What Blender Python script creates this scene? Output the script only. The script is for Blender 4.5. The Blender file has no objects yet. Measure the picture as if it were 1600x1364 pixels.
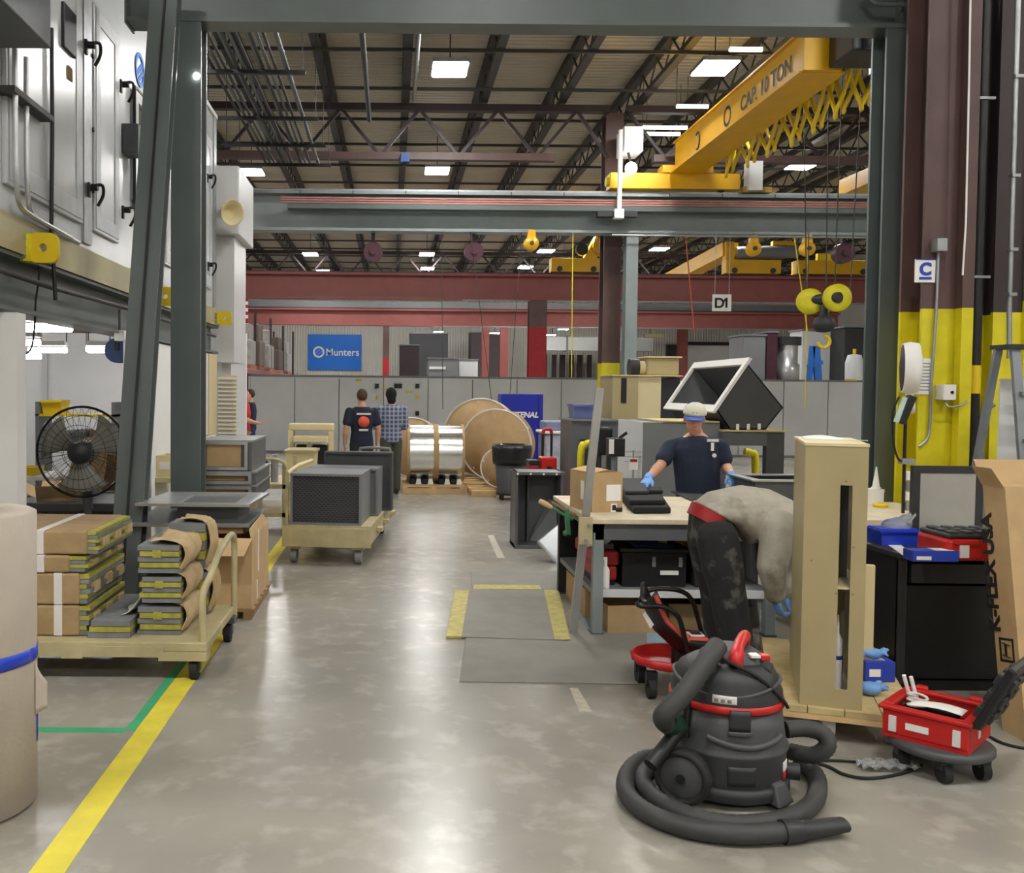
import bpy, bmesh, math, random
from mathutils import Vector, Matrix, Euler
random.seed(7)
PI = math.pi
scene = bpy.context.scene
COL = scene.collection
# ---------------------------------------------------------------- camera
FPX, PPX, PPY = 1450.0, 612.0, 659.0
CAM_H = 1.7
cam_d = bpy.data.cameras.new('camera'); cam = bpy.data.objects.new('camera', cam_d); COL.objects.link(cam)
cam_d.sensor_fit = 'HORIZONTAL'; cam_d.sensor_width = 36.0; cam_d.lens = FPX / 1600 * 36.0
cam_d.shift_x = (800 - PPX) / 1600; cam_d.shift_y = (PPY - 682) / 1600
cam_d.clip_start = 0.05; cam_d.clip_end = 300
PITCH = math.atan(49 / FPX); ROLL = 0.0095
CAM_R = Matrix.Rotation(PI / 2 - PITCH, 3, 'X') @ Matrix.Rotation(ROLL, 3, 'Z')
cam.matrix_world = Matrix.Translation((0, 0, CAM_H)) @ CAM_R.to_4x4()
scene.camera = cam
# ---------------------------------------------------------------- world, exposure
w = bpy.data.worlds.new('world'); scene.world = w; w.use_nodes = True
w.node_tree.nodes['Background'].inputs[0].default_value = (0.75, 0.82, 1, 1)
w.node_tree.nodes['Background'].inputs[1].default_value = 0.25
vs = scene.view_settings
vs.view_transform = 'Standard'; vs.look = 'None'; vs.gamma = 1; vs.use_curve_mapping = False
vs.exposure = 0.35
LAMP = 120.0          # radiance of the high-bay lamps
TUBE = 20.0           # radiance of the fluorescent tubes

# ---------------------------------------------------------------- survey helpers: real points at a known distance
def ray(px, py): return CAM_R @ Vector(((px - PPX) / FPX, -(py - PPY) / FPX, -1))
def U(px, py, Y):
    d = ray(px, py); s = Y / d.y
    return Vector((d.x * s, Y, CAM_H + d.z * s))
def UZ(px, py, z):
    d = ray(px, py); s = (z - CAM_H) / d.z
    return Vector((d.x * s, d.y * s, z))
def UX(px, py, X):
    d = ray(px, py); s = X / d.x
    return Vector((X, d.y * s, CAM_H + d.z * s))
def G(px, py): return UZ(px, py, 0.0)

# ---------------------------------------------------------------- materials
def lin(c): 
    c = c / 255.0
    return c / 12.92 if c <= 0.04045 else ((c + 0.055) / 1.055) ** 2.4
def col(h):
    if isinstance(h, str): h = [int(h[i:i+2], 16) for i in (0, 2, 4)]
    return (lin(h[0]), lin(h[1]), lin(h[2]), 1)
MATS = {}
def mat(name, rgb, rough=0.6, metal=0.0, var=0.12, scale=6.0, bump=0.0, bscale=60.0, emit=0.0, alpha=1.0, trans=0.0, coat=0.0, stretch=None):
    if name in MATS: return MATS[name]
    m = bpy.data.materials.new(name); m.use_nodes = True; MATS[name] = m
    nt = m.node_tree; N = nt.nodes; L = nt.links; b = N['Principled BSDF']
    c = col(rgb)
    tc = N.new('ShaderNodeTexCoord'); src = tc.outputs['Object']
    if stretch:
        mp = N.new('ShaderNodeMapping'); mp.inputs['Scale'].default_value = stretch
        L.new(src, mp.inputs[0]); src = mp.outputs[0]
    nz = N.new('ShaderNodeTexNoise'); nz.inputs['Scale'].default_value = scale; nz.inputs['Detail'].default_value = 5
    L.new(src, nz.inputs['Vector'])
    rp = N.new('ShaderNodeValToRGB'); rp.color_ramp.elements[0].position = 0.3; rp.color_ramp.elements[1].position = 0.7
    rp.color_ramp.elements[0].color = (c[0]*(1-var), c[1]*(1-var), c[2]*(1-var), 1)
    rp.color_ramp.elements[1].color = (min(1, c[0]*(1+var)), min(1, c[1]*(1+var)), min(1, c[2]*(1+var)), 1)
    L.new(nz.outputs[0], rp.inputs[0]); L.new(rp.outputs[0], b.inputs['Base Color'])
    b.inputs['Roughness'].default_value = rough
    b.inputs['Metallic'].default_value = metal
    if bump:
        n2 = N.new('ShaderNodeTexNoise'); n2.inputs['Scale'].default_value = bscale; n2.inputs['Detail'].default_value = 3
        L.new(src, n2.inputs['Vector'])
        bp = N.new('ShaderNodeBump'); bp.inputs['Strength'].default_value = bump; bp.inputs['Distance'].default_value = 0.02
        L.new(n2.outputs[0], bp.inputs['Height']); L.new(bp.outputs[0], b.inputs['Normal'])
    if emit:
        b.inputs['Emission Color'].default_value = (c[0], c[1], c[2], 1); b.inputs['Emission Strength'].default_value = emit
    if alpha < 1: b.inputs['Alpha'].default_value = alpha
    if trans: b.inputs['Transmission Weight'].default_value = trans
    if coat: b.inputs['Coat Weight'].default_value = coat; b.inputs['Coat Roughness'].default_value = 0.15
    return m

# ---------------------------------------------------------------- mesh builder
def frame_of(d, ref=None):
    d = Vector(d).normalized()
    r = Vector(ref) if ref is not None else (Vector((0, 0, 1)) if abs(d.z) < 0.9 else Vector((0, 1, 0)))
    a = r.cross(d).normalized(); b = d.cross(a).normalized()
    return a, b, d
class MB:
    def __init__(s): s.v = []; s.f = []; s.s = []
    def add(s, vs, fs, smooth=False, M=None):
        o = len(s.v)
        s.v += [(M @ Vector(p)) if M is not None else Vector(p) for p in vs]
        s.f += [[i + o for i in f] for f in fs]; s.s += [smooth] * len(fs)
        return s
    def box(s, x0, x1, y0, y1, z0, z1, M=None):
        if x0 > x1: x0, x1 = x1, x0
        if y0 > y1: y0, y1 = y1, y0
        if z0 > z1: z0, z1 = z1, z0
        vs = [(x0,y0,z0),(x1,y0,z0),(x1,y1,z0),(x0,y1,z0),(x0,y0,z1),(x1,y0,z1),(x1,y1,z1),(x0,y1,z1)]
        return s.add(vs, [(0,3,2,1),(4,5,6,7),(0,1,5,4),(1,2,6,5),(2,3,7,6),(3,0,4,7)], False, M)
    def hexa(s, a, b, smooth=False):          # a: 4 bottom points (ccw from above), b: 4 top points
        return s.add(list(a) + list(b), [(0,3,2,1),(4,5,6,7),(0,1,5,4),(1,2,6,5),(2,3,7,6),(3,0,4,7)], smooth)
    def bar(s, p0, p1, w, h, ref=None):       # rectangular bar from p0 to p1; h along ref, w across
        p0, p1 = Vector(p0), Vector(p1); a, b, d = frame_of(p1 - p0, ref)
        q = [a*(-w/2)+b*(-h/2), a*(w/2)+b*(-h/2), a*(w/2)+b*(h/2), a*(-w/2)+b*(h/2)]
        return s.add([p0+i for i in q] + [p1+i for i in q], [(3,2,1,0),(4,5,6,7),(0,1,5,4),(1,2,6,5),(2,3,7,6),(3,0,4,7)])
    def ibeam(s, p0, p1, w, h, tf=0.03, tw=0.02, ref=None):
        p0, p1 = Vector(p0), Vector(p1); a, b, d = frame_of(p1 - p0, ref)
        for o, ww, hh in ((h/2 - tf/2, w, tf), (-h/2 + tf/2, w, tf), (0, tw, h - 2*tf)):
            s.bar(p0 + b*o, p1 + b*o, ww, hh, b)
        return s
    def cyl(s, p0, p1, r0, r1=None, n=16, smooth=True, cap=True):
        r1 = r0 if r1 is None else r1
        p0, p1 = Vector(p0), Vector(p1); a, b, d = frame_of(p1 - p0)
        vs = []
        for p, r in ((p0, r0), (p1, r1)):
            vs += [p + (a*math.cos(2*PI*i/n) + b*math.sin(2*PI*i/n))*r for i in range(n)]
        s.add(vs, [(i, (i+1) % n, n+(i+1) % n, n+i) for i in range(n)], smooth)
        if cap:
            s.add(vs[:n], [list(range(n))[::-1]]); s.add(vs[n:], [list(range(n))])
        return s
    def tube(s, pts, r, n=8, closed=False, smooth=True):
        pts = [Vector(p) for p in pts]; m = len(pts)
        rs = r if isinstance(r, (list, tuple)) else [r]*m
        a = None; vs = []
        for i, p in enumerate(pts):
            if closed: d = (pts[(i+1) % m] - pts[i-1])
            else: d = pts[min(i+1, m-1)] - pts[max(i-1, 0)]
            d = d.normalized() if d.length > 1e-9 else Vector((0,0,1))
            if a is None: a, b, _ = frame_of(d)
            else:
                a = (a - d*a.dot(d)); a = a.normalized() if a.length > 1e-6 else frame_of(d)[0]; b = d.cross(a)
            vs += [p + (a*math.cos(2*PI*k/n) + b*math.sin(2*PI*k/n))*rs[i] for k in range(n)]
        fs = []
        for i in range(m if closed else m-1):
            j = (i+1) % m
            fs += [(i*n+k, i*n+(k+1) % n, j*n+(k+1) % n, j*n+k) for k in range(n)]
        s.add(vs, fs, smooth)
        if not closed: s.add(vs[:n], [list(range(n))[::-1]]); s.add(vs[-n:], [list(range(n))])
        return s
    def lathe(s, prof, c=(0,0,0), axis=(0,0,1), n=28, smooth=True, ref=None):   # prof: (radius, height along axis)
        a, b, d = frame_of(axis, ref); c = Vector(c); vs = []
        for r, h in prof: vs += [c + d*h + (a*math.cos(2*PI*k/n) + b*math.sin(2*PI*k/n))*max(r, 1e-4) for k in range(n)]
        fs = [(i*n+k, i*n+(k+1) % n, (i+1)*n+(k+1) % n, (i+1)*n+k) for i in range(len(prof)-1) for k in range(n)]
        s.add(vs, fs, smooth)
        if prof[0][0] > 1e-3: s.add(vs[:n], [list(range(n))[::-1]])
        if prof[-1][0] > 1e-3: s.add(vs[-n:], [list(range(n))])
        return s
    def prism(s, poly, p0, ex, ey, ez):       # 2-d polygon in plane (ex,ey) at p0 extruded along ez (vector)
        p0, ex, ey, ez = Vector(p0), Vector(ex), Vector(ey), Vector(ez); n = len(poly)
        vs = [p0 + ex*x + ey*y for x, y in poly]; vs += [v + ez for v in vs]
        fl = ex.cross(ey).dot(ez) < 0
        fs = [list(range(n))[::-1], list(range(n, 2*n))] + [(i, (i+1) % n, n+(i+1) % n, n+i) for i in range(n)]
        if fl: fs = [list(f)[::-1] for f in fs]
        return s.add(vs, fs)
    def ell(s, c, r, n=16, m=10, M=None):
        c = Vector(c); r = r if isinstance(r, (list, tuple)) else (r, r, r); vs = []; fs = []
        R = M.to_3x3() if M is not None else None
        for i in range(m+1):
            t = PI*i/m
            for k in range(n):
                p = Vector((r[0]*math.sin(t)*math.cos(2*PI*k/n), r[1]*math.sin(t)*math.sin(2*PI*k/n), -r[2]*math.cos(t)))
                vs.append(c + (R @ p if R else p))
        for i in range(m):
            for k in range(n): fs.append((i*n+k, i*n+(k+1) % n, (i+1)*n+(k+1) % n, (i+1)*n+k))
        return s.add(vs, fs, True)
    def loft(s, rings, n=20, smooth=True):    # ring: (centre, ax, ay, rx, ry)
        vs = []
        for c, ax, ay, rx, ry in rings:
            c, ax, ay = Vector(c), Vector(ax).normalized(), Vector(ay).normalized()
            vs += [c + ax*(rx*math.cos(2*PI*k/n)) + ay*(ry*math.sin(2*PI*k/n)) for k in range(n)]
        fs = [(i*n+k, i*n+(k+1) % n, (i+1)*n+(k+1) % n, (i+1)*n+k) for i in range(len(rings)-1) for k in range(n)]
        s.add(vs, fs, smooth); s.add(vs[:n], [list(range(n))[::-1]]); s.add(vs[-n:], [list(range(n))])
        return s
    def limb(s, pts, rs, n=14):               # tapered limb with rounded joints
        for i in range(len(pts)-1): s.cyl(pts[i], pts[i+1], rs[i], rs[i+1], n)
        for p, r in zip(pts, rs): s.ell(p, r, n, 8)
        return s
    def sheet(s, fn, nu, nv, thick=0.0):      # fn(u,v) in 0..1 -> point
        P = [[Vector(fn(i/nu, j/nv)) for j in range(nv+1)] for i in range(nu+1)]
        vs = [p for r in P for p in r]; k = nv+1
        fs = [(i*k+j, (i+1)*k+j, (i+1)*k+j+1, i*k+j+1) for i in range(nu) for j in range(nv)]
        if not thick: return s.add(vs, fs, True)
        nrm = []
        for i in range(nu+1):
            for j in range(nv+1):
                du = P[min(i+1,nu)][j]-P[max(i-1,0)][j]; dv = P[i][min(j+1,nv)]-P[i][max(j-1,0)]
                c_ = du.cross(dv); nrm.append(c_.normalized() if c_.length > 1e-12 else Vector((0,0,1)))
        n0 = len(vs); vs2 = vs + [p - q*thick for p, q in zip(vs, nrm)]
        fs2 = fs + [tuple(n0 + q for q in f[::-1]) for f in fs]
        rim = [i*k for i in range(nu+1)] + [nu*k+j for j in range(1, nv+1)] + [i*k+nv for i in range(nu-1, -1, -1)] + [j for j in range(nv-1, 0, -1)]
        for a_, b_ in zip(rim, rim[1:]+rim[:1]): fs2.append((b_, a_, n0+a_, n0+b_))
        return s.add(vs2, fs2, True)
    def mesh(s, name):
        me = bpy.data.meshes.new(name); me.from_pydata([tuple(p) for p in s.v], [], [tuple(f) for f in s.f])
        me.polygons.foreach_set('use_smooth', s.s); me.update()
        return me

# ---------------------------------------------------------------- scene graph
AUTO = []
def T(name, label, cat, group=None, kind=None, loc=None, rz=0.0):
    o = bpy.data.objects.new(name, None); COL.objects.link(o); o.empty_display_size = 0.1
    o['label'] = label; o['category'] = cat
    if group: o['group'] = group
    if kind: o['kind'] = kind
    if loc is None: AUTO.append(o)
    else: o.location = loc; o.rotation_euler = (0, 0, rz)
    return o
def _mods(o, bevel):
    if bevel:
        m = o.modifiers.new('bevel', 'BEVEL'); m.width = bevel; m.segments = 2; m.limit_method = 'ANGLE'; m.angle_limit = 0.7
def P(name, mb, m, parent, bevel=0.0, label=None, kind=None):
    me = mb if isinstance(mb, bpy.types.Mesh) else mb.mesh(name)
    o = bpy.data.objects.new(name, me); COL.objects.link(o); o.parent = parent
    if not me.materials: me.materials.append(m)
    _mods(o, bevel)
    if label: o['label'] = label
    if kind: o['kind'] = kind
    return o
def S(name, label, cat, mb, m, group=None, kind=None, bevel=0.0):
    me = mb if isinstance(mb, bpy.types.Mesh) else mb.mesh(name)
    xs = [v.co for v in me.vertices]
    b = Vector(((min(p.x for p in xs)+max(p.x for p in xs))/2, (min(p.y for p in xs)+max(p.y for p in xs))/2, min(p.z for p in xs)))
    me.transform(Matrix.Translation(-b))
    o = bpy.data.objects.new(name, me); COL.objects.link(o); o.location = b
    if not me.materials: me.materials.append(m)
    _mods(o, bevel)
    if label: o['label'] = label
    if cat: o['category'] = cat
    if group: o['group'] = group
    if kind: o['kind'] = kind
    return o
def ST(name, mb, m, bevel=0.0):
    return S(name, None, None, mb, m, kind='structure', bevel=bevel)
def kids(o): return [c for c in bpy.data.objects if c.parent == o]
def dup(root, loc=None, rz=None, label=None, group=None):
    tree = {}
    r = root.copy(); COL.objects.link(r)
    if loc is not None: r.location = loc
    if rz is not None: r.rotation_euler = (0, 0, rz)
    if label: r['label'] = label
    if group: r['group'] = group
    for c in kids(root):
        d = c.copy(); COL.objects.link(d); d.parent = r
        for g in kids(c):
            e = g.copy(); COL.objects.link(e); e.parent = d
    return r
def lettering(body, size, org, ex, ey, m, parent, name='lettering', ext=0.002, align='LEFT', shear=0.0, bold=0.0, label=None):
    cu = bpy.data.curves.new('text', 'FONT'); cu.body = body; cu.size = size; cu.extrude = ext; cu.align_x = align; cu.shear = shear; cu.offset = bold
    t = bpy.data.objects.new('text', cu); COL.objects.link(t)
    dg = bpy.context.evaluated_depsgraph_get()
    me = bpy.data.meshes.new_from_object(t.evaluated_get(dg)); bpy.data.objects.remove(t); bpy.data.curves.remove(cu)
    ex, ey = Vector(ex).normalized(), Vector(ey).normalized(); ez = ex.cross(ey)
    R = Matrix((ex, ey, ez)).transposed().to_4x4(); R.translation = Vector(org)
    me.transform(R); me.materials.clear(); me.name = name
    return P(name, me, m, parent, label=label)
def organic(mb, voxel=0.012, smooth=4, fac=0.5):
    o = bpy.data.objects.new('tmp', mb.mesh('tmp')); COL.objects.link(o)
    r = o.modifiers.new('r', 'REMESH'); r.mode = 'VOXEL'; r.voxel_size = voxel; r.use_smooth_shade = True
    if smooth:
        k = o.modifiers.new('s', 'SMOOTH'); k.iterations = smooth; k.factor = fac
    dg = bpy.context.evaluated_depsgraph_get()
    me = bpy.data.meshes.new_from_object(o.evaluated_get(dg)); me.materials.clear()
    old = o.data; bpy.data.objects.remove(o); bpy.data.meshes.remove(old)
    me.polygons.foreach_set('use_smooth', [True]*len(me.polygons))
    return me
def catenary(a, b, sag, n=10):
    a, b = Vector(a), Vector(b); return [a.lerp(b, i/n) + Vector((0,0,-4*sag*(i/n)*(1-i/n))) for i in range(n+1)]
def spline(pts, k=6):                          # Catmull-Rom
    pts = [Vector(p) for p in pts]; out = []
    for i in range(len(pts)-1):
        p0, p1, p2, p3 = pts[max(i-1,0)], pts[i], pts[i+1], pts[min(i+2,len(pts)-1)]
        for j in range(k):
            t = j/k; out.append(0.5*((2*p1)+(p2-p0)*t+(2*p0-5*p1+4*p2-p3)*t*t+(3*p1-p0-3*p2+p3)*t**3))
    out.append(pts[-1]); return out
# ---------------------------------------------------------------- palette
STEEL = mat('grey_steel_paint', '5b6362', 0.36, 0.0, 0.08, 3)
STEEL2 = mat('pale_steel_paint', '879090', 0.4, 0.0, 0.08, 3)
BROWN = mat('brown_steel_paint', '5a4340', 0.5, 0.0, 0.15, 4)
BROWND = mat('dark_brown_paint', '33262a', 0.5, 0.0, 0.15, 4)
REDB = mat('oxide_red_paint', '93514c', 0.5, 0.0, 0.1, 2)
REDC = mat('signal_red_paint', 'a01c22', 0.45)
YEL = mat('crane_yellow_paint', 'e0ab12', 0.4, 0, 0.06, 3)
YELS = mat('safety_yellow_paint', 'd6c91c', 0.5, 0, 0.12, 5)
YELB = mat('bright_yellow', 'e3c21a', 0.45, 0, 0.05)
DECK = None
WHITE = mat('white_enamel', 'd3d3d2', 0.35, 0, 0.04, 3)
WHITEU = mat('unit_white_enamel', 'c2c4c5', 0.25, 0.1, 0.05, 2)
WHITEW = mat('white_wall_paint', 'ececea', 0.6, 0, 0.03, 2)
GALV = mat('galvanised_metal', 'a9acae', 0.38, 0.75, 0.12, 9)
ALU = mat('aluminium', 'c3c4c4', 0.35, 0.8, 0.06, 8)
CHROME = mat('bright_foil', 'd8d8d4', 0.22, 0.95, 0.05, 20, 0.12, 9)
DARKM = mat('dark_roof_steel', '3a3836', 0.55, 0, 0.15, 3)
BLACK = mat('black_plastic', '17171a', 0.45, 0, 0.2, 8)
BLACKR = mat('black_rubber', '1d1d1e', 0.75, 0, 0.2, 8)
BLACKM = mat('black_metal', '101012', 0.25, 0.2)
CHAR = mat('charcoal_plastic', '47484a', 0.5, 0, 0.1, 9, 0.05, 200)
CHARD = mat('dark_charcoal_plastic', '2c2d30', 0.5, 0, 0.1, 9)
HOSE = mat('hose_rubber', '3a3a3a', 0.6, 0, 0.12, 10)
TAN = mat('tan_enamel', 'a99a71', 0.45, 0, 0.05, 4)
TANL = mat('cream_tan_enamel', 'd9c99c', 0.45, 0, 0.04, 4)
CARD = mat('cardboard', 'b89a70', 0.85, 0, 0.09, 7, 0.05, 80)
CARDD = mat('dark_cardboard', '8f7551', 0.85, 0, 0.1, 7)
KRAFT = mat('kraft_paper', 'a1865f', 0.8, 0, 0.14, 9, 0.25, 18)
KRAFTL = mat('light_kraft_paper', 'c6ac83', 0.8, 0, 0.12, 9, 0.3, 20)
WOOD = mat('pale_pallet_wood', 'c9a878', 0.75, 0, 0.18, 5, 0, 0, stretch=(1, 8, 1))
PLY = mat('worn_plywood', 'c2ad7c', 0.7, 0, 0.22, 8)
BENCHT = mat('bench_top_board', 'd2c4a8', 0.5, 0, 0.14, 9)
GREYP = mat('grey_enamel', '5d5f62', 0.4, 0, 0.07, 5)
GREYD = mat('dark_grey_enamel', '47484b', 0.45, 0, 0.08, 5)
GREYL = mat('light_grey_panel', 'd2d4d4', 0.45, 0, 0.05, 1.5)
GREYM = mat('mid_grey_panel', '7a7c7f', 0.45, 0, 0.06, 2)
REDP = mat('red_plastic', 'c2211f', 0.35, 0, 0.06)
BLUEP = mat('blue_plastic', '1f3fc4', 0.35, 0, 0.06)
BLUES = mat('sign_blue', '1272d8', 0.5, 0, 0.02)
BLUEF = mat('cobalt_panel', '1226a8', 0.45, 0, 0.03)
GLOVE = mat('blue_nitrile', '6f9fdc', 0.5, 0, 0.08, 20)
PAPER = mat('white_paper', 'eceae6', 0.7, 0, 0.03)
PINKP = mat('pale_label_paper', 'd9d3cf', 0.7, 0, 0.05)
INK = mat('black_ink', '15130f', 0.6)
INKB = mat('blue_ink', '2440b0', 0.6)
FILM = mat('clear_film', 'e8ecee', 0.12, 0, 0.05, 12, 0.5, 25, trans=0.75)
FILTG = mat('filter_grey', '77797b', 0.7, 0, 0.12, 14)
FILTY = mat('filter_yellow_green', 'a39d45', 0.7, 0, 0.2, 22)
MAT_RUB = mat('grey_floor_mat', '8b8780', 0.8, 0, 0.08, 5, 0.15, 220)
TAPEY = mat('worn_yellow_tape', 'b8ab63', 0.6, 0, 0.2, 18)
LINEY = mat('yellow_floor_paint', 'dccd45', 0.45, 0, 0.12, 6)
LINEG = mat('green_tape', '3fa374', 0.5)
BLUEFL = mat('light_blue_floor_paint', '9ab9cf', 0.5, 0, 0.12, 8)
CREAM = mat('cart_cream_paint', 'b3a780', 0.5, 0, 0.14, 7)
LIGHT = mat('lamp_glow', 'fbfaf7', 0.4, 0, 0, emit=LAMP)
TUBEM = mat('tube_glow', 'fdfdff', 0.4, 0, 0, emit=TUBE)
SKIN = mat('skin_light', 'c99478', 0.5, 0, 0.08, 25)
SKIND = mat('skin_brown', '5b3a2a', 0.5, 0, 0.08, 25)
NAVY = mat('navy_cotton', '1c2338', 0.85, 0, 0.1, 9, 0.35, 14)
def fabric_blotch(name, a, b, sc, th=0.55):
    m = mat(name, a, 0.9, 0, 0.1, 9, 0.5, 12)
    N = m.node_tree.nodes; L = m.node_tree.links; bs = N['Principled BSDF']
    src = bs.inputs['Base Color'].links[0].from_socket
    nz = N.new('ShaderNodeTexNoise'); nz.inputs['Scale'].default_value = sc; nz.inputs['Detail'].default_value = 6
    tc = N.new('ShaderNodeTexCoord'); L.new(tc.outputs['Object'], nz.inputs['Vector'])
    r = N.new('ShaderNodeValToRGB'); r.color_ramp.elements[0].position = th; r.color_ramp.elements[1].position = th + 0.1
    L.new(nz.outputs[0], r.inputs[0]); mx = N.new('ShaderNodeMix'); mx.data_type = 'RGBA'
    L.new(r.outputs[0], mx.inputs[0]); L.new(src, mx.inputs[6]); mx.inputs[7].default_value = col(b)
    L.new(mx.outputs[2], bs.inputs['Base Color']); return m
HOOD = fabric_blotch('grey_hoodie', 'b0aa9c', '8b8576', 5, 0.55)
JEAN = fabric_blotch('stained_black_denim', '2a2a2c', '5d5a55', 8, 0.56)
def deck_mat():
    m = mat('roof_deck', 'c3bba6', 0.6, 0, 0.1, 0.6)
    N = m.node_tree.nodes; L = m.node_tree.links; bs = N['Principled BSDF']
    tc = N.new('ShaderNodeTexCoord'); wv = N.new('ShaderNodeTexWave'); wv.bands_direction = 'Y'; wv.inputs['Scale'].default_value = 1.6
    L.new(tc.outputs['Object'], wv.inputs['Vector']); bp = N.new('ShaderNodeBump'); bp.inputs['Strength'].default_value = 0.8; bp.inputs['Distance'].default_value = 0.05
    L.new(wv.outputs[1], bp.inputs['Height']); L.new(bp.outputs[0], bs.inputs['Normal']); return m
DECK = deck_mat()
def rib_mat(name, rgb, scale, direction='X', strength=0.6, rough=0.5, dist=0.04):
    m = mat(name, rgb, rough, 0, 0.06, 0.7)
    N = m.node_tree.nodes; L = m.node_tree.links; bs = N['Principled BSDF']
    tc = N.new('ShaderNodeTexCoord'); wv = N.new('ShaderNodeTexWave'); wv.bands_direction = direction; wv.inputs['Scale'].default_value = scale
    L.new(tc.outputs['Object'], wv.inputs['Vector']); bp = N.new('ShaderNodeBump'); bp.inputs['Strength'].default_value = strength; bp.inputs['Distance'].default_value = dist
    L.new(wv.outputs[1], bp.inputs['Height']); L.new(bp.outputs[0], bs.inputs['Normal']); return m
RIBW = rib_mat('white_ribbed_sheet', 'c9c6bd', 2.0)
def floor_mat():
    m = mat('polished_concrete', '97938a', 0.3, 0, 0.07, 0.9)
    N = m.node_tree.nodes; L = m.node_tree.links; bs = N['Principled BSDF']
    src = bs.inputs['Base Color'].links[0].from_socket
    tc = N.new('ShaderNodeTexCoord')
    def noise(s, d=6, mp=None):
        n = N.new('ShaderNodeTexNoise'); n.inputs['Scale'].default_value = s; n.inputs['Detail'].default_value = d; n.inputs['Roughness'].default_value = 0.5
        L.new(tc.outputs['Object'], n.inputs['Vector']); return n.outputs[0]
    def ramp(s, a, b):
        r = N.new('ShaderNodeMapRange'); r.inputs[1].default_value = a; r.inputs[2].default_value = b; L.new(s, r.inputs[0]); return r.outputs[0]
    def mix(f, a, b):
        x = N.new('ShaderNodeMix'); x.data_type = 'RGBA'; L.new(f, x.inputs[0]); L.new(a, x.inputs[6]); x.inputs[7].default_value = b; return x.outputs[2]
    def mul(s, k):
        x = N.new('ShaderNodeMath'); x.operation = 'MULTIPLY'; L.new(s, x.inputs[0]); x.inputs[1].default_value = k; return x.outputs[0]
    c = mix(mul(ramp(noise(0.5, 4), 0.4, 0.65), 0.6), src, col('7a7366'))
    c = mix(mul(ramp(noise(1.7, 5), 0.45, 0.7), 0.45), c, col('a8a297'))
    c = mix(mul(ramp(noise(7, 8), 0.52, 0.7), 0.35), c, col('bdb8ae'))
    L.new(c, bs.inputs['Base Color'])
    bs.inputs['Roughness'].default_value = 0.25
    bs.inputs['Specular IOR Level'].default_value = 0.6
    return m
FLOORM = floor_mat()
def honey_mat():
    m = bpy.data.materials.new('honeycomb_media'); m.use_nodes = True; N = m.node_tree.nodes; L = m.node_tree.links; bs = N['Principled BSDF']
    bs.inputs['Base Color'].default_value = col('3d4046'); bs.inputs['Roughness'].default_value = 0.6; return m
HONEY = honey_mat()
# ---------------------------------------------------------------- shell of the hall
HX0, HX1, HY0, HY1, HZ = -16.0, 24.0, -11.0, 56.0, 8.9
ST('floor', MB().box(HX0, HX1, HY0, HY1, -0.2, 0), FLOORM)
ST('ceiling', MB().box(HX0, HX1, HY0, HY1, HZ, HZ + 0.2), DECK)
ST('wall_back', MB().box(HX0, HX1, HY1, HY1 + 0.2, 0, HZ), RIBW)
ST('wall_left', MB().box(HX0 - 0.2, HX0, HY0, HY1, 0, HZ), RIBW)
ST('wall_right', MB().box(HX1, HX1 + 0.2, HY0, HY1, 0, HZ), RIBW)
ST('wall_front', MB().box(HX0, HX1, HY0 - 0.2, HY0, 0, HZ), RIBW)  # unseen closing wall behind the camera, added to bounce light

# roof joists
def joist(x):
    t = T('roof_joist', 'dark open-web roof joist under the pale deck', 'roof joist', 'roof joists')
    P('top_chord', MB().box(x-0.09, x+0.09, 6, 55.5, 8.72, 8.88), DARKM, t)
    P('bottom_chord', MB().box(x-0.08, x+0.08, 6, 55.5, 8.16, 8.26), DARKM, t)
    m = MB(); y = 6.0; up = True
    while y < 55:
        a, b = ((8.26, 8.72) if up else (8.72, 8.26)); m.bar((x, y, a), (x, y+0.55, b), 0.03, 0.03); y += 0.55; up = not up
    P('web', m, DARKM, t)
    return t
def joists():
    proto = joist(0.0)
    AUTO.remove(proto)
    first = True
    for k in range(-6, 13):
        x = 0.25 + 1.75*k
        if first: proto.location = (x, 0, 0); first = False
        else: dup(proto, (x, 0, 0))
joists()
for i in range(20):
    y = 11.0 + 2.25*i
    S('bridging_bar', 'thin dark bridging bar crossing the roof joists', 'roof bar', MB().box(-11, 22, y-0.025, y+0.025, 8.1, 8.16), DARKM, 'roof bridging bars')
# girder trusses along x
def truss(y, x0, x1, label):
    t = T('girder_truss', label, 'truss')
    P('top_chord', MB().box(x0, x1, y-0.1, y+0.1, 7.95, 8.1), BROWND, t)
    P('bottom_chord', MB().box(x0+0.6, x1-1.2, y-0.1, y+0.1, 6.86, 7.02), BROWN, t)
    m = MB(); x = x0; up = True
    while x < x1 - 0.5:
        a, b = ((8.0, 6.95) if up else (6.95, 8.0)); m.bar((x, y, a), (min(x+0.88, x1), y, b), 0.07, 0.07); x += 0.88; up = not up
    P('web', m, BROWND, t)
truss(21.0, -10.0, 4.8, 'dark zig-zag roof truss left of the tall brown column')
truss(21.0, 5.2, 20.0, 'dark zig-zag roof truss right of the tall brown column')
truss(43.0, -10.0, 20.0, 'distant roof truss above the red beams')

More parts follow.
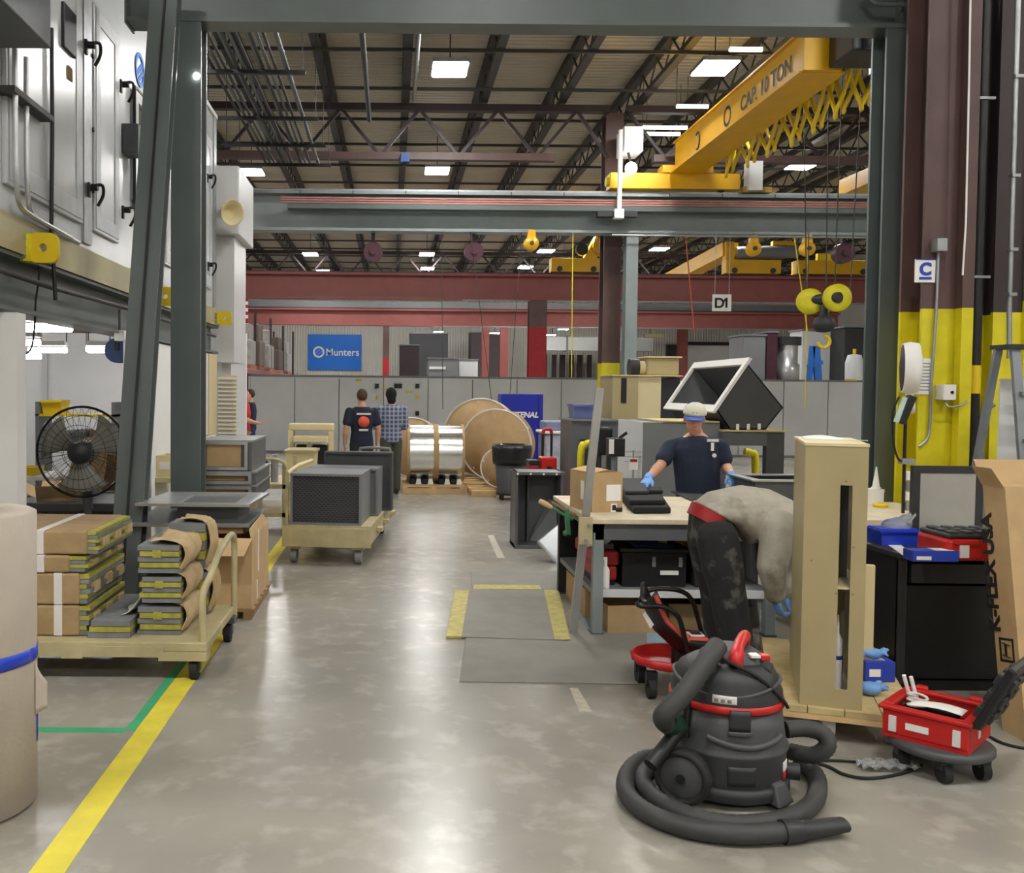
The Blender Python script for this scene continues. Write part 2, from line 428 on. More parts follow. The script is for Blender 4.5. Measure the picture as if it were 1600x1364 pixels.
# high-bay lamps
def highbay(p, sx, sy, label, group=None, drop=8.9):
    t = T('high_bay_light', label, 'ceiling light', group)
    x, y, z = p
    P('housing', MB().box(x-sx/2-0.03, x+sx/2+0.03, y-sy/2-0.03, y+sy/2+0.03, z+0.02, z+0.1), GALV, t)
    P('diffuser', MB().box(x-sx/2, x+sx/2, y-sy/2, y+sy/2, z, z+0.03), LIGHT, t)
    P('hanger', MB().cyl((x, y, z+0.1), (x, y, drop), 0.012, n=6), DARKM, t)
    return t
for px, py, lab in ((703, 110, 'large glowing high-bay lamp above the aisle, nearest of the centre row'),
                    (1117, 108, 'glowing high-bay lamp beside the yellow crane girder'),
                    (393, 270, 'glowing high-bay lamp above the end of the white air unit'),
                    (683, 268, 'glowing high-bay lamp just under the roof truss at centre'),
                    (1254, 260, 'glowing high-bay lamp under the looped yellow cables'),
                    (485, 398, 'small far lamp left of the maroon reel, upper of the left pair'),
                    (505, 424, 'small far lamp left of the maroon reel, lower of the left pair'),
                    (667, 398, 'small far lamp between the two maroon reels, upper one'),
                    (668, 420, 'small far lamp between the two maroon reels, lower one'),
                    (853, 393, 'small far lamp right of the yellow balancer'),
                    (821, 418, 'small far lamp below the yellow balancer'),
                    (1030, 390, 'small far lamp right of the grey post under the runway')):
    highbay(UZ(px, py, 7.9), 0.64, 0.8, lab)
for gx in (-4.4, 1.3, 6.9, 12.5):
    for gy in (-7.5, 1.0, 9.7): highbay((gx, gy, 7.9), 0.64, 0.8, 'added unseen high-bay lamp lighting the near work area', 'added high-bay lamps above the near bays, out of view', 8.9)  # lamps out of view, added to light the foreground
for gx in (-4.4, 1.3, 6.9, 12.5): highbay((gx, 34.5, 7.9), 0.64, 0.8, 'glowing high-bay lamp behind the grey runway beam', 'high-bay lamps hidden behind the runway beam', 8.9)
for gx in (-10.0, 18.0):
    for gy in (1.0, 18.2, 34.5): highbay((gx, gy, 7.9), 0.64, 0.8, 'added unseen high-bay lamp in a side bay', 'added high-bay lamps of the side bays, out of view', 8.9)  # side-bay lamps outside the view, added for their light
for px, py, lab in ((685, 519, 'low far lamp above the grey machine by the blue sign'), (773, 521, 'low far lamp between the two thin red posts'),
                    (860, 524, 'low far lamp close to the right of the red column, left one'), (880, 515, 'low far lamp right of the red column, upper right one')):
    p = U(px, py, 48); highbay(p, 0.45, 0.4, lab, drop=8.9)

# ---------------------------------------------------------------- front portal frame (grey steel)
def icol(name, label, cx, cy, w, h, zsplit, z1, mlo, mhi, z0=0.0, cat='column'):
    t = T(name, label, cat)
    P('base_plate', MB().box(cx-w*0.8, cx+w*0.8, cy-h*0.8, cy+h*0.8, z0, z0+0.025), mlo, t)
    if zsplit > 0:
        P('painted_base', MB().ibeam((cx, cy, z0+0.025), (cx, cy, zsplit), w, h, 0.03, 0.02, ref=(0, 1, 0)), mlo, t, label='bright painted lower part')
    P('shaft', MB().ibeam((cx, cy, zsplit if zsplit > 0 else z0+0.025), (cx, cy, z1), w, h, 0.03, 0.02, ref=(0, 1, 0)), mhi, t)
    return t
PF = 8.0
icol('steel_column', 'tall grey steel column at the left beside the leaning brace', -1.78, PF+0.13, 0.255, 0.26, 0, 4.82, STEEL, STEEL)
icol('steel_column', 'tall grey steel column left of the brown columns', 4.31, PF+0.13, 0.255, 0.26, 0, 4.82, STEEL, STEEL)
tb = T('steel_beam', 'grey steel beam across the top of the picture', 'beam')
P('beam_body', MB().ibeam((-2.28, PF+0.11, 5.12), (5.05, PF+0.11, 5.12), 0.24, 0.6, 0.035, 0.025), STEEL, tb)
P('end_plate', MB().box(-2.3, -2.28, PF-0.02, PF+0.24, 4.8, 5.44), STEEL, tb)
P('stiffener', MB().box(4.3, 4.32, PF, PF+0.1, 4.86, 5.38), STEEL, tb)
cd = T('conduit_run', 'thin dark conduit elbow on the right end of the top beam', 'conduit')
P('pipe', MB().tube(spline([(4.95, PF-0.06, 4.99), (4.3, PF-0.06, 4.99), (4.06, PF-0.06, 5.0), (4.0, PF-0.06, 5.05), (4.03, PF-0.06, 5.12), (4.95, PF-0.06, 5.14)], 5), 0.02, 8), STEEL, cd)
P('bracket', MB().box(4.42, 4.46, PF-0.09, PF, 4.97, 5.2), GALV, cd)
br = T('steel_brace', 'grey steel brace leaning up beside the left column', 'brace')
a = G(194, 957); b = U(262, -40, 7.72)
P('shaft', MB().ibeam(a + Vector((0, 0, 0.02)), b, 0.22, 0.16, 0.022, 0.02, ref=(0, 1, 0)), STEEL, br)
P('rib', MB().bar(a + Vector((0.015, -0.085, 0.3)), b + Vector((0.015, -0.085, 0)), 0.018, 0.012, ref=(0, 1, 0)), BLACK, br)
P('foot_plate', MB().box(a.x-0.16, a.x+0.16, a.y-0.13, a.y+0.13, 0, 0.02), STEEL, br)

# ---------------------------------------------------------------- grey runway beam with rail and conductors
RY = 20.6
rb = T('runway_beam', 'pale grey crane runway beam crossing the hall under the yellow crane', 'beam')
P('beam_body', MB().ibeam((-9, RY, 5.61), (16, RY, 5.61), 0.42, 0.86, 0.06, 0.03), STEEL2, rb)
P('rail', MB().box(-9, 16, RY-0.04, RY+0.04, 6.04, 6.12), GALV, rb)
for i, z in enumerate((5.84, 5.79, 5.74)):
    P('conductor_bar', MB().box(-2.45, 16, RY-0.36, RY-0.32, z, z+0.035), mat('salmon_conductor', 'a8746a', 0.5), rb)
P('shelf', MB().box(-2.3, 16, RY-0.4, RY-0.1, 5.62, 5.72), STEEL, rb)  # darker grey ledge standing in for the shadow strip below the conductors
mb = MB()
P('air_pipe', MB().cyl((4.75, RY-0.3, 5.12), (14, RY-0.3, 5.12), 0.022, n=8), GALV, rb)
for i in range(16):
    P('rail_clip', MB().box(-3.2+1.15*i, -3.18+1.15*i, RY-0.22, RY-0.2, 5.98, 6.05), DARKM, rb)
icol('runway_post', 'grey post under the runway beam beside the brown column', 5.24, RY, 0.26, 0.3, 0, 5.18, STEEL2, STEEL2)
icol('building_column', 'tall brown column with yellow base standing mid hall', 4.97, 21.35, 0.4, 0.45, 2.37, 8.0, YELS, BROWN)
# red beams further back
def redbeam(y, z0, z1, label):
    t = T('runway_beam', label, 'beam'); zc = (z0+z1)/2
    P('beam_body', MB().ibeam((-8.5, y, zc), (22, y, zc), 0.5, z1-z0, 0.09, 0.04), REDB, t)
    P('rail', MB().box(-8.5, 22, y-0.05, y+0.05, z1, z1+0.07), BROWND, t)
    P('air_pipe', MB().cyl((2.5, y-0.35, z0-0.02), (20, y-0.35, z0-0.02), 0.03, n=8), GALV, t)
    return t
redbeam(34.0, U(800, 470, 34).z, U(800, 429, 34).z, 'oxide red runway beam, the nearer and higher of the two')
redbeam(46.0, U(800, 511, 46).z, U(800, 485, 46).z, 'oxide red runway beam, the farther and lower of the two')
P('soffit_lining', MB().box(-8.5, 22, 46.3, 46.6, U(800, 485, 46).z+0.08, U(800, 472, 46).z), GREYM, [o for o in bpy.data.objects if o.name == 'runway_beam.002'][0])
icol('building_column', 'far column with red lower part beneath the red beams', U(838, 500, 33.6).x, 33.4, 0.62, 0.5, U(838, 512, 33.4).z, U(838, 470, 33.4).z, REDC, BROWN)
icol('building_column', 'thin far oxide red post left of the red column, nearer the blue sign', U(758, 550, 45).x, 45, 0.35, 0.35, 0, U(758, 512, 45).z, REDB, REDB)
icol('building_column', 'thin far oxide red post close to the left of the red column', U(787, 550, 45).x, 45, 0.4, 0.35, 0, U(787, 512, 45).z, REDB, REDB)
icol('building_column', 'bright red far post right of the blue sign', U(603, 560, 50).x, 50, 0.34, 0.35, U(603, 560, 50).z, 6, REDC, BROWN)
icol('building_column', 'brown far post on the right below the red beams', U(1066, 540, 50).x, 50, 0.5, 0.35, 0, 6, REDB, REDB)

# ---------------------------------------------------------------- right hand brown columns
icol('building_column', 'brown column with yellow base carrying the small letter sign', 4.30, 7.47, 0.30, 0.34, 2.38, 8.1, YELS, BROWN)
icol('building_column', 'dark brown column with yellow base behind the step ladder', 4.86, 7.5, 0.27, 0.34, 2.36, 8.1, YELS, BROWND)
t = T('column_cover', 'narrow brown steel cover plate with yellow base beside the letter sign', 'steel plate')
P('plate', MB().box(4.40, 4.49, 7.2, 7.285, 2.38, 8.1), BROWN, t)
P('painted_base', MB().box(4.40, 4.49, 7.2, 7.285, 0, 2.38), YELS, t, label='yellow painted lower part')
t = T('column_tie', 'dark recessed plate between the two brown columns', 'steel plate')
P('plate', MB().box(4.50, 4.70, 7.52, 7.56, 2.36, 8.1), BROWND, t)
P('painted_base', MB().box(4.50, 4.70, 7.52, 7.56, 0, 2.36), YELS, t, label='yellow painted lower part')
t = T('drain_pipe', 'black vertical pipe with yellow marker between the brown columns', 'pipe')
x = U(1528, 300, 7.25).x
P('pipe', MB().cyl((x+0.06, 7.32, 0.95), (x+0.06, 7.32, 8.0), 0.042, n=12), BLACK, t)
P('thin_pipe', MB().cyl((x-0.07, 7.4, 0.75), (x-0.07, 7.4, 8.0), 0.028, n=10), BROWND, t)
P('pipe_marker', MB().cyl((x+0.06, 7.32, 1.72), (x+0.06, 7.32, 1.94), 0.045, n=12), YELB, t, label='yellow pipe marker sleeve')
P('strap', MB().box(x-0.12, x+0.13, 7.27, 7.29, 2.62, 2.64), GALV, t)
P('strap', MB().box(x-0.12, x+0.13, 7.27, 7.29, 4.0, 4.02), GALV, t)
P('elbow', MB().tube(spline([(x+0.06, 7.32, 0.98), (x+0.05, 7.3, 0.9), (x-0.05, 7.28, 0.88), (x-0.16, 7.26, 0.86), (x-0.18, 7.26, 0.7), (x-0.18, 7.26, 0.05)], 4), 0.03, 8), BLACK, t)
t = T('cable_drop', 'thin white cable hanging down the dark recess', 'cable')
P('cable', MB().tube([U(1517, -40, 7.15), U(1514, 130, 7.15), U(1509, 350, 7.15), U(1504, 430, 7.15)], 0.008, 6), PAPER, t)
t = T('steel_column', 'grey column with yellow base cut by the right edge', 'column')
x = U(1594, 300, 7.4).x + 0.14
P('shaft', MB().box(x-0.14, x+0.2, 7.3, 7.6, 2.45, 6.5), STEEL, t); P('painted_base', MB().box(x-0.14, x+0.2, 7.3, 7.6, 0, 2.45), YELS, t)
t = T('conduit_run', 'pale metal conduit beside the grey column at the right edge', 'conduit')
P('pipe', MB().tube([U(1592, -40, 7.1), U(1584, 250, 7.1), U(1577, 480, 7.1), U(1577, 560, 7.1)], 0.018, 8), GALV, t)
for yy in (120, 275, 390, 460): 
    p = U(1588-(yy-100)*0.03, yy, 7.1); P('clip', MB().box(p.x-0.02, p.x+0.04, 7.07, 7.12, p.z-0.012, p.z+0.012), GALV, t)
# electrical bits on the brown column
t = T('letter_sign', 'small white square sign with a blue letter C on brown column', 'sign')
a = U(1430, 441, 7.285); b = U(1462, 405, 7.285)
P('panel', MB().box(a.x, b.x, 7.285, 7.3, a.z, b.z), PAPER, t)
lettering('C', 0.13, (a.x+0.03, 7.282, a.z+0.06), (1,0,0), (0,0,1), INKB, t, bold=0.006)
P('caption_bar', MB().box(a.x+0.03, b.x-0.03, 7.28, 7.285, a.z+0.022, a.z+0.042), INKB, t)
P('border', MB().box(a.x, b.x, 7.281, 7.285, b.z-0.006, b.z), INKB, t)
t = T('conduit_run', 'thin conduit running down the lettered brown column to an outlet', 'conduit')
P('pipe', MB().tube(spline([U(1466, 395, 7.28), U(1463, 480, 7.28), U(1455, 600, 7.28), U(1453, 660, 7.28), U(1449, 685, 7.28), U(1436, 698, 7.28)], 5), 0.012, 8), GALV, t)
p = U(1466, 384, 7.26); P('switch_box', MB().box(p.x-0.04, p.x+0.04, 7.2, 7.3, p.z-0.05, p.z+0.05), GALV, t, 0.005)
t = T('notice_sheet', 'white printed sheet taped on the yellow column base', 'notice')
a = U(1425, 616, 7.29); b = U(1456, 560, 7.29)
P('sheet', MB().box(a.x, b.x, 7.29, 7.3, a.z, b.z), PAPER, t)
for k in range(9): P('print_line', MB().box(a.x+0.015, b.x-0.015, 7.287, 7.29, a.z+0.03+0.026*k, a.z+0.038+0.026*k), GREYM, t)
t = T('outlet_box', 'white wall outlet box on the yellow column', 'outlet')
p = U(1482, 613, 7.2); P('box', MB().box(p.x-0.05, p.x+0.05, 7.18, 7.3, p.z-0.06, p.z+0.06), PAPER, t, 0.006)
P('socket', MB().cyl((p.x+0.015, 7.172, p.z), (p.x+0.015, 7.182, p.z), 0.012, n=10), BLACK, t)
P('cord', MB().tube(spline([(p.x-0.02, 7.22, p.z-0.06), (p.x, 7.19, p.z-0.11), (p.x+0.08, 7.17, p.z-0.1), (p.x+0.14, 7.18, p.z-0.06)], 5), 0.008, 6), GALV, t)
t = T('conduit_run', 'curved grey conduit low on the yellow column beside the ladder', 'conduit')
P('pipe', MB().tube(spline([U(1553, 632, 7.31), U(1540, 642, 7.31), U(1533, 665, 7.31), U(1534, 750, 7.31), U(1536, 930, 7.31)], 5), 0.02, 8), GREYM, t)
# ---------------------------------------------------------------- helpers for framed plates
def ringplate(mb, c, ex, ey, outer, inner, thick):
    c, ex, ey = Vector(c), Vector(ex).normalized(), Vector(ey).normalized(); ez = ex.cross(ey)*thick; n = len(outer)
    o = [c+ex*x+ey*y for x, y in outer]; i = [c+ex*x+ey*y for x, y in inner]
    vs = o + i + [p-ez for p in o] + [p-ez for p in i]; fs = []
    for k in range(n):
        j = (k+1) % n
        fs += [(k, j, n+j, n+k), (2*n+k, 3*n+k, 3*n+j, 2*n+j), (k, 2*n+k, 2*n+j, j), (n+k, n+j, 3*n+j, 3*n+k)]
    return mb.add(vs, fs)
def rframe(mb, c, ex, ey, w, h, b, thick):
    q = [(-1,-1),(1,-1),(1,1),(-1,1)]
    return ringplate(mb, c, ex, ey, [(x*w/2, y*h/2) for x, y in q], [(x*(w/2-b), y*(h/2-b)) for x, y in q], thick)
def sq(r, n=24, p=4): 
    out = []
    for k in range(n):
        t = 2*PI*k/n; c, s = math.cos(t), math.sin(t); out.append((r*math.copysign(abs(c)**(2/p), c), r*math.copysign(abs(s)**(2/p), s)))
    return out
def circ(r, n=24): return [(r*math.cos(2*PI*k/n), r*math.sin(2*PI*k/n)) for k in range(n)]
def openbin(mb, x0, x1, y0, y1, z0, z1, t=0.02, taper=0.0):
    w = taper
    o0 = [(x0+w,y0+w,z0),(x1-w,y0+w,z0),(x1-w,y1-w,z0),(x0+w,y1-w,z0)]; o1 = [(x0,y0,z1),(x1,y0,z1),(x1,y1,z1),(x0,y1,z1)]
    i0 = [(x0+w+t,y0+w+t,z0+t),(x1-w-t,y0+w+t,z0+t),(x1-w-t,y1-w-t,z0+t),(x0+w+t,y1-w-t,z0+t)]; i1 = [(x0+t,y0+t,z1),(x1-t,y0+t,z1),(x1-t,y1-t,z1),(x0+t,y1-t,z1)]
    vs = o0+o1+i0+i1; fs = [(0,3,2,1),(8,9,10,11)]
    for k in range(4):
        j = (k+1) % 4
        fs += [(k,j,4+j,4+k),(8+k,12+k,12+j,8+j),(4+k,4+j,12+j,12+k)]
    return mb.add(vs, fs)
# ---------------------------------------------------------------- white air handling unit on its steel platform
FX = -2.6
ZB, ZT = 2.86, 5.6
t = T('air_handling_unit', 'large white air handling unit with latched doors on a raised platform', 'air handler')
P('body', MB().box(-5.2, FX, 4.6, 13.6, ZB, ZT), WHITEU, t)
P('roof_trim', MB().box(-5.25, FX+0.03, 4.6, 13.63, ZT, ZT+0.06), GREYL, t)
P('corner_post', MB().box(FX, FX+0.02, 13.42, 13.6, ZB, ZT), GALV, t)
P('base_channel', MB().box(-5.2, FX+0.03, 4.6, 13.6, 2.62, ZB), mat('cream_channel', 'a39a76', 0.5, 0, 0.15, 2), t)
def unit_door(y0, y1, z0, z1, inset=0.1, latches=()):
    d = P('door', MB().box(FX, FX+0.035, y0, y1, z0, z1), WHITEU, t, 0.006)
    rm = MB(); rframe(rm, (FX+0.042, (y0+y1)/2, (z0+z1)/2), (0,1,0), (0,0,1), y1-y0-0.06, z1-z0-0.06, inset, 0.01)
    P('border', rm, mat('door_border', 'a9acae', 0.35), d)
    for (ly, lz) in latches:
        h = MB().cyl((FX+0.03, ly, lz), (FX+0.1, ly, lz), 0.03, n=12)
        h.tube(spline([(FX+0.09, ly, lz+0.02), (FX+0.13, ly+0.03, lz+0.02), (FX+0.12, ly+0.08, lz-0.05), (FX+0.07, ly+0.09, lz-0.14)], 4), 0.014, 8)
        h.box(FX+0.03, FX+0.05, ly-0.06, ly-0.02, lz-0.09, lz+0.03)
        P('latch', h, BLACK, d)
unit_door(6.2, 7.72, 3.05, 5.3, 0.14, ((7.83, 4.55), (7.9, 3.39)))
unit_door(8.02, 8.74, 3.05, 4.98, 0.12, ((8.82, 4.55), (8.88, 3.39)))
unit_door(10.5, 13.2, 3.1, 5.2, 0.14, ((12.9, 4.62), (12.95, 3.42)))
P('seam_strip', MB().box(FX, FX+0.025, 7.78, 7.98, ZB+0.05, ZT), GALV, t)
for z in (3.38, 4.52, 3.9): P('seam_bolt', MB().cyl((FX+0.02, 8.0, z), (FX+0.04, 8.0, z), 0.02, n=8), BLACK, t)
w_ = P('window', rframe(MB(), (FX+0.05, 9.75, 4.1), (0,1,0), (0,0,1), 1.0, 1.08, 0.1, 0.05), WHITEU, t)
P('pane', MB().box(FX+0.005, FX+0.015, 9.3, 10.2, 3.6, 4.6), mat('window_glass', '6b6a58', 0.08, 0, 0.1, 2), w_)  # yellowish tone of the lit interior is put into the pane colour
P('seal', rframe(MB(), (FX+0.055, 9.75, 4.1), (0,1,0), (0,0,1), 1.06, 1.14, 0.025, 0.03), BLACK, w_)
P('control_box', MB().box(FX, -2.24, 5.35, 6.12, 3.9, 5.1), mat('control_grey', '55585b', 0.45), t, 0.01)
for k in range(3):
    P('control_button', MB().box(-2.245, -2.23, 5.92, 5.99, 4.33+0.12*k, 4.42+0.12*k), PAPER if k != 1 else BLACK, t)
P('display_panel', MB().box(FX, FX+0.06, 7.22, 7.5, 4.32, 4.66), BLACK, t, 0.006)
P('rating_plate', MB().box(FX, FX+0.045, 7.35, 7.45, 4.12, 4.22), CARDD, t)
P('junction_box', MB().box(FX, FX+0.16, 8.93, 9.15, 3.94, 4.22), mat('control_grey', '55585b', 0.45), t, 0.008)
for k, (yy, x_) in enumerate(((6.18, -2.5), (6.42, -2.52))):
    P('conduit', MB().tube(spline([(x_, yy, 3.95), (x_, yy, 3.3), (x_, yy+0.02, 3.05), (x_-0.02, yy+0.12, 2.93), (x_-0.04, yy+0.4, 2.9), (x_-0.05, yy+1.2, 2.88)], 5), 0.02, 8), ALU, t)
P('conduit_strap', MB().box(FX, -2.47, 6.1, 6.8, 3.62, 3.66), DARKM, t)
P('cable', MB().tube([(FX+0.06, 6.95, 4.35), (FX+0.06, 6.96, 3.6), (FX+0.05, 6.96, 2.9), (FX+0.08, 6.96, 2.35)], 0.016, 8), BLACK, t)
lg = MB(); ringplate(lg, (FX+0.012, 9.55, 4.93), (0,1,0), (0,0,1), circ(0.17), circ(0.125), 0.01); lg.bar((FX+0.008, 9.45, 4.87), (FX+0.008, 9.63, 5.0), 0.008, 0.05); lg.bar((FX+0.008, 9.5, 4.82), (FX+0.008, 9.66, 4.93), 0.008, 0.04)
P('logo_ring', lg, BLUES, t, label='blue ring logo')
lettering('Munters', 0.42, (FX+0.006, 9.8, 4.79), (0,1,0), (0,0,1), BLUES, t, bold=0.01)
# platform
t = T('platform_beam', 'dark grey steel platform beam under the white air unit', 'beam')
P('beam_body', MB().ibeam((-2.72, 4.6, 2.42), (-2.72, 13.85, 2.42), 0.26, 0.4, 0.03, 0.03), STEEL, t)
P('cable_tray', MB().tube([(-2.57, 4.8, 2.48), (-2.57, 7.0, 2.45), (-2.57, 9.0, 2.47), (-2.57, 13.5, 2.46)], 0.02, 6), DARKM, t)
P('deck_edge', MB().box(-2.85, -2.58, 4.6, 13.85, 2.62, 2.64), STEEL, t)
for (px, py, Y, s, lab) in ((67, 387, 6.55, 0.105, 'yellow square stop plate with a hole, nearest on the platform edge'), (258, 463, 10.0, 0.1, 'yellow square stop plate half hidden behind the left column'), (351, 497, 13.5, 0.1, 'yellow square stop plate farthest along the platform edge')):
    p = U(px, py, Y); m = MB(); ringplate(m, p, (1,0,0), (0,0,1), sq(s), circ(s*0.28), 0.05)
    t = T('crane_stop', lab, 'stop plate'); P('plate', m, YELB, t)
    P('mount', MB().box(p.x-s-0.05, p.x-s+0.02, p.y-0.02, p.y+0.12, p.z-s*0.9, p.z+s*0.9), YELS, t)
    for k in (-1, 0, 1): P('bolt', MB().cyl((p.x-s-0.02, p.y-0.05, p.z+k*s*0.55), (p.x-s-0.02, p.y-0.02, p.z+k*s*0.55), 0.02, n=8), GALV, t)
# white box, pillar and louvre at the far end of the unit
t = T('duct_riser', 'white stepped duct housing at the far end of the air unit', 'duct')
P('upper_box', MB().box(-3.4, -2.28, 13.75, 15.2, 3.98, 4.98), WHITE, t, 0.02)
P('riser', MB().box(-2.85, -2.37, 13.92, 15.0, 2.1, 3.98), WHITE, t)
P('foot', MB().box(-2.85, -2.6, 14.2, 15.0, 0, 2.1), WHITE, t)
t = T('horn_speaker', 'beige horn loudspeaker on the end of the white duct housing', 'loudspeaker')
c = U(347, 330, 13.6); P('horn', MB().lathe([(0.03, 0), (0.05, 0.1), (0.09, 0.2), (0.19, 0.3), (0.17, 0.29), (0.05, 0.15)], c, (0.6, -0.7, -0.2), 20), TANL, t)
P('bracket', MB().bar(c, c + Vector((0, 0.15, 0.1)), 0.04, 0.04), TANL, t)
t = T('louvre_screen', 'pale slatted louvre panel at the end of the white wall', 'louvre')
a = U(341, 690, 13.9); b = U(370, 587, 13.9)
P('backing', MB().box(a.x, b.x, 13.9, 13.94, 0, b.z), TANL, t)
n = 16
for k in range(n):
    z = 0.9 + (b.z-0.9)*k/n; m = MB(); m.hexa([(a.x,13.86,z),(b.x,13.86,z),(b.x,13.9,z+0.03),(a.x,13.9,z+0.03)], [(a.x,13.86,z+0.008),(b.x,13.86,z+0.008),(b.x,13.9,z+0.038),(a.x,13.9,z+0.038)]); P('slat', m, WHITE, t)
# ---------------------------------------------------------------- white room under the platform
ST('wall_room_back', MB().box(-13, -2.75, 17.5, 17.6, 0, 2.75), WHITEW)
ST('wall_room_side', MB().box(-2.75, -2.62, 9.5, 13.84, 0, 2.2), WHITEW)
ST('wall_room_far', MB().box(-13.1, -13, 4.6, 17.6, 0, 2.75), WHITEW)
ST('ceiling_room', MB().box(-13, -2.86, 4.7, 17.5, 2.72, 2.82), mat('brown_soffit', '6b5446', 0.7))
ST('wall_room_jamb', MB().box(-3.6, U(27, 600, 6.25).x, 6.25, 6.4, 0, 2.2), WHITEW)
x = U(223, 700, 9.4).x
ST('trim_1', MB().box(x-0.11, x+0.1, 9.35, 9.5, 0, 2.2), WHITEW, 0.01)
ST('trim_2', MB().box(-2.615, -2.6, 13.2, 13.8, 0, 2.2), TANL)
x = U(68, 600, 17.4).x
ST('trim_3', MB().box(x-0.05, x+0.05, 17.44, 17.5, 0, 2.45), GREYL)
def tube_light(p0, p1, label):
    t = T('tube_light', label, 'ceiling light'); p0, p1 = Vector(p0), Vector(p1)
    P('tube', MB().cyl(p0, p1, 0.04, n=10), TUBEM, t)
    P('fixture', MB().bar(p0+Vector((0,0,0.09)), p1+Vector((0,0,0.09)), 0.14, 0.06), WHITE, t)
    for q in (p0, p1): P('hanger', MB().cyl(q+Vector((0,0,0.1)), (q.x, q.y, 2.74), 0.008, n=6), DARKM, t)
for (a, b, y, Y, lab) in ((24, 112, 512, 8.4, 'longest glowing tube light under the platform, nearest the aisle'), (26, 62, 535, 10.6, 'short glowing tube light below the longest one'),
                    (45, 104, 547, 12.5, 'glowing tube light third down under the platform'), (27, 64, 557, 14.5, 'lowest short tube light near the white jamb'),
                    (138, 172, 547, 12.5, 'glowing tube light above the top of the round fan'), (193, 206, 553, 13.5, 'short tube light just left of the leaning brace')):
    tube_light(U(a, y, Y), U(b, y, Y), lab)
# lights deeper in the room, out of view
for i, (x, y) in enumerate(((-6.5, 8), (-9.5, 8), (-6.5, 13), (-9.5, 13), (-4.6, 15.8), (-8, 16))):
    tube_light((x-0.6, y, 2.35), (x+0.6, y, 2.35), 'glowing tube light deep inside the white room')
    bpy.data.objects[-1] if False else None
for o in bpy.data.objects:
    if o.get('label') == 'glowing tube light deep inside the white room': o['group'] = 'tube lights deep in the white room'
t = T('work_lamp', 'small white work lamp clamped under the platform beam', 'lamp')
c = U(188, 523, 8.85); P('head', MB().box(c.x-0.05, c.x+0.05, c.y-0.04, c.y+0.04, c.z-0.06, c.z+0.04), PAPER, t, 0.01); P('arm', MB().cyl(c + Vector((0, 0, 0.03)), c + Vector((0, 0, 0.24)), 0.02, n=8), GREYM, t)
t = T('cord_reel', 'blue cord reel hanging under the white room ceiling', 'cord reel')
c = U(186, 548, 12); P('drum', MB().cyl(c + Vector((0, -0.1, 0)), c + Vector((0, 0.1, 0)), 0.16, n=18), mat('reel_blue', '274a86', 0.5), t); P('bracket', MB().box(c.x-0.03, c.x+0.03, c.y-0.12, c.y+0.12, c.z, 2.74), DARKM, t)
t = T('hanging_cable', 'thin dark cable looping down from the near platform stop plate', 'cable')
P('cable', MB().tube(spline([U(62, 405, 6.9), U(60, 440, 6.9), U(56, 470, 6.9), U(54, 510, 6.9), U(50, 540, 6.9), U(42, 552, 6.9), U(30, 556, 6.9)], 4), 0.008, 6), BLACK, t)
# ---------------------------------------------------------------- pedestal fan
FY = 7.9
fc = U(128, 706, FY); R = 0.385
t = T('pedestal_fan', 'large round industrial pedestal fan in dark wire cage', 'fan')
cg = MB()
for dy, r_ in ((-0.1, R*0.35), (-0.095, R*0.6), (-0.07, R*0.82), (0.0, R), (0.08, R*0.8), (0.1, R*0.5)):
    cg.tube([(fc.x + r_*math.cos(2*PI*k/40), fc.y+dy, fc.z + r_*math.sin(2*PI*k/40)) for k in range(40)], 0.011 if dy == 0.0 else 0.0022, 6, closed=True)
for k in range(36):
    a = 2*PI*k/36
    for s_ in (-1, 1): cg.tube([(fc.x+r_*math.cos(a), fc.y+s_*d_, fc.z+r_*math.sin(a)) for r_, d_ in ((0.08, 0.1), (R*0.6, 0.095), (R*0.82, 0.07), (R, 0.0))], 0.0017, 4)
P('cage', cg, BLACKM, t)
hb = P('motor_hub', MB().lathe([(0.0, -0.14), (0.07, -0.13), (0.1, -0.08), (0.1, 0.16), (0.0, 0.18)], fc, (0, 1, 0), 20), CHARD, t)
for k in range(3):
    a0 = 2*PI*k/3 + 0.55
    def bl(u, v, a0=a0):
        r_ = 0.08 + (R*0.9-0.08)*u; a = a0 + (v-0.5)*(0.75+0.55*u)
        return (fc.x + r_*math.cos(a), fc.y + (v-0.5)*0.09, fc.z + r_*math.sin(a))
    P('blade', MB().sheet(bl, 8, 6, 0.004), mat('fan_blade', '86837a', 0.4), t)
pb = G(135, 912); P('pole', MB().cyl((fc.x+0.01, FY+0.12, 0.03), (fc.x+0.01, FY+0.12, fc.z-0.06), 0.03, n=12).cyl((fc.x+0.01, FY+0.12, fc.z-0.5), (fc.x+0.01, FY+0.12, fc.z-0.3), 0.045, n=12), CHAR, t)
P('yoke', MB().bar((fc.x+0.01, FY+0.12, fc.z-0.06), (fc.x, FY+0.14, fc.z), 0.05, 0.05, ref=(0,1,0)), CHARD, t)
P('base', MB().lathe([(0.3, 0), (0.3, 0.02), (0.05, 0.05), (0.0, 0.05)], (fc.x+0.01, FY+0.12, 0), n=28), CHARD, t)
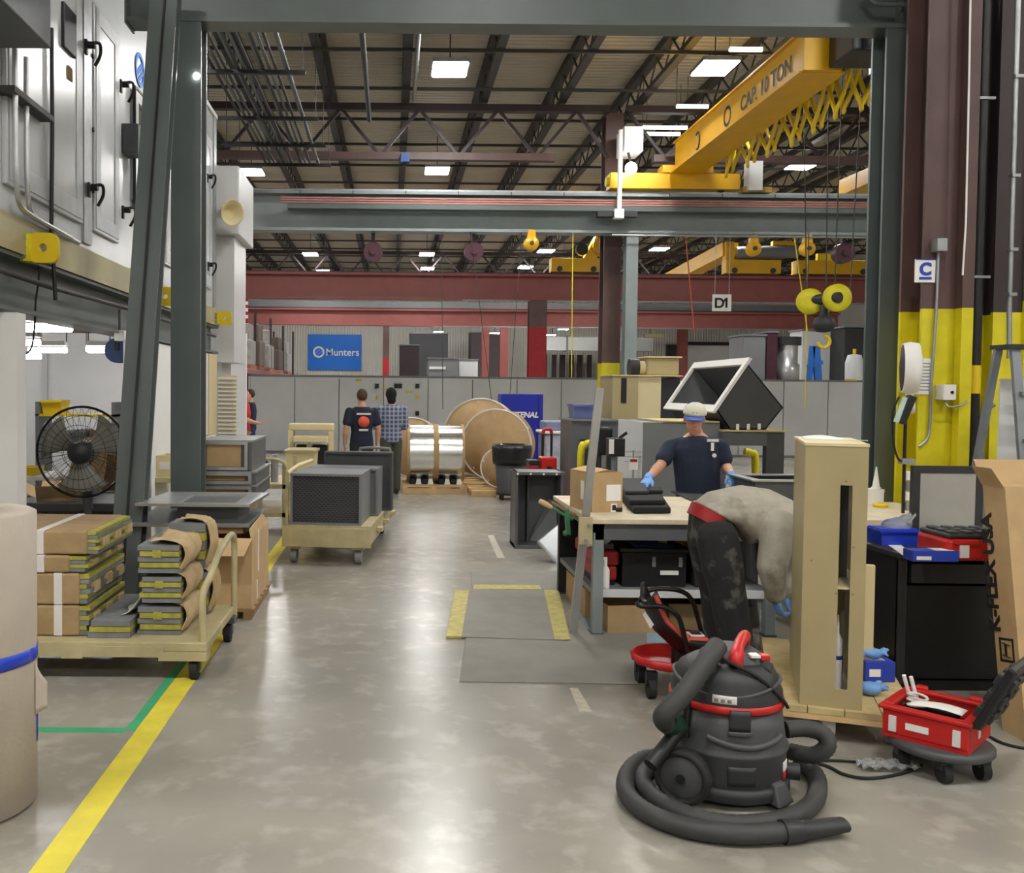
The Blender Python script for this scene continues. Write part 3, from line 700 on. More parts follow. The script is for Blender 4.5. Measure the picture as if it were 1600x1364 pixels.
# ---------------------------------------------------------------- scrap tote and cardboard in the room
a = U(34, 800, 8.5); b = U(183, 800, 8.5)
t = T('scrap_tote', 'dark grey plastic tote full of cardboard behind the fan pole', 'tote')
P('bin', openbin(MB(), a.x-0.1, b.x+0.02, 8.35, 9.3, 0.0, 0.62, 0.03, 0.06), CHAR, t)
P('rim', openbin(MB(), a.x-0.14, b.x+0.05, 8.31, 9.34, 0.58, 0.66, 0.06), CHAR, t, 0.01)
for k in range(7): P('rib', MB().box(a.x-0.02+0.13*k, a.x+0.02+0.13*k, 8.33, 8.42, 0.03, 0.58), CHARD, t)
def carton(name, label, c, sx, sy, sz, rz, m=CARD, flaps=True, group=None, tilt=0.0, tape=True, closed=False):
    t = T(name, label, 'box', group, loc=c, rz=rz)
    if tilt: t.rotation_euler = (tilt, 0, rz)
    b = MB()
    if closed: b.box(-sx/2, sx/2, -sy/2, sy/2, 0, sz)
    else: openbin(b, -sx/2, sx/2, -sy/2, sy/2, 0, sz, 0.008)
    P('body', b, m, t)
    if flaps:
        for k, (ax, s) in enumerate((('x', -1), ('x', 1), ('y', -1), ('y', 1))):
            f = MB(); L_ = (sx if ax == 'x' else sy)*0.42; an = (0.5, 0.9, 1.0, 0.35)[k]
            if ax == 'x': f.hexa([(s*sx/2,-sy/2,sz-0.006),(s*sx/2+s*L_*math.cos(an),-sy/2,sz+L_*math.sin(an)-0.006),(s*sx/2+s*L_*math.cos(an),sy/2,sz+L_*math.sin(an)-0.006),(s*sx/2,sy/2,sz-0.006)], [(s*sx/2,-sy/2,sz),(s*sx/2+s*L_*math.cos(an),-sy/2,sz+L_*math.sin(an)),(s*sx/2+s*L_*math.cos(an),sy/2,sz+L_*math.sin(an)),(s*sx/2,sy/2,sz)])
            else: f.hexa([(-sx/2,s*sy/2,sz-0.006),(sx/2,s*sy/2,sz-0.006),(sx/2,s*sy/2+s*L_*math.cos(an),sz+L_*math.sin(an)-0.006),(-sx/2,s*sy/2+s*L_*math.cos(an),sz+L_*math.sin(an)-0.006)], [(-sx/2,s*sy/2,sz),(sx/2,s*sy/2,sz),(sx/2,s*sy/2+s*L_*math.cos(an),sz+L_*math.sin(an)),(-sx/2,s*sy/2+s*L_*math.cos(an),sz+L_*math.sin(an))])
            P('flap', f, m, t)
    elif tape: P('tape', MB().box(-0.03, 0.03, -sy/2-0.002, sy/2+0.002, sz*0.75, sz+0.002), PINKP, t, label='strip of packing tape')
    return t
c = U(95, 812, 8.75); carton('cardboard_box', 'open cardboard box sitting crooked in the grey tote', (c.x, 8.8, 0.36), 0.42, 0.36, 0.34, 0.25, tilt=0.12)
c = U(165, 745, 10.6); carton('cardboard_box', 'brown cardboard box behind the right of the fan', (c.x, 10.6, 0), 0.5, 0.45, 0.95, 0.1, CARDD, False)
for k, (px, lean) in enumerate(((78, 0.42), (90, 0.34), (101, 0.28))):
    c = U(px, 790, 9.9 - 0.1*k); m = MB(); m.hexa([(c.x-0.05,c.y,0),(c.x+0.28,c.y,0),(c.x+0.28,c.y+0.012,0),(c.x-0.05,c.y+0.012,0)], [(c.x+0.1+lean*0.2,c.y+lean,1.15),(c.x+0.34+lean*0.2,c.y+lean,1.15),(c.x+0.34+lean*0.2,c.y+lean+0.012,1.15),(c.x+0.1+lean*0.2,c.y+lean+0.012,1.15)])
    S('cardboard_sheet', 'flat cardboard sheet leaning behind the fan, %s of three' % ('leftmost', 'middle', 'rightmost')[k], 'cardboard', m, (CARDD, CARD, CARDD)[k])
t = T('shelf_unit', 'yellow and grey stocked shelf seen through the top of the fan', 'shelf')
c = U(125, 650, 13); P('end_frame', MB().box(c.x-0.55, c.x-0.5, 12.8, 13.3, 0, 1.5), GREYM, t); P('end_frame', MB().box(c.x+0.5, c.x+0.55, 12.8, 13.3, 0, 1.5), GREYM, t)
for z in (0.4, 0.85, 1.3): P('shelf', MB().box(c.x-0.55, c.x+0.55, 12.8, 13.3, z, z+0.03), YELB if z > 1 else GREYM, t)
for k in range(3): 
    t = T('storage_bin', '%s bin on the shelf seen through the fan' % ('yellow', 'grey', 'brown')[k], 'bin'); P('shell', openbin(MB(), c.x-0.5+0.34*k, c.x-0.2+0.34*k, 12.85, 13.2, 0.88 if k else 1.33, 1.1 if k else 1.52, 0.02, 0.03), (YELB, GREYM, CARDD)[k], t); P('lip', MB().box(c.x-0.5+0.34*k, c.x-0.2+0.34*k, 12.83, 12.85, 1.07 if k else 1.49, 1.1 if k else 1.52), (YELB, GREYM, CARDD)[k], t)
t = T('packing_table', 'white topped packing table in the white room', 'table')
a = U(30, 760, 11); b = U(75, 760, 11); P('top', MB().box(a.x-0.6, b.x+0.2, 10.7, 11.5, 0.62, 0.66), PAPER, t)
for x in (a.x-0.5, b.x+0.12):
    for y in (10.75, 11.42): P('leg', MB().box(x, x+0.05, y, y+0.05, 0, 0.62), GREYM, t)
t = T('storage_bin', 'flat yellow tray lying on the white packing table', 'bin'); c = U(45, 742, 11); P('tray', openbin(MB(), c.x-0.22, c.x+0.16, 10.8, 11.1, 0.66, 0.76, 0.015, 0.02), YELB, t); P('handle', MB().box(c.x-0.08, c.x+0.05, 10.78, 10.8, 0.71, 0.74), YELS, t)
t = T('utility_cart', 'cream two-shelf utility cart beside the left column', 'cart')
a = U(236, 800, 10.4); b = U(268, 800, 10.4)
for z in (0.32, 0.66): P('shelf', MB().box(a.x, b.x+0.15, 10.2, 10.9, z, z+0.05), CREAM, t)
for x in (a.x, b.x+0.11):
    for y in (10.2, 10.86): P('post', MB().box(x, x+0.04, y, y+0.04, 0.08, 0.9), CREAM, t); P('wheel', MB().cyl((x, y+0.02, 0.04), (x+0.03, y+0.02, 0.04), 0.04, n=12), BLACKR, t)
t = T('parts_bin', 'cream bin on the utility cart beside the left column', 'bin'); P('bin', openbin(MB(), a.x+0.08, b.x+0.08, 10.3, 10.7, 0.71, 0.95, 0.015), TANL, t); P('label_card', MB().box(a.x+0.12, b.x, 10.295, 10.3, 0.8, 0.88), PAPER, t)
# ---------------------------------------------------------------- conduit rack under the roof at left
t = None
for i in range(13):
    x = -2.75 + 0.095*i + (0.06 if i % 4 == 3 else 0)
    S('roof_conduit', 'dark conduit in the bundle running under the roof at left' if i < 12 else 'bright conduit on the right side of the roof bundle', 'conduit', MB().cyl((x, 9, 6.55), (x, 20.2, 6.55), 0.026 if i < 12 else 0.018, n=8), GALV if i == 12 else (STEEL if i % 2 else DARKM), 'roof conduits' if i < 12 else None)
for i, (y, lab) in enumerate(((14.2, 'black conduit hanger bar, nearest of four'), (16.6, 'black conduit hanger bar, second from the front'), (18.4, 'black conduit hanger bar, third from the front'), (20.0, 'black conduit hanger bar, farthest of four'))):
    t = T('conduit_hanger', lab, 'hanger'); P('bar', MB().box(-3.4, -1.35, y-0.03, y+0.03, 6.46, 6.52), BLACK, t)
    for x in (-3.3, -1.4): P('rod', MB().cyl((x, y, 6.5), (x, y, 8.2), 0.008, n=6), DARKM, t)
S('roof_conduit', 'single dark pipe along the roof between the bundle and the aisle lamps', 'conduit', MB().cyl((-0.55, 9, 7.6), (-0.55, 20.5, 7.6), 0.05, n=10), DARKM)
S('roof_conduit', 'shiny vertical looking pipe beside a joist above the centre', 'conduit', MB().cyl((0.42, 10, 8.05), (0.42, 20.5, 8.05), 0.045, n=10), GALV)
t = T('junction_box', 'small blue junction box on the centre roof truss', 'junction box'); c = U(633, 247, 20.8); P('box', MB().box(c.x-0.1, c.x+0.1, 20.72, 20.9, c.z-0.1, c.z+0.1), mat('reel_blue', '274a86', 0.5), t, 0.01); P('clamp', MB().box(c.x-0.03, c.x+0.03, 20.85, 20.95, c.z-0.15, c.z+0.15), DARKM, t)
# ---------------------------------------------------------------- yellow bridge crane
t = T('bridge_crane', 'yellow overhead bridge crane marked CAP 10 TON', 'crane')
x0, x1, zb, zt = 6.08, 6.62, 6.52, 7.12
gd = P('girder', MB().box(x0+0.04, x1-0.04, 14.0, 20.4, zb, zt), YEL, t)
P('bottom_flange', MB().box(x0-0.06, x1+0.1, 14.0, 20.4, zb-0.03, zb), YEL, t)
P('top_flange', MB().box(x0-0.02, x1+0.04, 14.0, 20.4, zt, zt+0.03), YEL, t)
P('trolley_rail', MB().box(x0+0.2, x0+0.27, 14.0, 20.4, zt+0.03, zt+0.09), GALV, t)
P('end_truck', MB().box(4.72, 7.55, 20.42, 20.8, 6.16, 6.5), YEL, t, 0.01)
P('girder_seat', MB().box(5.85, 6.95, 20.38, 20.78, 6.5, 6.66), YEL, t)
for x in (4.66, 7.5): P('buffer', MB().cyl((x, 20.6, 6.33), (x+0.1, 20.6, 6.33), 0.1, n=14), YELS, t)
for x in (5.0, 7.2): P('wheel', MB().cyl((x, 20.54, 6.2), (x, 20.66, 6.2), 0.09, n=16), DARKM, t)
P('cover_plate', MB().box(x0-0.03, x1, 13.9, 14.0, 6.5, 7.5), YEL, t)
for k, (s_, y) in enumerate((('C', 18.3),)): pass
fx = x0+0.036
lettering('CAP. 10 TON', 0.36, (fx, 16.6, zb+0.16), (0,-1,0), (0,0,1), INK, t, bold=0.006)
lm = MB(); ringplate(lm, (fx, 17.25, zb+0.28), (0,-1,0), (0,0,1), circ(0.19), circ(0.13), 0.006); P('emblem', lm, INK, t)
lm = MB(); lm.tube([(fx, 18.9+0.13*math.cos(a), zb+0.27+0.17*math.sin(a)) for a in [0.9+0.38*k for k in range(12)]], 0.02, 6); P('emblem', lm, INK, t)
hs = P('hoist', MB().box(x0+0.3, x1+0.95, 13.1, 13.85, 6.5, 7.35), BLACK, t, 0.03)
P('hoist_drum', MB().cyl((x1-0.1, 13.0, 6.75), (x1+0.9, 13.0, 6.75), 0.26, n=18), CHARD, t)
P('motor', MB().cyl((x1+0.9, 13.3, 6.85), (x1+1.4, 13.3, 6.85), 0.2, n=16), GREYM, t)
P('trolley_frame', MB().box(x0-0.1, x1+1.2, 13.86, 13.98, 7.2, 7.4), YEL, t)
P('control_panel', MB().box(7.7, 8.0, 20.3, 20.6, 6.12, 6.75), GREYL, t)
P('panel_foot', MB().box(7.62, 8.25, 20.42, 20.75, 6.1, 6.22), mat('ochre_paint', 'a98a3c', 0.5), t)
# festoon
tr = T('festoon_system', 'yellow looped festoon cable hanging from its rail under the crane', 'cable')
tops = [(1142, 214, 19.3), (1154, 207, 18.6), (1183, 184, 17.6), (1218, 160, 16.6), (1253, 138, 15.8), (1292, 107, 14.9), (1328, 107, 14.5), (1366, 112, 14.4)]
bots = [(1134, 276, 19.0), (1168, 260, 18.1), (1199, 244, 17.1), (1237, 228, 16.2), (1271, 208, 15.4), (1305, 185, 14.7), (1346, 172, 14.4)]
tp = [U(*p) for p in tops]; bt = [U(*p) for p in bots]
P('rail', MB().bar(tp[0] + Vector((0,0.5,0.12)), tp[5] + Vector((0,-0.3,0.14)), 0.05, 0.07).bar(tp[5] + Vector((0,0,0.14)), tp[7] + Vector((0.1,0,0.14)), 0.05, 0.07), GALV, tr)
for i in range(7):
    for o, sc in ((0.0, 1.0), (0.13, 0.88)):
        a, b = tp[i] + Vector((o, 0.04, 0)), tp[i+1] + Vector((o, -0.04, 0)); q = bt[i] + Vector((o, 0, 0)); q.z = a.z*0.5+b.z*0.5 - ((a.z+b.z)/2 - q.z)*sc
        w1 = (b-a)*0.22
        P('cable_loop', MB().tube(spline([a, a.lerp(q, 0.5)+w1*-0.1, a.lerp(q, 0.85)+w1*0.25, q, b.lerp(q, 0.85)-w1*0.25, b.lerp(q, 0.5)+w1*0.1, b], 4), 0.035, 8), YELB, tr)
for p in tp: P('trolley', MB().box(p.x-0.05, p.x+0.18, p.y-0.06, p.y+0.06, p.z-0.03, p.z+0.12), GALV, tr)
for k_, lab_ in ((4, 'dark arm carrying the near end of the festoon rail'), (1, 'dark arm carrying the far end of the festoon rail')):
    S('festoon_hanger', lab_, 'bracket', MB().bar(tp[k_] + Vector((0.02,0,0.16)), (x1, tp[k_].y, 7.0), 0.06, 0.06), DARKM)
# second yellow cranes further back
def far_crane(x0, x1, xg, label, y=34.0, zr=6.2):
    t = T('bridge_crane', label, 'crane')
    P('end_truck', MB().box(x0, x1, y-0.25, y+0.25, zr, zr+0.5), YEL, t, 0.02)
    P('girder', MB().hexa([(xg, y-9, zr+0.5), (xg+0.8, y-9, zr+0.5), (xg+0.8, y, zr+0.5), (xg, y, zr+0.5)], [(xg, y-9, zr+1.3), (xg+0.8, y-9, zr+1.3), (xg+0.8, y, zr+1.3), (xg, y, zr+1.3)]), YEL, t) if False else None
    for x in (x0+0.3, x1-0.3): P('wheel', MB().cyl((x, y-0.3, zr+0.1), (x, y+0.3, zr+0.1), 0.1, n=14), DARKM, t)
    return t
z = U(905, 426, 34).z
t = far_crane(U(866, 0, 34).x, U(945, 0, 34).x, 0, 'far yellow crane end carriage left of the brown column', 34, z)
P('arm', MB().bar((U(918, 420, 34).x, 34, z+0.4), (U(936, 385, 34).x, 33.9, z+1.2), 0.4, 0.5, ref=(0,1,0)), YEL, t); c = U(937, 386, 33.8); P('motor', MB().cyl((c.x, 33.5, c.z), (c.x, 34.1, c.z), 0.3, n=18), YEL, t); c = U(909, 390, 33.8); P('cable_drum', MB().cyl((c.x, 33.7, c.z), (c.x, 33.9, c.z), 0.22, n=16), BLACK, t)
t = far_crane(U(1140, 0, 34).x, U(1226, 0, 34).x, 0, 'far yellow crane trolley right of the grey post', 34, z)
P('side_frame', MB().box(U(1140, 0, 34).x, U(1153, 0, 34).x, 33.8, 34.2, z+0.5, z+1.15), YEL, t); P('hoist_drum', MB().cyl((U(1158, 0, 34).x, 34, z+0.75), (U(1255, 0, 34).x, 34, z+0.85), 0.24, n=16), GREYM, t)
P('girder', MB().bar((U(1046, 0, 40).x, 41, z+0.3), (U(1150, 0, 34).x, 34, z+0.9), 0.6, 0.5), YEL, t); P('top_rail', MB().box(U(1215, 0, 34).x, U(1250, 0, 34).x, 33.9, 34.1, z+1.05, z+1.2), YEL, t)
t = far_crane(U(1240, 0, 34.6).x, U(1354, 0, 34.6).x, 0, 'far yellow crane end carriage left of the tall grey right column', 34.0, z); P('upper_bar', MB().box(U(1290, 0, 34).x, U(1330, 0, 34).x, 34.1, 34.3, z+0.5, z+0.8), YELS, t)
t = T('crane_girder', 'bright yellow sloping girder end seen left of the tall right column', 'crane')
a = U(1310, 308, 24); b = U(1440, 262, 21); zc = a.z
P('girder', MB().hexa([(a.x, 24, zc), (a.x+0.7, 24, zc), (a.x+0.9, 17, zc), (a.x+0.2, 17, zc)], [(a.x, 24, zc+0.42), (a.x+0.7, 24, zc+0.42), (a.x+0.9, 17, zc+0.42), (a.x+0.2, 17, zc+0.42)]), YEL, t); P('flange', MB().box(a.x-0.12, a.x+0.9, 17, 24.0, zc-0.03, zc), YEL, t)
# ---------------------------------------------------------------- reels and balancers hanging under the grey runway beam
def reel(px, py, Y, r, m, label, cat='hose reel', top=5.18):
    c = U(px, py, Y); t = T('hose_reel', label, cat)
    P('drum', MB().cyl((c.x, Y-0.12, c.z), (c.x, Y+0.12, c.z), r, n=24), m, t, 0.01)
    P('hub', MB().cyl((c.x, Y-0.16, c.z), (c.x, Y-0.12, c.z), r*0.35, n=14), m, t)
    P('hanger', MB().box(c.x-0.04, c.x+0.04, Y-0.05, Y+0.05, c.z+r*0.9, top), BROWND, t)
    return c
MAR = mat('maroon_enamel', '4a2230', 0.45)
reel(583, 394, 20.7, 0.21, MAR, 'maroon round reel under the runway beam, leftmost of three')
reel(740, 394, 20.7, 0.21, MAR, 'maroon round reel under the runway beam, middle of three')
reel(1317, 396, 20.7, 0.22, MAR, 'maroon round reel under the runway beam, rightmost of three')
def balancer(px, py, label, ropeto=None, Y=20.4, r=0.16):
    c = U(px, py, Y); t = T('tool_balancer', label, 'tool balancer')
    P('housing', MB().lathe([(0.0, -0.1), (r*0.9, -0.1), (r, -0.06), (r, 0.06), (r*0.9, 0.1), (0, 0.1)], c, (0,1,0), 24), YEL, t)
    P('neck', MB().prism([(-r*0.6, 0), (r*0.6, 0), (r*0.45, r*1.3), (-r*0.45, r*1.3)], (c.x, Y-0.08, c.z+r*0.55), (1,0,0), (0,0,1), (0,0.16,0)), YEL, t)
    P('hub', MB().cyl((c.x, Y-0.13, c.z), (c.x, Y-0.09, c.z), r*0.3, n=12), DARKM, t)
    P('hook', MB().cyl((c.x, Y, c.z+r*1.6), (c.x, Y, 5.2), 0.02, n=8), DARKM, t)
    if ropeto: P('rope', MB().tube([(c.x, Y-0.02, c.z-r), U(*ropeto, Y)], 0.012, 6), YELS, t)
balancer(830, 381, 'yellow pear-shaped balancer left of the far crane carriage')
balancer(1177, 389, 'yellow round balancer below the runway beam, above the D1 sign')
balancer(1261, 389, 'bright yellow round balancer right of the D1 sign', (1258, 640))
t = T('bay_sign', 'white hanging bay sign reading D1', 'sign')
a = U(1113, 486, 20.3); b = U(1143, 460, 20.3); P('panel', MB().box(a.x, b.x, 20.3, 20.32, a.z, b.z), PAPER, t); lettering('D', 0.3, (a.x+0.035, 20.295, a.z+0.075), (1,0,0), (0,0,1), INK, t, bold=0.008); P('digit', MB().box(b.x-0.13, b.x-0.085, 20.292, 20.298, a.z+0.075, a.z+0.29).bar((b.x-0.11, 20.295, a.z+0.27), (b.x-0.17, 20.295, a.z+0.215), 0.04, 0.006, ref=(0,1,0)), INK, t)
for x in (a.x+0.05, b.x-0.05): P('wire', MB().cyl((x, 20.31, b.z), (x, 20.31, 5.2), 0.006, n=6), GALV, t)
# hook block
t = T('hook_block', 'yellow crane hook block hanging on wire ropes', 'hook block')
c = U(1305, 466, 17.0)
P('sheave', MB().lathe([(0.1, -0.12), (0.25, -0.12), (0.25, -0.02), (0.2, 0.02), (0.12, 0.02)], c, (0,1,0), 28), YELS, t)
P('sheave', MB().lathe([(0.1, -0.12), (0.24, -0.12), (0.24, -0.02), (0.19, 0.02), (0.12, 0.02)], c + Vector((-0.27, 0.4, -0.03)), (0.5,0.85,0), 28), YELS, t)
P('axle', MB().cyl(c + Vector((0,-0.16,0)), c + Vector((-0.3,0.5,0)), 0.1, n=14), CHARD, t)
P('swivel', MB().lathe([(0.0,-0.62), (0.14, -0.6), (0.2, -0.48), (0.17, -0.36), (0.08, -0.3), (0.08,-0.1)], c + Vector((-0.12,0.15,0)), (0,0,1), 18), CHARD, t)
P('hook', MB().tube([c + Vector((-0.12+0.11*math.cos(a), 0.15, -0.78+0.11*math.sin(a))) for a in [1.57-0.35*k for k in range(14)]], 0.035, 8), YELB, t)
for dx, dy in ((-0.3, 0.5), (-0.1, 0.15), (0.22, -0.1), (0.08, 0.2)):
    P('wire_rope', MB().cyl(c + Vector((dx, dy, 0.1)), (c.x+dx*1.6, c.y+dy, 8.1), 0.012, n=6), DARKM, t)
P('support_beam', MB().box(7.1, 9.2, c.y-0.2, c.y+0.7, 8.06, 8.155), DARKM, t)
t = T('hook_pendant', 'small red round reel beside the yellow hook block', 'reel'); c = U(1261, 477, 20.2); P('drum', MB().cyl((c.x, 20.1, c.z), (c.x, 20.3, c.z), 0.15, n=18), REDC, t); P('hub', MB().cyl((c.x, 20.07, c.z), (c.x, 20.1, c.z), 0.06, n=12), BLACK, t); P('hanger', MB().cyl((c.x, 20.2, c.z+0.1), (c.x, 20.2, 5.2), 0.012, n=6), DARKM, t)
# white electrical box and drop pipe at the mid column
t = T('electrical_box', 'white electrical cabinet with a drop pipe high on the mid brown column', 'electrical box')
a = U(975, 236, 20.2); b = U(1006, 197, 20.2); P('cabinet', MB().box(a.x, b.x, 20.2, 20.9, a.z, b.z), PAPER, t, 0.02)
c = U(969, 250, 20.15); P('drop_pipe', MB().cyl((c.x, 20.15, U(969, 338, 20.15).z), (c.x, 20.15, b.z-0.1), 0.05, n=10), PAPER, t)
c = U(967, 334, 20.1); P('pull_box', MB().box(c.x-0.1, c.x+0.1, 20.05, 20.25, c.z-0.1, c.z+0.1), PAPER, t); P('cross_bracket', MB().box(c.x-0.45, c.x+0.4, 20.1, 20.3, c.z-0.06, c.z+0.05), CHARD, t)
t = T('flood_lamp', 'small bright flood lamp under the white electrical cabinet', 'lamp'); c = U(986, 263, 20.1); P('bulb', MB().ell(c, 0.13), TUBEM, t); P('bracket', MB().cyl(c + Vector((0,0,0.1)), (c.x, c.y+0.3, a.z+0.05), 0.03, n=8), DARKM, t)
for (xa, xb, y, lab) in ((1140, 1190, 77, 'white strip light above the near crane lamp'), (1057, 1106, 166, 'white strip light left of the crane girder, upper'), (1004, 1073, 199, 'white strip light beside the electrical cabinet, longer one'), (1010, 1062, 209, 'white strip light beside the electrical cabinet, shorter one')):
    a = UZ(xa, y, 7.75); b = Vector((a.x + (xb-xa)/FPX*a.y, a.y, a.z)); t = T('strip_light', lab, 'ceiling light'); P('tube', MB().cyl(a, b, 0.045, n=8), mat('strip_glow', 'f3f3ec', 0.4, emit=2.0), t)
    for q in (a, b): P('hanger', MB().cyl(q, (q.x, q.y, 8.9), 0.008, n=6), DARKM, t)
# hanging cords
for i, (pa, pb, Y, m, r, lab) in enumerate((((895, 375), (893, 590), 20.2, YELS, 0.012, 'thin yellow rope hanging left of the brown column'),
        ((735, 380), (770, 640), 19.5, DARKM, 0.008, 'thin dark cord slanting down to the large reels'), ((815, 375), (795, 640), 19.5, DARKM, 0.008, 'thin dark cord hanging down above the cobalt cabinet'),
        ((1240, 400), (1262, 520), 20.2, YELS, 0.014, 'slack yellow sling beside the D1 sign'), ((1070, 410), (1085, 520), 20.4, mat('orange_cord', 'c25a35', 0.6), 0.014, 'orange cord hanging left of the D1 sign'),
        ((690, 375), (692, 640), 19.8, DARKM, 0.007, 'thin dark cord hanging straight in front of the grey partition'))):
    Y = 20.45; a = U(*pa, Y); a.z = 5.18; S('drop_rope', lab, 'cord', MB().tube([a, U(*pb, Y)], r, 6), m)
t = T('flood_lamp', 'tiny bright lamp at the inner corner of the left column and top beam', 'lamp'); c = U(307, 119, 8.0); P('bulb', MB().ell(c, 0.03), TUBEM, t); P('bracket', MB().bar(c + Vector((-0.01,0,0)), c + Vector((-0.06,0.05,0.06)), 0.03, 0.03), GALV, t)
# ---------------------------------------------------------------- floor markings and mats
def slab(pts, z0, z1):
    b = [Vector((p.x, p.y, z0)) for p in pts]; t_ = [Vector((p.x, p.y, z1)) for p in pts]
    return MB().hexa(b, t_)
S('floor_line', 'long yellow painted line along the left side of the aisle', 'floor marking', MB().box(-1.255, -1.13, 2.4, 12.5, 0, 0.002), LINEY)
t = T('floor_tape', 'green tape corner on the floor inside the yellow line', 'floor marking')
P('long_strip', MB().box(-1.31, -1.258, 4.55, 5.9, 0, 0.0015), LINEG, t); P('cross_strip', MB().box(-1.85, -1.31, 4.52, 4.585, 0, 0.0015), LINEG, t)
t = T('floor_mat', 'large grey anti-fatigue mat nearest the camera', 'mat')
P('mat', slab([G(718, 1066), G(1010, 1070), G(1010, 985), G(730, 982)], 0, 0.008), MAT_RUB, t, 0.003)
t = T('floor_mat', 'middle grey mat with yellow taped sides', 'mat')
P('mat', slab([G(720, 998), G(880, 1003), G(862, 925), G(733, 923)], 0.008, 0.016), MAT_RUB, t, 0.003)
P('edge_tape', slab([G(697, 998), G(721, 998), G(733, 925), G(711, 925)], 0.002, 0.017), TAPEY, t, label='worn yellow edge tape')
P('edge_tape', slab([G(867, 1003), G(891, 1003), G(873, 925), G(850, 925)], 0.016, 0.018), TAPEY, t, label='worn yellow edge tape')
t = T('floor_mat', 'small far grey mat with a yellow front edge', 'mat')
P('mat', slab([G(738, 921), G(876, 923), G(872, 892), G(735, 894)], 0, 0.008), MAT_RUB, t, 0.003)
P('edge_tape', slab([G(739, 922), G(846, 922.5), G(843, 916), G(741, 915)], 0.008, 0.01), TAPEY, t, label='worn yellow edge tape')
t = T('floor_paint', 'light blue painted strip on the floor under the workbench', 'floor marking')
P('front_strip', slab([G(930, 1004), G(1100, 1004), G(1100, 988), G(918, 986)], 0, 0.002), BLUEFL, t); P('side_strip', slab([G(918, 990), G(930, 1003), G(897, 925), G(890, 925)], 0, 0.0015), BLUEFL, t)
S('tape_residue', 'pale strip of old tape residue on the concrete by the vacuum', 'floor marking', slab([G(905, 1112), G(925, 1112), G(903, 1075), G(890, 1075)], 0, 0.001), mat('residue', 'b3aa98', 0.6, 0, 0.2, 20))
S('tape_residue', 'pale worn tape strip on the aisle floor beyond the mats', 'floor marking', slab([G(777, 872), G(789, 872), G(771, 836), G(762, 836)], 0, 0.001), mat('residue', 'b3aa98', 0.6, 0, 0.2, 20))
# ---------------------------------------------------------------- paper covered roll at the left edge
t = T('paper_roll', 'tall paper-covered roll with blue tape at the left edge', 'roll')
rc = Vector((-1.735, 3.72, 0)); rr = 0.29
P('core', MB().lathe([(rr-0.02, 0), (rr, 0.015), (rr, 1.19), (rr-0.02, 1.2), (rr*0.5, 1.2), (rr*0.5, 1.1), (0, 1.1)], rc, n=48), mat('pale_kraft', 'aca193', 0.8, 0, 0.06, 5, 0.1, 40), t)
m = MB(); 
def strip(u, v):
    a = 2*PI*u; return (rc.x + (rr+0.003)*math.cos(a), rc.y + (rr+0.003)*math.sin(a), 0.575+0.055*v + 0.02*math.sin(a+2.2))
P('tape', MB().sheet(strip, 48, 2, 0.002), BLUEP, t, label='strip of blue masking tape')
P('tape', MB().sheet(lambda u, v: (rc.x + (rr+0.003)*math.cos(0.2+0.3*u), rc.y + (rr+0.003)*math.sin(0.2+0.3*u), 0.24+0.14*v+0.05*u), 8, 2, 0.002), BLUEP, t, label='strip of blue masking tape')
P('torn_flap', MB().sheet(lambda u, v: (rc.x + (rr+0.004+0.035*u*u)*math.cos(0.1+0.28*u), rc.y + (rr+0.004+0.035*u*u)*math.sin(0.1+0.28*u), 0.36+0.22*v*(1-0.5*u)), 8, 6, 0.002), mat('pale_kraft2', 'c4b7aa', 0.8), t)
# ---------------------------------------------------------------- filter cart
t = T('platform_cart', 'cream steel platform cart with tube handle loaded with filters', 'cart')
CX0, CX1, CY0, CY1 = -3.1, -1.06, 5.34, 6.3
P('deck', MB().box(CX0, CX1, CY0, CY1, 0.17, 0.225), CREAM, t, 0.006)
P('rail', MB().box(CX0, CX1-0.25, CY0-0.01, CY0+0.03, 0.14, 0.2), CREAM, t)
P('bracket', MB().box(CX1-0.28, CX1, CY0-0.012, CY0+0.1, 0.12, 0.17), CREAM, t); P('bracket', MB().box(-1.9, -1.78, CY0-0.012, CY0+0.08, 0.13, 0.17), CREAM, t)
P('handle', MB().tube(spline([(CX1-0.03, CY0+0.03, 0.12), (CX1-0.03, CY0+0.03, 0.3), (CX1-0.03, CY0+0.03, 0.5), (CX1-0.0, CY0+0.12, 0.6), (CX1, CY0+0.35, 0.68), (CX1, CY1-0.25, 0.73), (CX1, CY1-0.08, 0.71), (CX1, CY1-0.03, 0.62), (CX1, CY1-0.03, 0.4), (CX1, CY1-0.03, 0.15)], 5), 0.022, 10), CREAM, t)
for x, y in ((CX1-0.08, CY0+0.05), (CX1-0.03, CY1-0.1), (CX0+0.1, CY0+0.08), (CX0+0.1, CY1-0.1)):
    w_ = P('caster', MB().box(x-0.05, x+0.05, y-0.04, y+0.04, 0.13, 0.17).bar((x-0.028, y, 0.05), (x-0.028, y, 0.14), 0.01, 0.05, ref=(0,1,0)).bar((x+0.028, y, 0.05), (x+0.028, y, 0.14), 0.01, 0.05, ref=(0,1,0)), GREYD, t)
    P('wheel', MB().cyl((x-0.022, y, 0.062), (x+0.022, y, 0.062), 0.062, n=18), BLACKR, w_); P('hub', MB().cyl((x-0.03, y, 0.062), (x+0.03, y, 0.062), 0.024, n=12), GALV, w_)
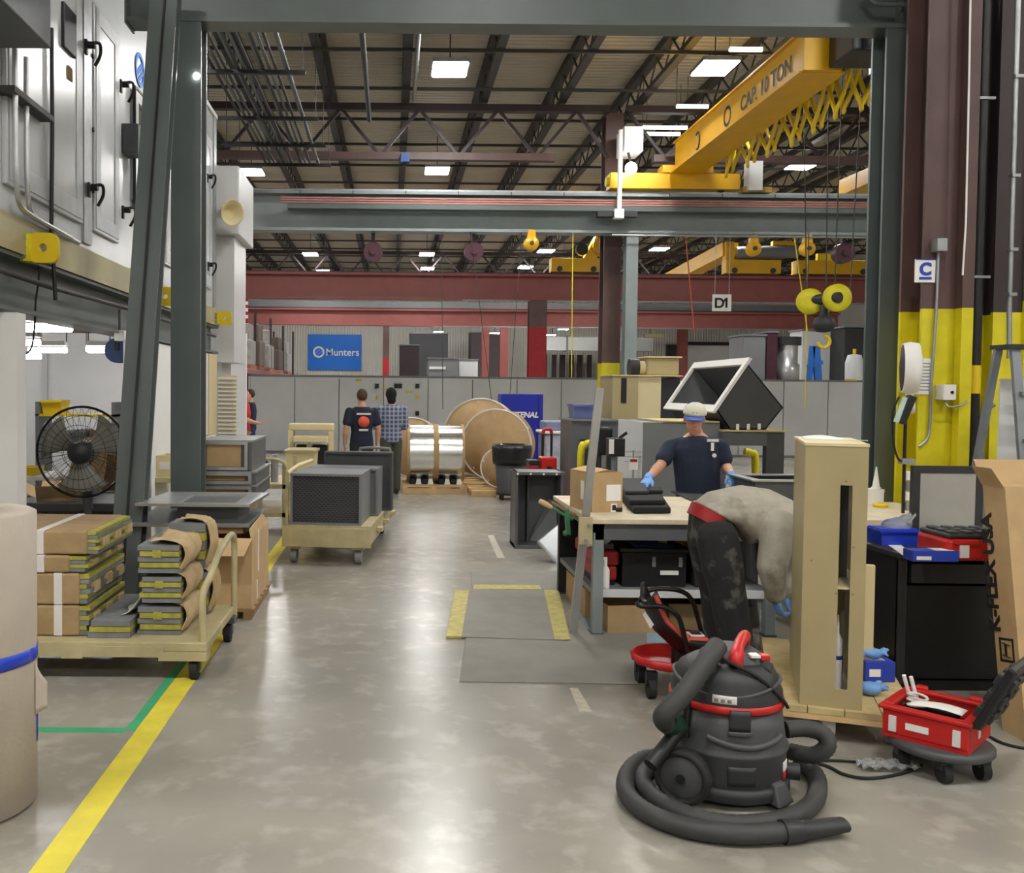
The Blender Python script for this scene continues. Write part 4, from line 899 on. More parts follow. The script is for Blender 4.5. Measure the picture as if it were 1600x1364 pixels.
def bundle(label, x0, x1, y0, y1, z0, z1, tape, wrapm=KRAFT, endx=0.05, layers=3, overhang=0.0):
    t = T('filter_bundle', label, 'filter bundle', 'paper-wrapped filter bundles')
    P('wrap', MB().box(x0, x1-endx, y0, y1, z0+0.002, z1-0.002), wrapm, t, 0.012)
    if tape is not None:
        tx = x0 + (x1-x0)*tape; P('tape', MB().box(tx-0.025, tx+0.025, y0-0.003, y1, z0+0.003, z1+0.001), PINKP, t, 0.003, label='pale paper tape band')
    n = layers*2; h = (z1-z0-0.01)/n
    for k in range(n):
        ox = 0.012*math.sin(k*2.3+z0*9)
        P('filter_panel', MB().box(x0+0.04, x1+ox, y0+0.015, y1-0.01, z0+0.005+h*k, z0+0.005+h*(k+1)-0.003), FILTY if k % 2 else FILTG, t)
    for k in range(3):
        yy = y0+0.1+(y1-y0-0.2)*k/2.2; P('paper_tear', MB().box(x1-0.02, x1+0.016, yy, yy+0.1, z0+(z1-z0)*0.3, z0+(z1-z0)*0.62), KRAFTL, t)
    return t
zb = 0.226
bundle('wrapped filter bundle in the bottom layer at the cart\'s left', -2.44, -2.14, 5.45, 6.2, zb, zb+0.185, 0.4)
bundle('wrapped filter bundle in the bottom layer with a pale tape band', -2.125, -1.79, 5.45, 6.2, zb, zb+0.185, 0.48)
bundle('wrapped filter bundle in the second layer at the cart\'s left', -2.44, -2.14, 5.45, 6.2, zb+0.187, zb+0.375, 0.4)
bundle('wrapped filter bundle in the second layer with a pale tape band', -2.125, -1.79, 5.45, 6.2, zb+0.187, zb+0.375, 0.48)
bundle('thin wrapped filter bundle in the third layer', -2.4, -1.8, 5.45, 6.2, zb+0.377, zb+0.48, 0.55, layers=2, endx=0.1)
bundle('long wrapped filter bundle on top of the left stack', -2.42, -1.74, 5.47, 6.22, zb+0.482, zb+0.625, 0.5, KRAFT, 0.06, 3)
def bundle2(label, x0, x1, y0, y1, z0, z1, sk=0.0, top=False):
    t = T('filter_bundle', label, 'filter bundle', 'filter bundles open at the front')
    n = 5; h = (z1-z0-0.02)/n
    for k in range(n):
        P('filter_panel', MB().box(x0+0.008*math.sin(k*3+z0*20), x1-0.03, y0-0.006*(k % 2), y1, z0+h*k, z0+h*(k+1)-0.005), FILTY if k in (1, 3) else FILTG, t)
    def wr(u, v):
        s = u*1.0
        if s < 0.45: p = (x0+0.06+(x1-x0-0.1)*(s/0.45), z1-0.004+0.012*math.sin(v*9+s*7))
        else: p = (x1-0.03+0.035*math.sin((s-0.45)/0.55*PI)+0.012*math.sin(v*13+s*5), z1-0.006-(z1-z0-0.015)*((s-0.45)/0.55))
        return (p[0], y0+0.03+(y1-y0-0.02)*v+0.012*math.sin(s*11), p[1])
    P('wrap', MB().sheet(wr, 14, 10, 0.004), KRAFTL, t)
    P('paper_tag', MB().box((x0+x1)/2-0.05, (x0+x1)/2, y0-0.012, y0-0.008, z0+(z1-z0)*0.5, z0+(z1-z0)*0.75), FILTY, t)
bundle2('open-ended filter bundle at the bottom of the right stack', -1.5, -1.22, 5.5, 6.0, zb, zb+0.19)
bundle2('open-ended filter bundle in the middle of the right stack', -1.49, -1.22, 5.51, 6.0, zb+0.192, zb+0.37)
bundle2('open-ended filter bundle on top of the right stack', -1.5, -1.23, 5.5, 6.0, zb+0.372, zb+0.56)
bundle2('filter bundle lower in the rear of the right stack', -1.42, -1.16, 6.02, 6.27, zb, zb+0.3)
bundle2('filter bundle highest in the rear of the right stack', -1.44, -1.18, 6.02, 6.27, zb+0.302, zb+0.62)
t = T('filter_bundle', 'flat grey filter panels with a torn white paper between the stacks', 'filter panels')
for k in range(3): P('filter_panel', MB().box(-1.78+0.01*k, -1.53, 5.42, 6.15, zb+0.035*k, zb+0.035*k+0.031), (FILTG, FILTY, FILTG)[k], t)
P('torn_paper', MB().sheet(lambda u, v: (-1.62+0.1*u+0.02*math.sin(v*6), 5.55+0.3*v, zb+0.108+0.09*u*u+0.02*math.sin(v*9)*u), 8, 8, 0.002), PAPER, t)
# ---------------------------------------------------------------- large carton on its skid
t = T('wooden_skid', 'low wooden skid under the large cardboard carton', 'pallet')
for x in (-1.68, -1.37, -1.08): P('runner', MB().box(x, x+0.06, 6.78, 7.75, 0, 0.06), CARDD, t)
for k in range(6): P('plank', MB().box(-1.7, -1.0, 6.78+0.165*k, 6.9+0.165*k, 0.06, 0.08), CARDD, t)
t = T('cardboard_box', 'large open brown carton standing by the yellow line', 'box')
P('body', openbin(MB(), -1.68, -1.02, 6.8, 7.72, 0.08, 0.6, 0.01), CARD, t)
P('flap', MB().hexa([(-1.68,6.795,0.6),(-1.02,6.795,0.6),(-1.02,6.8,0.6),(-1.68,6.8,0.6)], [(-1.66,6.62,0.5),(-1.05,6.62,0.5),(-1.05,6.625,0.505),(-1.66,6.625,0.505)]), CARD, t)
P('flap', MB().hexa([(-1.03,6.8,0.6),(-1.02,6.8,0.6),(-1.02,7.7,0.6),(-1.03,7.7,0.6)], [(-1.05,6.85,0.66),(-1.04,6.85,0.66),(-1.04,7.5,0.69),(-1.05,7.5,0.69)]), CARD, t)
P('tape', MB().box(-1.022, -1.018, 7.1, 7.16, 0.3, 0.62), PINKP, t)
P('tape', MB().box(-1.022, -1.018, 7.05, 7.09, 0.1, 0.24), PINKP, t)
t = T('sheet_metal_piece', 'flat dark grey metal sheet lying over the large carton', 'metal sheet')
P('sheet', MB().box(-2.0, -1.06, 6.95, 7.9, 0.665, 0.68), GREYP, t); P('edge_trim', MB().box(-2.0, -1.06, 6.94, 6.955, 0.66, 0.69), GALV, t); P('batten', MB().box(-1.66, -1.12, 7.0, 7.08, 0.605, 0.665), WOOD, t)
t = T('duct_collar', 'low dark grey duct collar with a wide shiny flange', 'duct')
P('collar', openbin(MB(), -1.62, -1.16, 7.02, 7.6, 0.68, 0.8, 0.01), GREYD, t)
fm = MB(); ringplate(fm, (-1.42, 7.33, 0.835), (1,0,0), (0,1,0), [(-0.5,-0.4),(0.36,-0.4),(0.4,0.42),(-0.44,0.42)], [(-0.2,-0.3),(0.24,-0.3),(0.24,0.28),(-0.2,0.28)], 0.02); P('flange', fm, ALU, t)
P('skirt', openbin(MB(), -1.66, -1.14, 7.0, 7.62, 0.795, 0.815, 0.02), GREYP, t)
t = T('wooden_crate', 'low wooden crate under the stacked grey duct boxes', 'crate')
for k in range(4): P('board', MB().box(-1.62, -1.36, 8.42, 8.45, 0.02+0.16*k, 0.16+0.16*k), WOOD, t)
P('board', MB().box(-1.39, -1.36, 8.45, 9.3, 0.02, 0.66), WOOD, t); P('board', MB().box(-1.62, -1.59, 8.45, 9.3, 0.02, 0.66), WOOD, t); P('top', MB().box(-1.7, -1.34, 8.4, 9.32, 0.66, 0.69), WOOD, t)
def ductbox(label, z0, z1, y0, y1, x0, x1, inner):
    t = T('duct_box', label, 'duct box')
    P('shell', openbin(MB(), x0, x1, 0, 1, 0, 1) if False else MB().box(x0, x1, y0+0.02, y1, z0, z1), GREYP, t, 0.004)
    rm = MB(); rframe(rm, ((x0+x1-0.05)/2, y0, (z0+z1)/2), (1,0,0), (0,0,1), x1-x0-0.02, z1-z0-0.01, 0.028, -0.025); P('flange', rm, ALU, t)
    P('insert', MB().box(x0+0.05, x1-0.1, y0+0.008, y0+0.02, z0+0.035, z1-0.035), inner, t)
    P('lid_rim', MB().box(x0-0.012, x1+0.012, y0+0.01, y1+0.01, z1-0.012, z1+0.006), GALV, t)
xx0 = U(311, 760, 8.45).x; xx1 = U(393, 760, 8.45).x
ductbox('grey duct box with cardboard filled opening on top of the stack', 0.955, 1.225, 8.45, 9.4, xx0+0.02, xx1, CARD)
ductbox('grey duct box second from the top of the stack', 0.83, 0.945, 8.42, 9.4, xx0-0.02, xx1+0.04, CARDD)
ductbox('grey duct box at the bottom of the visible stack', 0.695, 0.82, 8.43, 9.42, xx0-0.02, xx1+0.04, CARDD)
# more goods between the column and the honeycomb cart
carton('cardboard_box', 'small brown box beyond the duct stack under the louvre', (U(330, 690, 12.2).x, 12.2, 0), 0.45, 0.4, 1.08, 0.0, CARDD, False)
t = T('parts_cart', 'cream parts cart with metal pieces left of the honeycomb units', 'cart')
a = U(400, 760, 11); b = U(452, 760, 11)
for z in (0.22, 0.55): P('shelf', MB().box(a.x-0.1, b.x, 10.7, 11.9, z, z+0.05), CREAM, t)
for x in (a.x-0.1, b.x-0.05):
    for y in (10.7, 11.85): P('post', MB().box(x, x+0.05, y, y+0.05, 0.1, 0.85), CREAM, t); P('wheel', MB().cyl((x, y+0.02, 0.05), (x+0.03, y+0.02, 0.05), 0.05, n=14), BLACKR, t)
P('handle', MB().tube(spline([(b.x-0.02, 10.72, 0.6), (b.x-0.02, 10.66, 0.85), (b.x-0.25, 10.66, 0.9), (b.x-0.45, 10.66, 0.85)], 4), 0.018, 8), CREAM, t)
for k in range(3):
    x = a.x-0.02+0.12*k; t = T('metal_fitting', '%s small metal fitting standing on the cream parts cart' % ('leftmost shiny', 'middle dark', 'rightmost shiny')[k], 'fitting')
    P('body', MB().cyl((x, 11.0, 0.6), (x, 11.0, 0.82+0.03*k), 0.045, n=14), (ALU, BLACK, GALV)[k], t); P('cap', MB().cyl((x, 11.0, 0.82+0.03*k), (x, 11.0, 0.86+0.03*k), 0.03, n=12), (GALV, GREYM, ALU)[k], t)
t = T('open_bin', 'tan open steel bin left of the honeycomb units', 'bin'); a = U(440, 745, 11.6); b = U(487, 745, 11.6); P('bin', openbin(MB(), a.x, b.x, 12.0, 12.6, 0.0, 0.9, 0.015, 0.04), TANL, t); P('rim', openbin(MB(), a.x-0.02, b.x+0.02, 11.98, 12.62, 0.88, 0.91, 0.035), TAN, t)
t = T('welded_arch_stand', 'tan welded frame with two arched openings behind the honeycomb units', 'frame')
a = U(450, 700, 13.2); b = U(521, 700, 13.2); zt_ = U(480, 662, 13.2).z
P('post', MB().box(a.x, a.x+0.07, 13.2, 13.3, 0, zt_-0.1), TANL, t); P('post', MB().box(b.x-0.07, b.x, 13.2, 13.3, 0, zt_-0.1), TANL, t); P('top_rail', MB().box(a.x, b.x, 13.2, 13.5, zt_-0.1, zt_), TANL, t, 0.02); P('mid_rail', MB().box(a.x+0.07, b.x-0.07, 13.1, 13.3, zt_-0.27, zt_-0.17), TANL, t, 0.02)
t = T('electric_motor', 'black motor block inside the tan arched frame', 'motor'); P('block', MB().box(a.x+0.1, b.x-0.1, 13.32, 13.7, 0.0, zt_-0.3), BLACK, t, 0.03); P('shaft', MB().cyl((a.x+0.3, 13.2, 0.9), (a.x+0.3, 13.32, 0.9), 0.04, n=10), GALV, t)
# honeycomb cart
HC = Vector((-1.06, 9.0, 0)); RZ = -0.10
t = T('platform_cart', 'long tan flat cart carrying the honeycomb filter blocks', 'cart', loc=HC, rz=RZ)
P('deck', MB().box(0, 0.87, 0.02, 2.3, 0.33, 0.38), CREAM, t)
P('front_beam', MB().box(0, 0.87, 0, 0.05, 0.17, 0.36), CREAM, t, 0.006); P('side_beam', MB().box(0.82, 0.87, 0.05, 2.3, 0.2, 0.34), CREAM, t); P('side_beam', MB().box(0, 0.05, 0.05, 2.3, 0.2, 0.34), CREAM, t)
for y in (0.5, 1.1, 1.8): P('stake_pocket', MB().box(0.87, 0.93, y, y+0.14, 0.26, 0.3), CREAM, t)
for x in (0.1, 0.74):
    for y in (0.12, 2.1):
        w_ = P('caster', MB().box(x-0.06, x+0.06, y-0.06, y+0.06, 0.14, 0.2), CREAM, t); P('wheel', MB().cyl((x-0.03, y, 0.07), (x+0.03, y, 0.07), 0.07, n=18), GREYM if y < 1 else BLACKR, w_)
P('rear_handle', MB().tube(spline([(0.5, 1.9, 0.38), (0.5, 1.92, 0.95), (0.55, 1.92, 1.02), (0.8, 1.92, 1.02), (0.86, 1.92, 0.95), (0.86, 1.9, 0.38)], 4), 0.018, 8), GREYM, t)
P('stake', MB().box(0.02, 0.05, 0.06, 0.09, 0.38, 0.9), CREAM, t)
P('strap', MB().tube(spline([(0.04, 0.06, 0.88), (0.1, 0.3, 0.94), (0.16, 0.7, 0.96)], 4), 0.02, 6), TANL, t)
def hblock(label, x0, x1, y0, y1, z1, face=True, m=GREYM):
    t = T('honeycomb_block', label, 'filter block', loc=HC + Matrix.Rotation(RZ, 3, 'Z') @ Vector(((x0+x1)/2, (y0+y1)/2, 0.38)), rz=RZ)
    w, d, h = (x1-x0)/2, (y1-y0)/2, z1-0.38
    P('casing', MB().box(-w, w, -d+0.02, d, 0, h), m, t)
    rm = MB(); rframe(rm, (0, -d, h/2), (1,0,0), (0,0,1), 2*w, h, 0.022, -0.03); P('flange', rm, m, t)
    if face:
        g = MB(); n = 30; mrow = 22; cw, ch = (2*w-0.05)/n, (h-0.05)/mrow      # honeycomb cells as raised ribs
        for j in range(mrow+1):
            pts = [(-w+0.025+cw*i, -d+0.012, 0.025+ch*j + (ch*0.28 if (i+j) % 2 else -ch*0.28)) for i in range(n+1)]
            for p, q in zip(pts, pts[1:]): g.bar(p, q, 0.004, 0.012, ref=(0,1,0))
        P('honeycomb_ribs', g, GREYP, t, kind='stuff'); P('media', MB().box(-w+0.02, w-0.02, -d+0.016, -d+0.03, 0.02, h-0.02), HONEY, t)
    return t
hblock('nearest grey honeycomb filter block on the tan flat cart', 0.07, 0.77, 0.08, 0.75, 0.88)
hblock('second grey filter block behind the honeycomb face', 0.1, 0.85, 0.8, 1.2, 0.88, False)
hblock('tall dark grey panel standing behind the filter blocks', 0.2, 0.95, 1.25, 1.4, 1.02, False, GREYD)
# ---------------------------------------------------------------- foil coils and reels at the end of the aisle
def pallet(label, x0, x1, y0, y1, h=0.13, n=6):
    t = T('wooden_pallet', label, 'pallet')
    for k in range(3):
        x = x0 + (x1-x0-0.08)*k/2; P('stringer', MB().box(x, x+0.08, y0, y1, 0, h-0.025), WOOD, t)
    for k in range(n):
        y = y0 + (y1-y0-0.1)*k/(n-1); P('plank', MB().box(x0, x1, y, y+0.1, h-0.025, h), WOOD, t)
    P('front_board', MB().box(x0, x1, y0-0.02, y0, 0.0, 0.09), WOOD, t)
    return t
a = U(634, 770, 15.3); b = U(726, 770, 15.3)
pallet('pale wooden pallet under the two foil coils', a.x-0.05, b.x, 15.3, 16.6)
for k, (px, lab) in enumerate(((658, 'shiny foil coil on the pallet, left one'), (702, 'shiny foil coil on the pallet, right one'))):
    c = U(px, 702, 15.85); t = T('foil_coil', lab, 'coil'); w_ = 0.195
    z = 0.13+0.04+0.47; r = 0.47
    P('foil', MB().cyl((c.x-w_, 15.85, z), (c.x+w_, 15.85, z), r, n=48), CHROME, t)
    P('core_disc', MB().cyl((c.x-w_-0.05, 15.85, z), (c.x-w_, 15.85, z), r+0.02, n=40), CARD, t); P('core_disc', MB().cyl((c.x+w_, 15.85, z), (c.x+w_+0.04, 15.85, z), r+0.02, n=40), CARD, t)
    for j in range(4): P('cradle_block', MB().prism([(-0.05, 0), (0.05, 0), (0.03, 0.09), (-0.03, 0.09)], (c.x-w_+0.05+0.1*j, 15.55, 0.13), (1,0,0), (0,0,1), (0,0.5,0)), PAPER if j % 2 else BLACK, t)
def reel_big(label, c, r, width, ang, m=CARD):
    t = T('cardboard_reel', label, 'reel'); ax = Vector((math.sin(ang), -math.cos(ang), 0))
    P('flange', MB().lathe([(r, 0), (r, 0.03), (0, 0.03)], c, ax, 56), m, t); P('flange', MB().lathe([(r, 0), (r, 0.03), (0, 0.03)], Vector(c) - ax*width, ax, 56), m, t)
    P('core', MB().cyl(Vector(c) - ax*width, c, r*0.62, n=32), CARDD, t); P('film_rim', MB().tube([Vector(c) + frame_of(ax)[0]*(r*math.cos(2*PI*k/48)) + frame_of(ax)[1]*(r*math.sin(2*PI*k/48)) + ax*0.02 for k in range(48)], 0.018, 6, closed=True), PINKP, t)
    for k in range(5):
        an = 0.5+1.15*k; p = Vector(c) + ax*0.032 + (frame_of(ax)[0]*math.cos(an) + frame_of(ax)[1]*math.sin(an))*r*0.92; P('tape_tab', MB().bar(p, p + Vector((0.08, 0, 0.05)), 0.03, 0.004, ref=ax), PINKP, t)
pallet('low wooden pallet under the big cardboard reels', 1.05, 2.35, 15.9, 17.6, 0.12)
pallet('small wooden pallet beside the grey trash can', U(745, 0, 15).x, U(785, 0, 15).x, 14.9, 15.7, 0.1, 4)
c = U(775, 697, 16.4); reel_big('large cardboard reel facing the aisle in front of the cobalt cabinet', (c.x, 16.4, 0.12+0.63), 0.63, 0.35, -0.35)
c = U(752, 692, 17.2); reel_big('largest cardboard reel standing behind the other reels', (c.x, 17.3, 0.12+0.72), 0.72, 0.2, -0.35)
c = U(779, 730, 15.7); reel_big('small cardboard reel behind the trash can', (c.x, 15.4, 0.1+0.33), 0.33, 0.2, -0.3)
c = U(650, 700, 17.2); reel_big('cardboard reel half hidden behind the foil coils', (c.x-0.05, 18.3, 0.58), 0.58, 0.3, -0.2)
t = T('vending_cabinet', 'tall cobalt blue cabinet with white lettering behind the reels', 'cabinet')
a = U(783, 705, 18.6); b = U(849, 616, 18.6)
P('body', MB().box(a.x, b.x, 18.6, 19.3, 0, b.z), BLUEF, t, 0.01); P('door_seam', MB().box(b.x-0.1, b.x-0.09, 18.592, 18.6, 0.1, b.z-0.05), NAVY, t)
lettering('FASTENAL', 0.15, (b.x-0.1, 18.59, U(820, 652, 18.6).z), (1,0,0), (0,0,1), PAPER, t, align='RIGHT', shear=0.2, bold=0.006)
t = T('trash_can', 'grey wheeled trash can with a black liner over the rim', 'trash can')
a = U(771, 740, 14.4); b = U(833, 740, 14.4); cx = (a.x+b.x)/2; r = (b.x-a.x)/2
P('can', MB().lathe([(r*0.72, 0.1), (r*0.92, 0.8), (r*0.86, 0.8), (r*0.7, 0.15), (0, 0.15)], (cx, 14.6, 0), n=32), CHAR, t)
P('liner', MB().lathe([(r*0.8, 0.72), (r*0.86, 0.87), (r*1.02, 0.87), (r*1.04, 0.8), (r*0.99, 0.62), (r*0.95, 0.56), (r*0.93, 0.6)], (cx, 14.6, 0), n=40), mat('black_liner', '1b1b1e', 0.3, 0, 0.2, 12, 0.6, 14), t)
for k in range(5):
    an = 2*PI*k/5; P('wheel', MB().cyl((cx+0.19*math.cos(an)-0.02, 14.6+0.19*math.sin(an), 0.05), (cx+0.19*math.cos(an)+0.02, 14.6+0.19*math.sin(an), 0.05), 0.05, n=12), BLACKR, t)
P('dolly', MB().cyl((cx, 14.6, 0.08), (cx, 14.6, 0.11), r*0.78, n=28), BLACK, t)
# grey hopper box on its side
t = T('steel_hopper', 'dark grey open steel box standing on end beside the bench', 'steel box')
a = U(804, 857, 10.0); b = U(881, 738, 10.0); zb_ = 0.0; zt_ = b.z
P('side_left', MB().box(a.x, a.x+0.03, 10.0, 10.4, zb_, zt_), GREYP, t); P('side_right', MB().box(b.x-0.03, b.x, 10.0, 10.4, zb_, zt_), GREYP, t)
P('back', MB().box(a.x, b.x, 10.37, 10.4, zb_, zt_), GREYP, t); P('top', MB().box(a.x-0.01, b.x+0.01, 9.98, 10.41, zt_-0.03, zt_), GREYP, t); P('bottom', MB().box(a.x, b.x, 9.98, 10.4, zb_+0.0, zb_+0.035), GREYP, t)
P('slope_panel', MB().hexa([(a.x+0.2,10.3,0.04),(b.x-0.04,10.1,0.04),(b.x-0.04,10.12,0.04),(a.x+0.2,10.32,0.04)], [(b.x-0.1,10.33,0.5),(b.x-0.04,10.2,0.5),(b.x-0.04,10.22,0.5),(b.x-0.1,10.35,0.5)]), GREYM, t)  # paler grey imitates light on the slope; box kept shallow to admit light
P('divider', MB().box(a.x+0.16, a.x+0.18, 10.2, 10.37, zb_+0.04, zt_-0.03), GREYD, t)
for k in range(4): P('rivet', MB().cyl((a.x+0.02+0.14*k, 9.975, zt_-0.02), (a.x+0.02+0.14*k, 9.98, zt_-0.02), 0.012, n=8), PAPER, t)
t = T('metal_channel', 'small galvanised channel leaning at the foot of the bench', 'metal channel')
a = G(868, 880); P('plate', MB().hexa([(a.x,a.y,0),(a.x+0.28,a.y+0.2,0),(a.x+0.27,a.y+0.22,0.0),(a.x-0.01,a.y+0.02,0)], [(a.x-0.16,a.y+0.1,0.2),(a.x+0.12,a.y+0.35,0.36),(a.x+0.11,a.y+0.37,0.36),(a.x-0.17,a.y+0.12,0.2)]), GALV, t); P('lip', MB().bar((a.x-0.16,a.y+0.1,0.2), (a.x,a.y,0.01), 0.05, 0.02), ALU, t)
# rolling red tool chest
t = T('rolling_toolbox', 'red rolling tool box with tall black handle beyond the hopper', 'tool box')
a = U(846, 735, 12.4); b = U(871, 712, 12.4)
P('lower_case', MB().box(a.x-0.02, b.x+0.02, 12.4, 12.75, 0.08, 0.56), REDP, t, 0.02); P('upper_case', MB().box(a.x, b.x, 12.42, 12.73, 0.57, 0.82), REDP, t, 0.02); P('latch', MB().box((a.x+b.x)/2-0.03, (a.x+b.x)/2+0.03, 12.39, 12.42, 0.6, 0.7), BLACK, t)
for x in (a.x+0.07, b.x-0.02): P('handle_post', MB().cyl((x, 12.76, 0.5), (x, 12.76, 1.14), 0.018, n=8), BLACK, t); P('wheel', MB().cyl((x-0.02, 12.75, 0.08), (x+0.02, 12.75, 0.08), 0.08, n=14), BLACKR, t)
P('grip', MB().tube(spline([(a.x+0.07, 12.76, 1.12), (a.x+0.09, 12.76, 1.18), (b.x-0.04, 12.76, 1.18), (b.x-0.02, 12.76, 1.12)], 4), 0.024, 8), REDP, t)
t = T('tool_case', 'small dark red tool case left of the rolling tool box', 'tool box'); P('case', MB().box(a.x-0.16, a.x-0.03, 12.42, 12.7, 0, 0.72), REDC, t, 0.02); P('lid', MB().box(a.x-0.165, a.x-0.025, 12.41, 12.71, 0.72, 0.78), BLACK, t, 0.01)
# wrapped pallet goods and tubs behind
t = T('wrapped_pallet', 'film-wrapped pale pallet load beyond the red tool box', 'pallet load'); a = U(851, 712, 17); b = U(897, 657, 17)
P('load', MB().box(a.x, b.x, 17, 17.8, 0.12, b.z-0.25), mat('wrapped_goods', 'a9aebb', 0.25, 0, 0.25, 6, 0.6, 8), t, 0.05); P('pallet_deck', MB().box(a.x-0.05, b.x+0.05, 16.95, 17.85, 0, 0.12), WOOD, t); P('top_sheet', MB().box(a.x-0.05, b.x+0.1, 16.95, 17.8, b.z-0.25, b.z-0.2), PAPER, t, 0.02); P('upper_load', MB().box(a.x+0.02, b.x, 17.05, 17.75, b.z-0.2, b.z-0.02), mat('lilac_tub', '8087a8', 0.4), t, 0.03)
t = T('plastic_tub', 'dusty blue plastic tub on the grey machine behind the leaning bar', 'tub'); a = U(896, 652, 12); b = U(936, 632, 12); P('tub', openbin(MB(), a.x, b.x, 12.0, 12.4, 1.36, b.z, 0.015, 0.02), mat('dusty_blue', '5f6d9c', 0.4), t); P('rim', openbin(MB(), a.x-0.01, b.x+0.01, 11.99, 12.41, b.z-0.03, b.z, 0.03), mat('dusty_blue', '5f6d9c', 0.4), t)
P('stand', MB().box(a.x, b.x, 12.0, 12.4, 1.355, 1.365), GREYD, t)
# ---------------------------------------------------------------- grey machines and hood behind the bench
t = T('machine_cabinet', 'dark grey machine cabinet behind the leaning bar', 'machine'); a = U(893, 700, 11.9); b = U(1034, 652, 11.9)
P('cabinet', MB().box(a.x, b.x, 11.9, 12.7, 0, 1.35), GREYP, t); P('top_lip', MB().box(a.x-0.02, b.x+0.02, 11.88, 12.72, 1.33, 1.355), GREYM, t)
P('recess', MB().box(a.x+0.1, a.x+0.5, 11.88, 11.9, 0.5, 1.1), CHARD, t)
t = T('yellow_bollard', 'short yellow pipe guard in front of the dark grey cabinet', 'pipe guard'); c = U(914, 720, 11.3); P('guard', MB().tube(spline([(c.x-0.05, 11.3, 0), (c.x-0.05, 11.3, 0.95), (c.x, 11.3, 1.06), (c.x+0.06, 11.3, 1.08)], 4), 0.045, 10), YELS, t); P('foot', MB().cyl((c.x-0.05, 11.3, 0), (c.x-0.05, 11.3, 0.02), 0.1, n=16), YELS, t)
t = T('drill_stand', 'dark drill stand with motor behind the cardboard box', 'machine'); c = U(941, 700, 11.2); P('column', MB().cyl((c.x, 11.2, 0), (c.x, 11.2, 1.2), 0.05, n=12), CHARD, t); P('head', MB().box(c.x-0.09, c.x+0.09, 11.05, 11.4, 0.95, 1.28), BLACK, t, 0.02); P('chuck', MB().cyl((c.x, 11.1, 0.8), (c.x, 11.1, 0.95), 0.03, n=10), GALV, t)
t = T('control_pendant', 'small black and white control box on a post behind the bench', 'control box'); c = U(962, 700, 9.6); P('box', MB().box(c.x-0.07, c.x+0.1, 9.6, 9.75, c.z-0.09, c.z+0.1), BLACK, t, 0.01); P('face', MB().box(c.x-0.07, c.x-0.02, 9.59, 9.6, c.z-0.06, c.z+0.09), PAPER, t); P('post', MB().cyl((c.x, 9.68, 0), (c.x, 9.68, c.z-0.09), 0.025, n=10), GREYM, t); P('lever', MB().bar((c.x+0.05, 9.65, c.z+0.1), (c.x+0.12, 9.62, c.z+0.16), 0.03, 0.03), BLACK, t)
t = T('sign_holder', 'wire basket holding a small red and white notice behind the bench', 'notice'); c = U(990, 725, 9.4); P('card', MB().box(c.x-0.045, c.x+0.045, 9.4, 9.405, c.z-0.06, c.z+0.06), PAPER, t); P('red_bar', MB().box(c.x-0.035, c.x+0.035, 9.395, 9.4, c.z+0.02, c.z+0.05), REDC, t)
for k in range(3): P('wire', MB().box(c.x-0.09, c.x+0.09, 9.41, 9.415, c.z+0.02+0.05*k, c.z+0.025+0.05*k), GALV, t)
P('stake', MB().cyl((c.x, 9.415, 0), (c.x, 9.415, c.z+0.14), 0.01, n=6), GALV, t)
t = T('machine_cabinet', 'lighter grey machine panel directly behind the standing worker', 'machine'); a = U(1002, 800, 9.6); b = U(1125, 661, 9.6)
P('panel', MB().box(a.x, b.x, 9.6, 10.6, 0, b.z), GREYM, t, 0.005); P('edge', MB().box(a.x-0.012, a.x, 9.6, 10.6, 0, b.z), GREYL, t); P('plywood_cap', MB().box(a.x+0.2, b.x-0.01, 9.58, 10.6, b.z+0.002, b.z+0.018), PLY, t)
t = T('machine_stand', 'dark grey steel stand with a square opening under the hood', 'machine'); a = U(1126, 800, 9.5); b = U(1226, 671, 9.5); zt_ = b.z
P('left_post', MB().box(a.x, U(1150, 0, 9.5).x, 9.5, 10.5, 0, zt_-0.03), GREYP, t); P('right_post', MB().box(U(1214, 0, 9.5).x, b.x, 9.5, 9.6, 0, zt_-0.03), GREYD, t); P('header', MB().box(U(1150, 0, 9.5).x, U(1214, 0, 9.5).x, 9.5, 9.6, zt_-0.17, zt_-0.03), GREYP, t); P('plywood_top', MB().box(a.x, b.x+0.02, 9.48, 10.5, zt_-0.028, zt_-0.01), PLY, t); P('sill', MB().box(U(1150, 0, 9.5).x, U(1214, 0, 9.5).x, 9.5, 9.6, 0, 0.6), GREYP, t)
t = T('yellow_bollard', 'yellow pipe seen through the square opening of the stand', 'pipe guard'); c = U(1176, 730, 10.9); P('guard', MB().tube(spline([(c.x+0.03, 10.9, 0), (c.x+0.03, 10.9, 0.9), (c.x-0.02, 10.9, 1.0), (c.x-0.1, 10.9, 1.02)], 4), 0.045, 10), YELS, t); P('foot', MB().cyl((c.x+0.03, 10.9, 0), (c.x+0.03, 10.9, 0.02), 0.1, n=16), YELS, t)
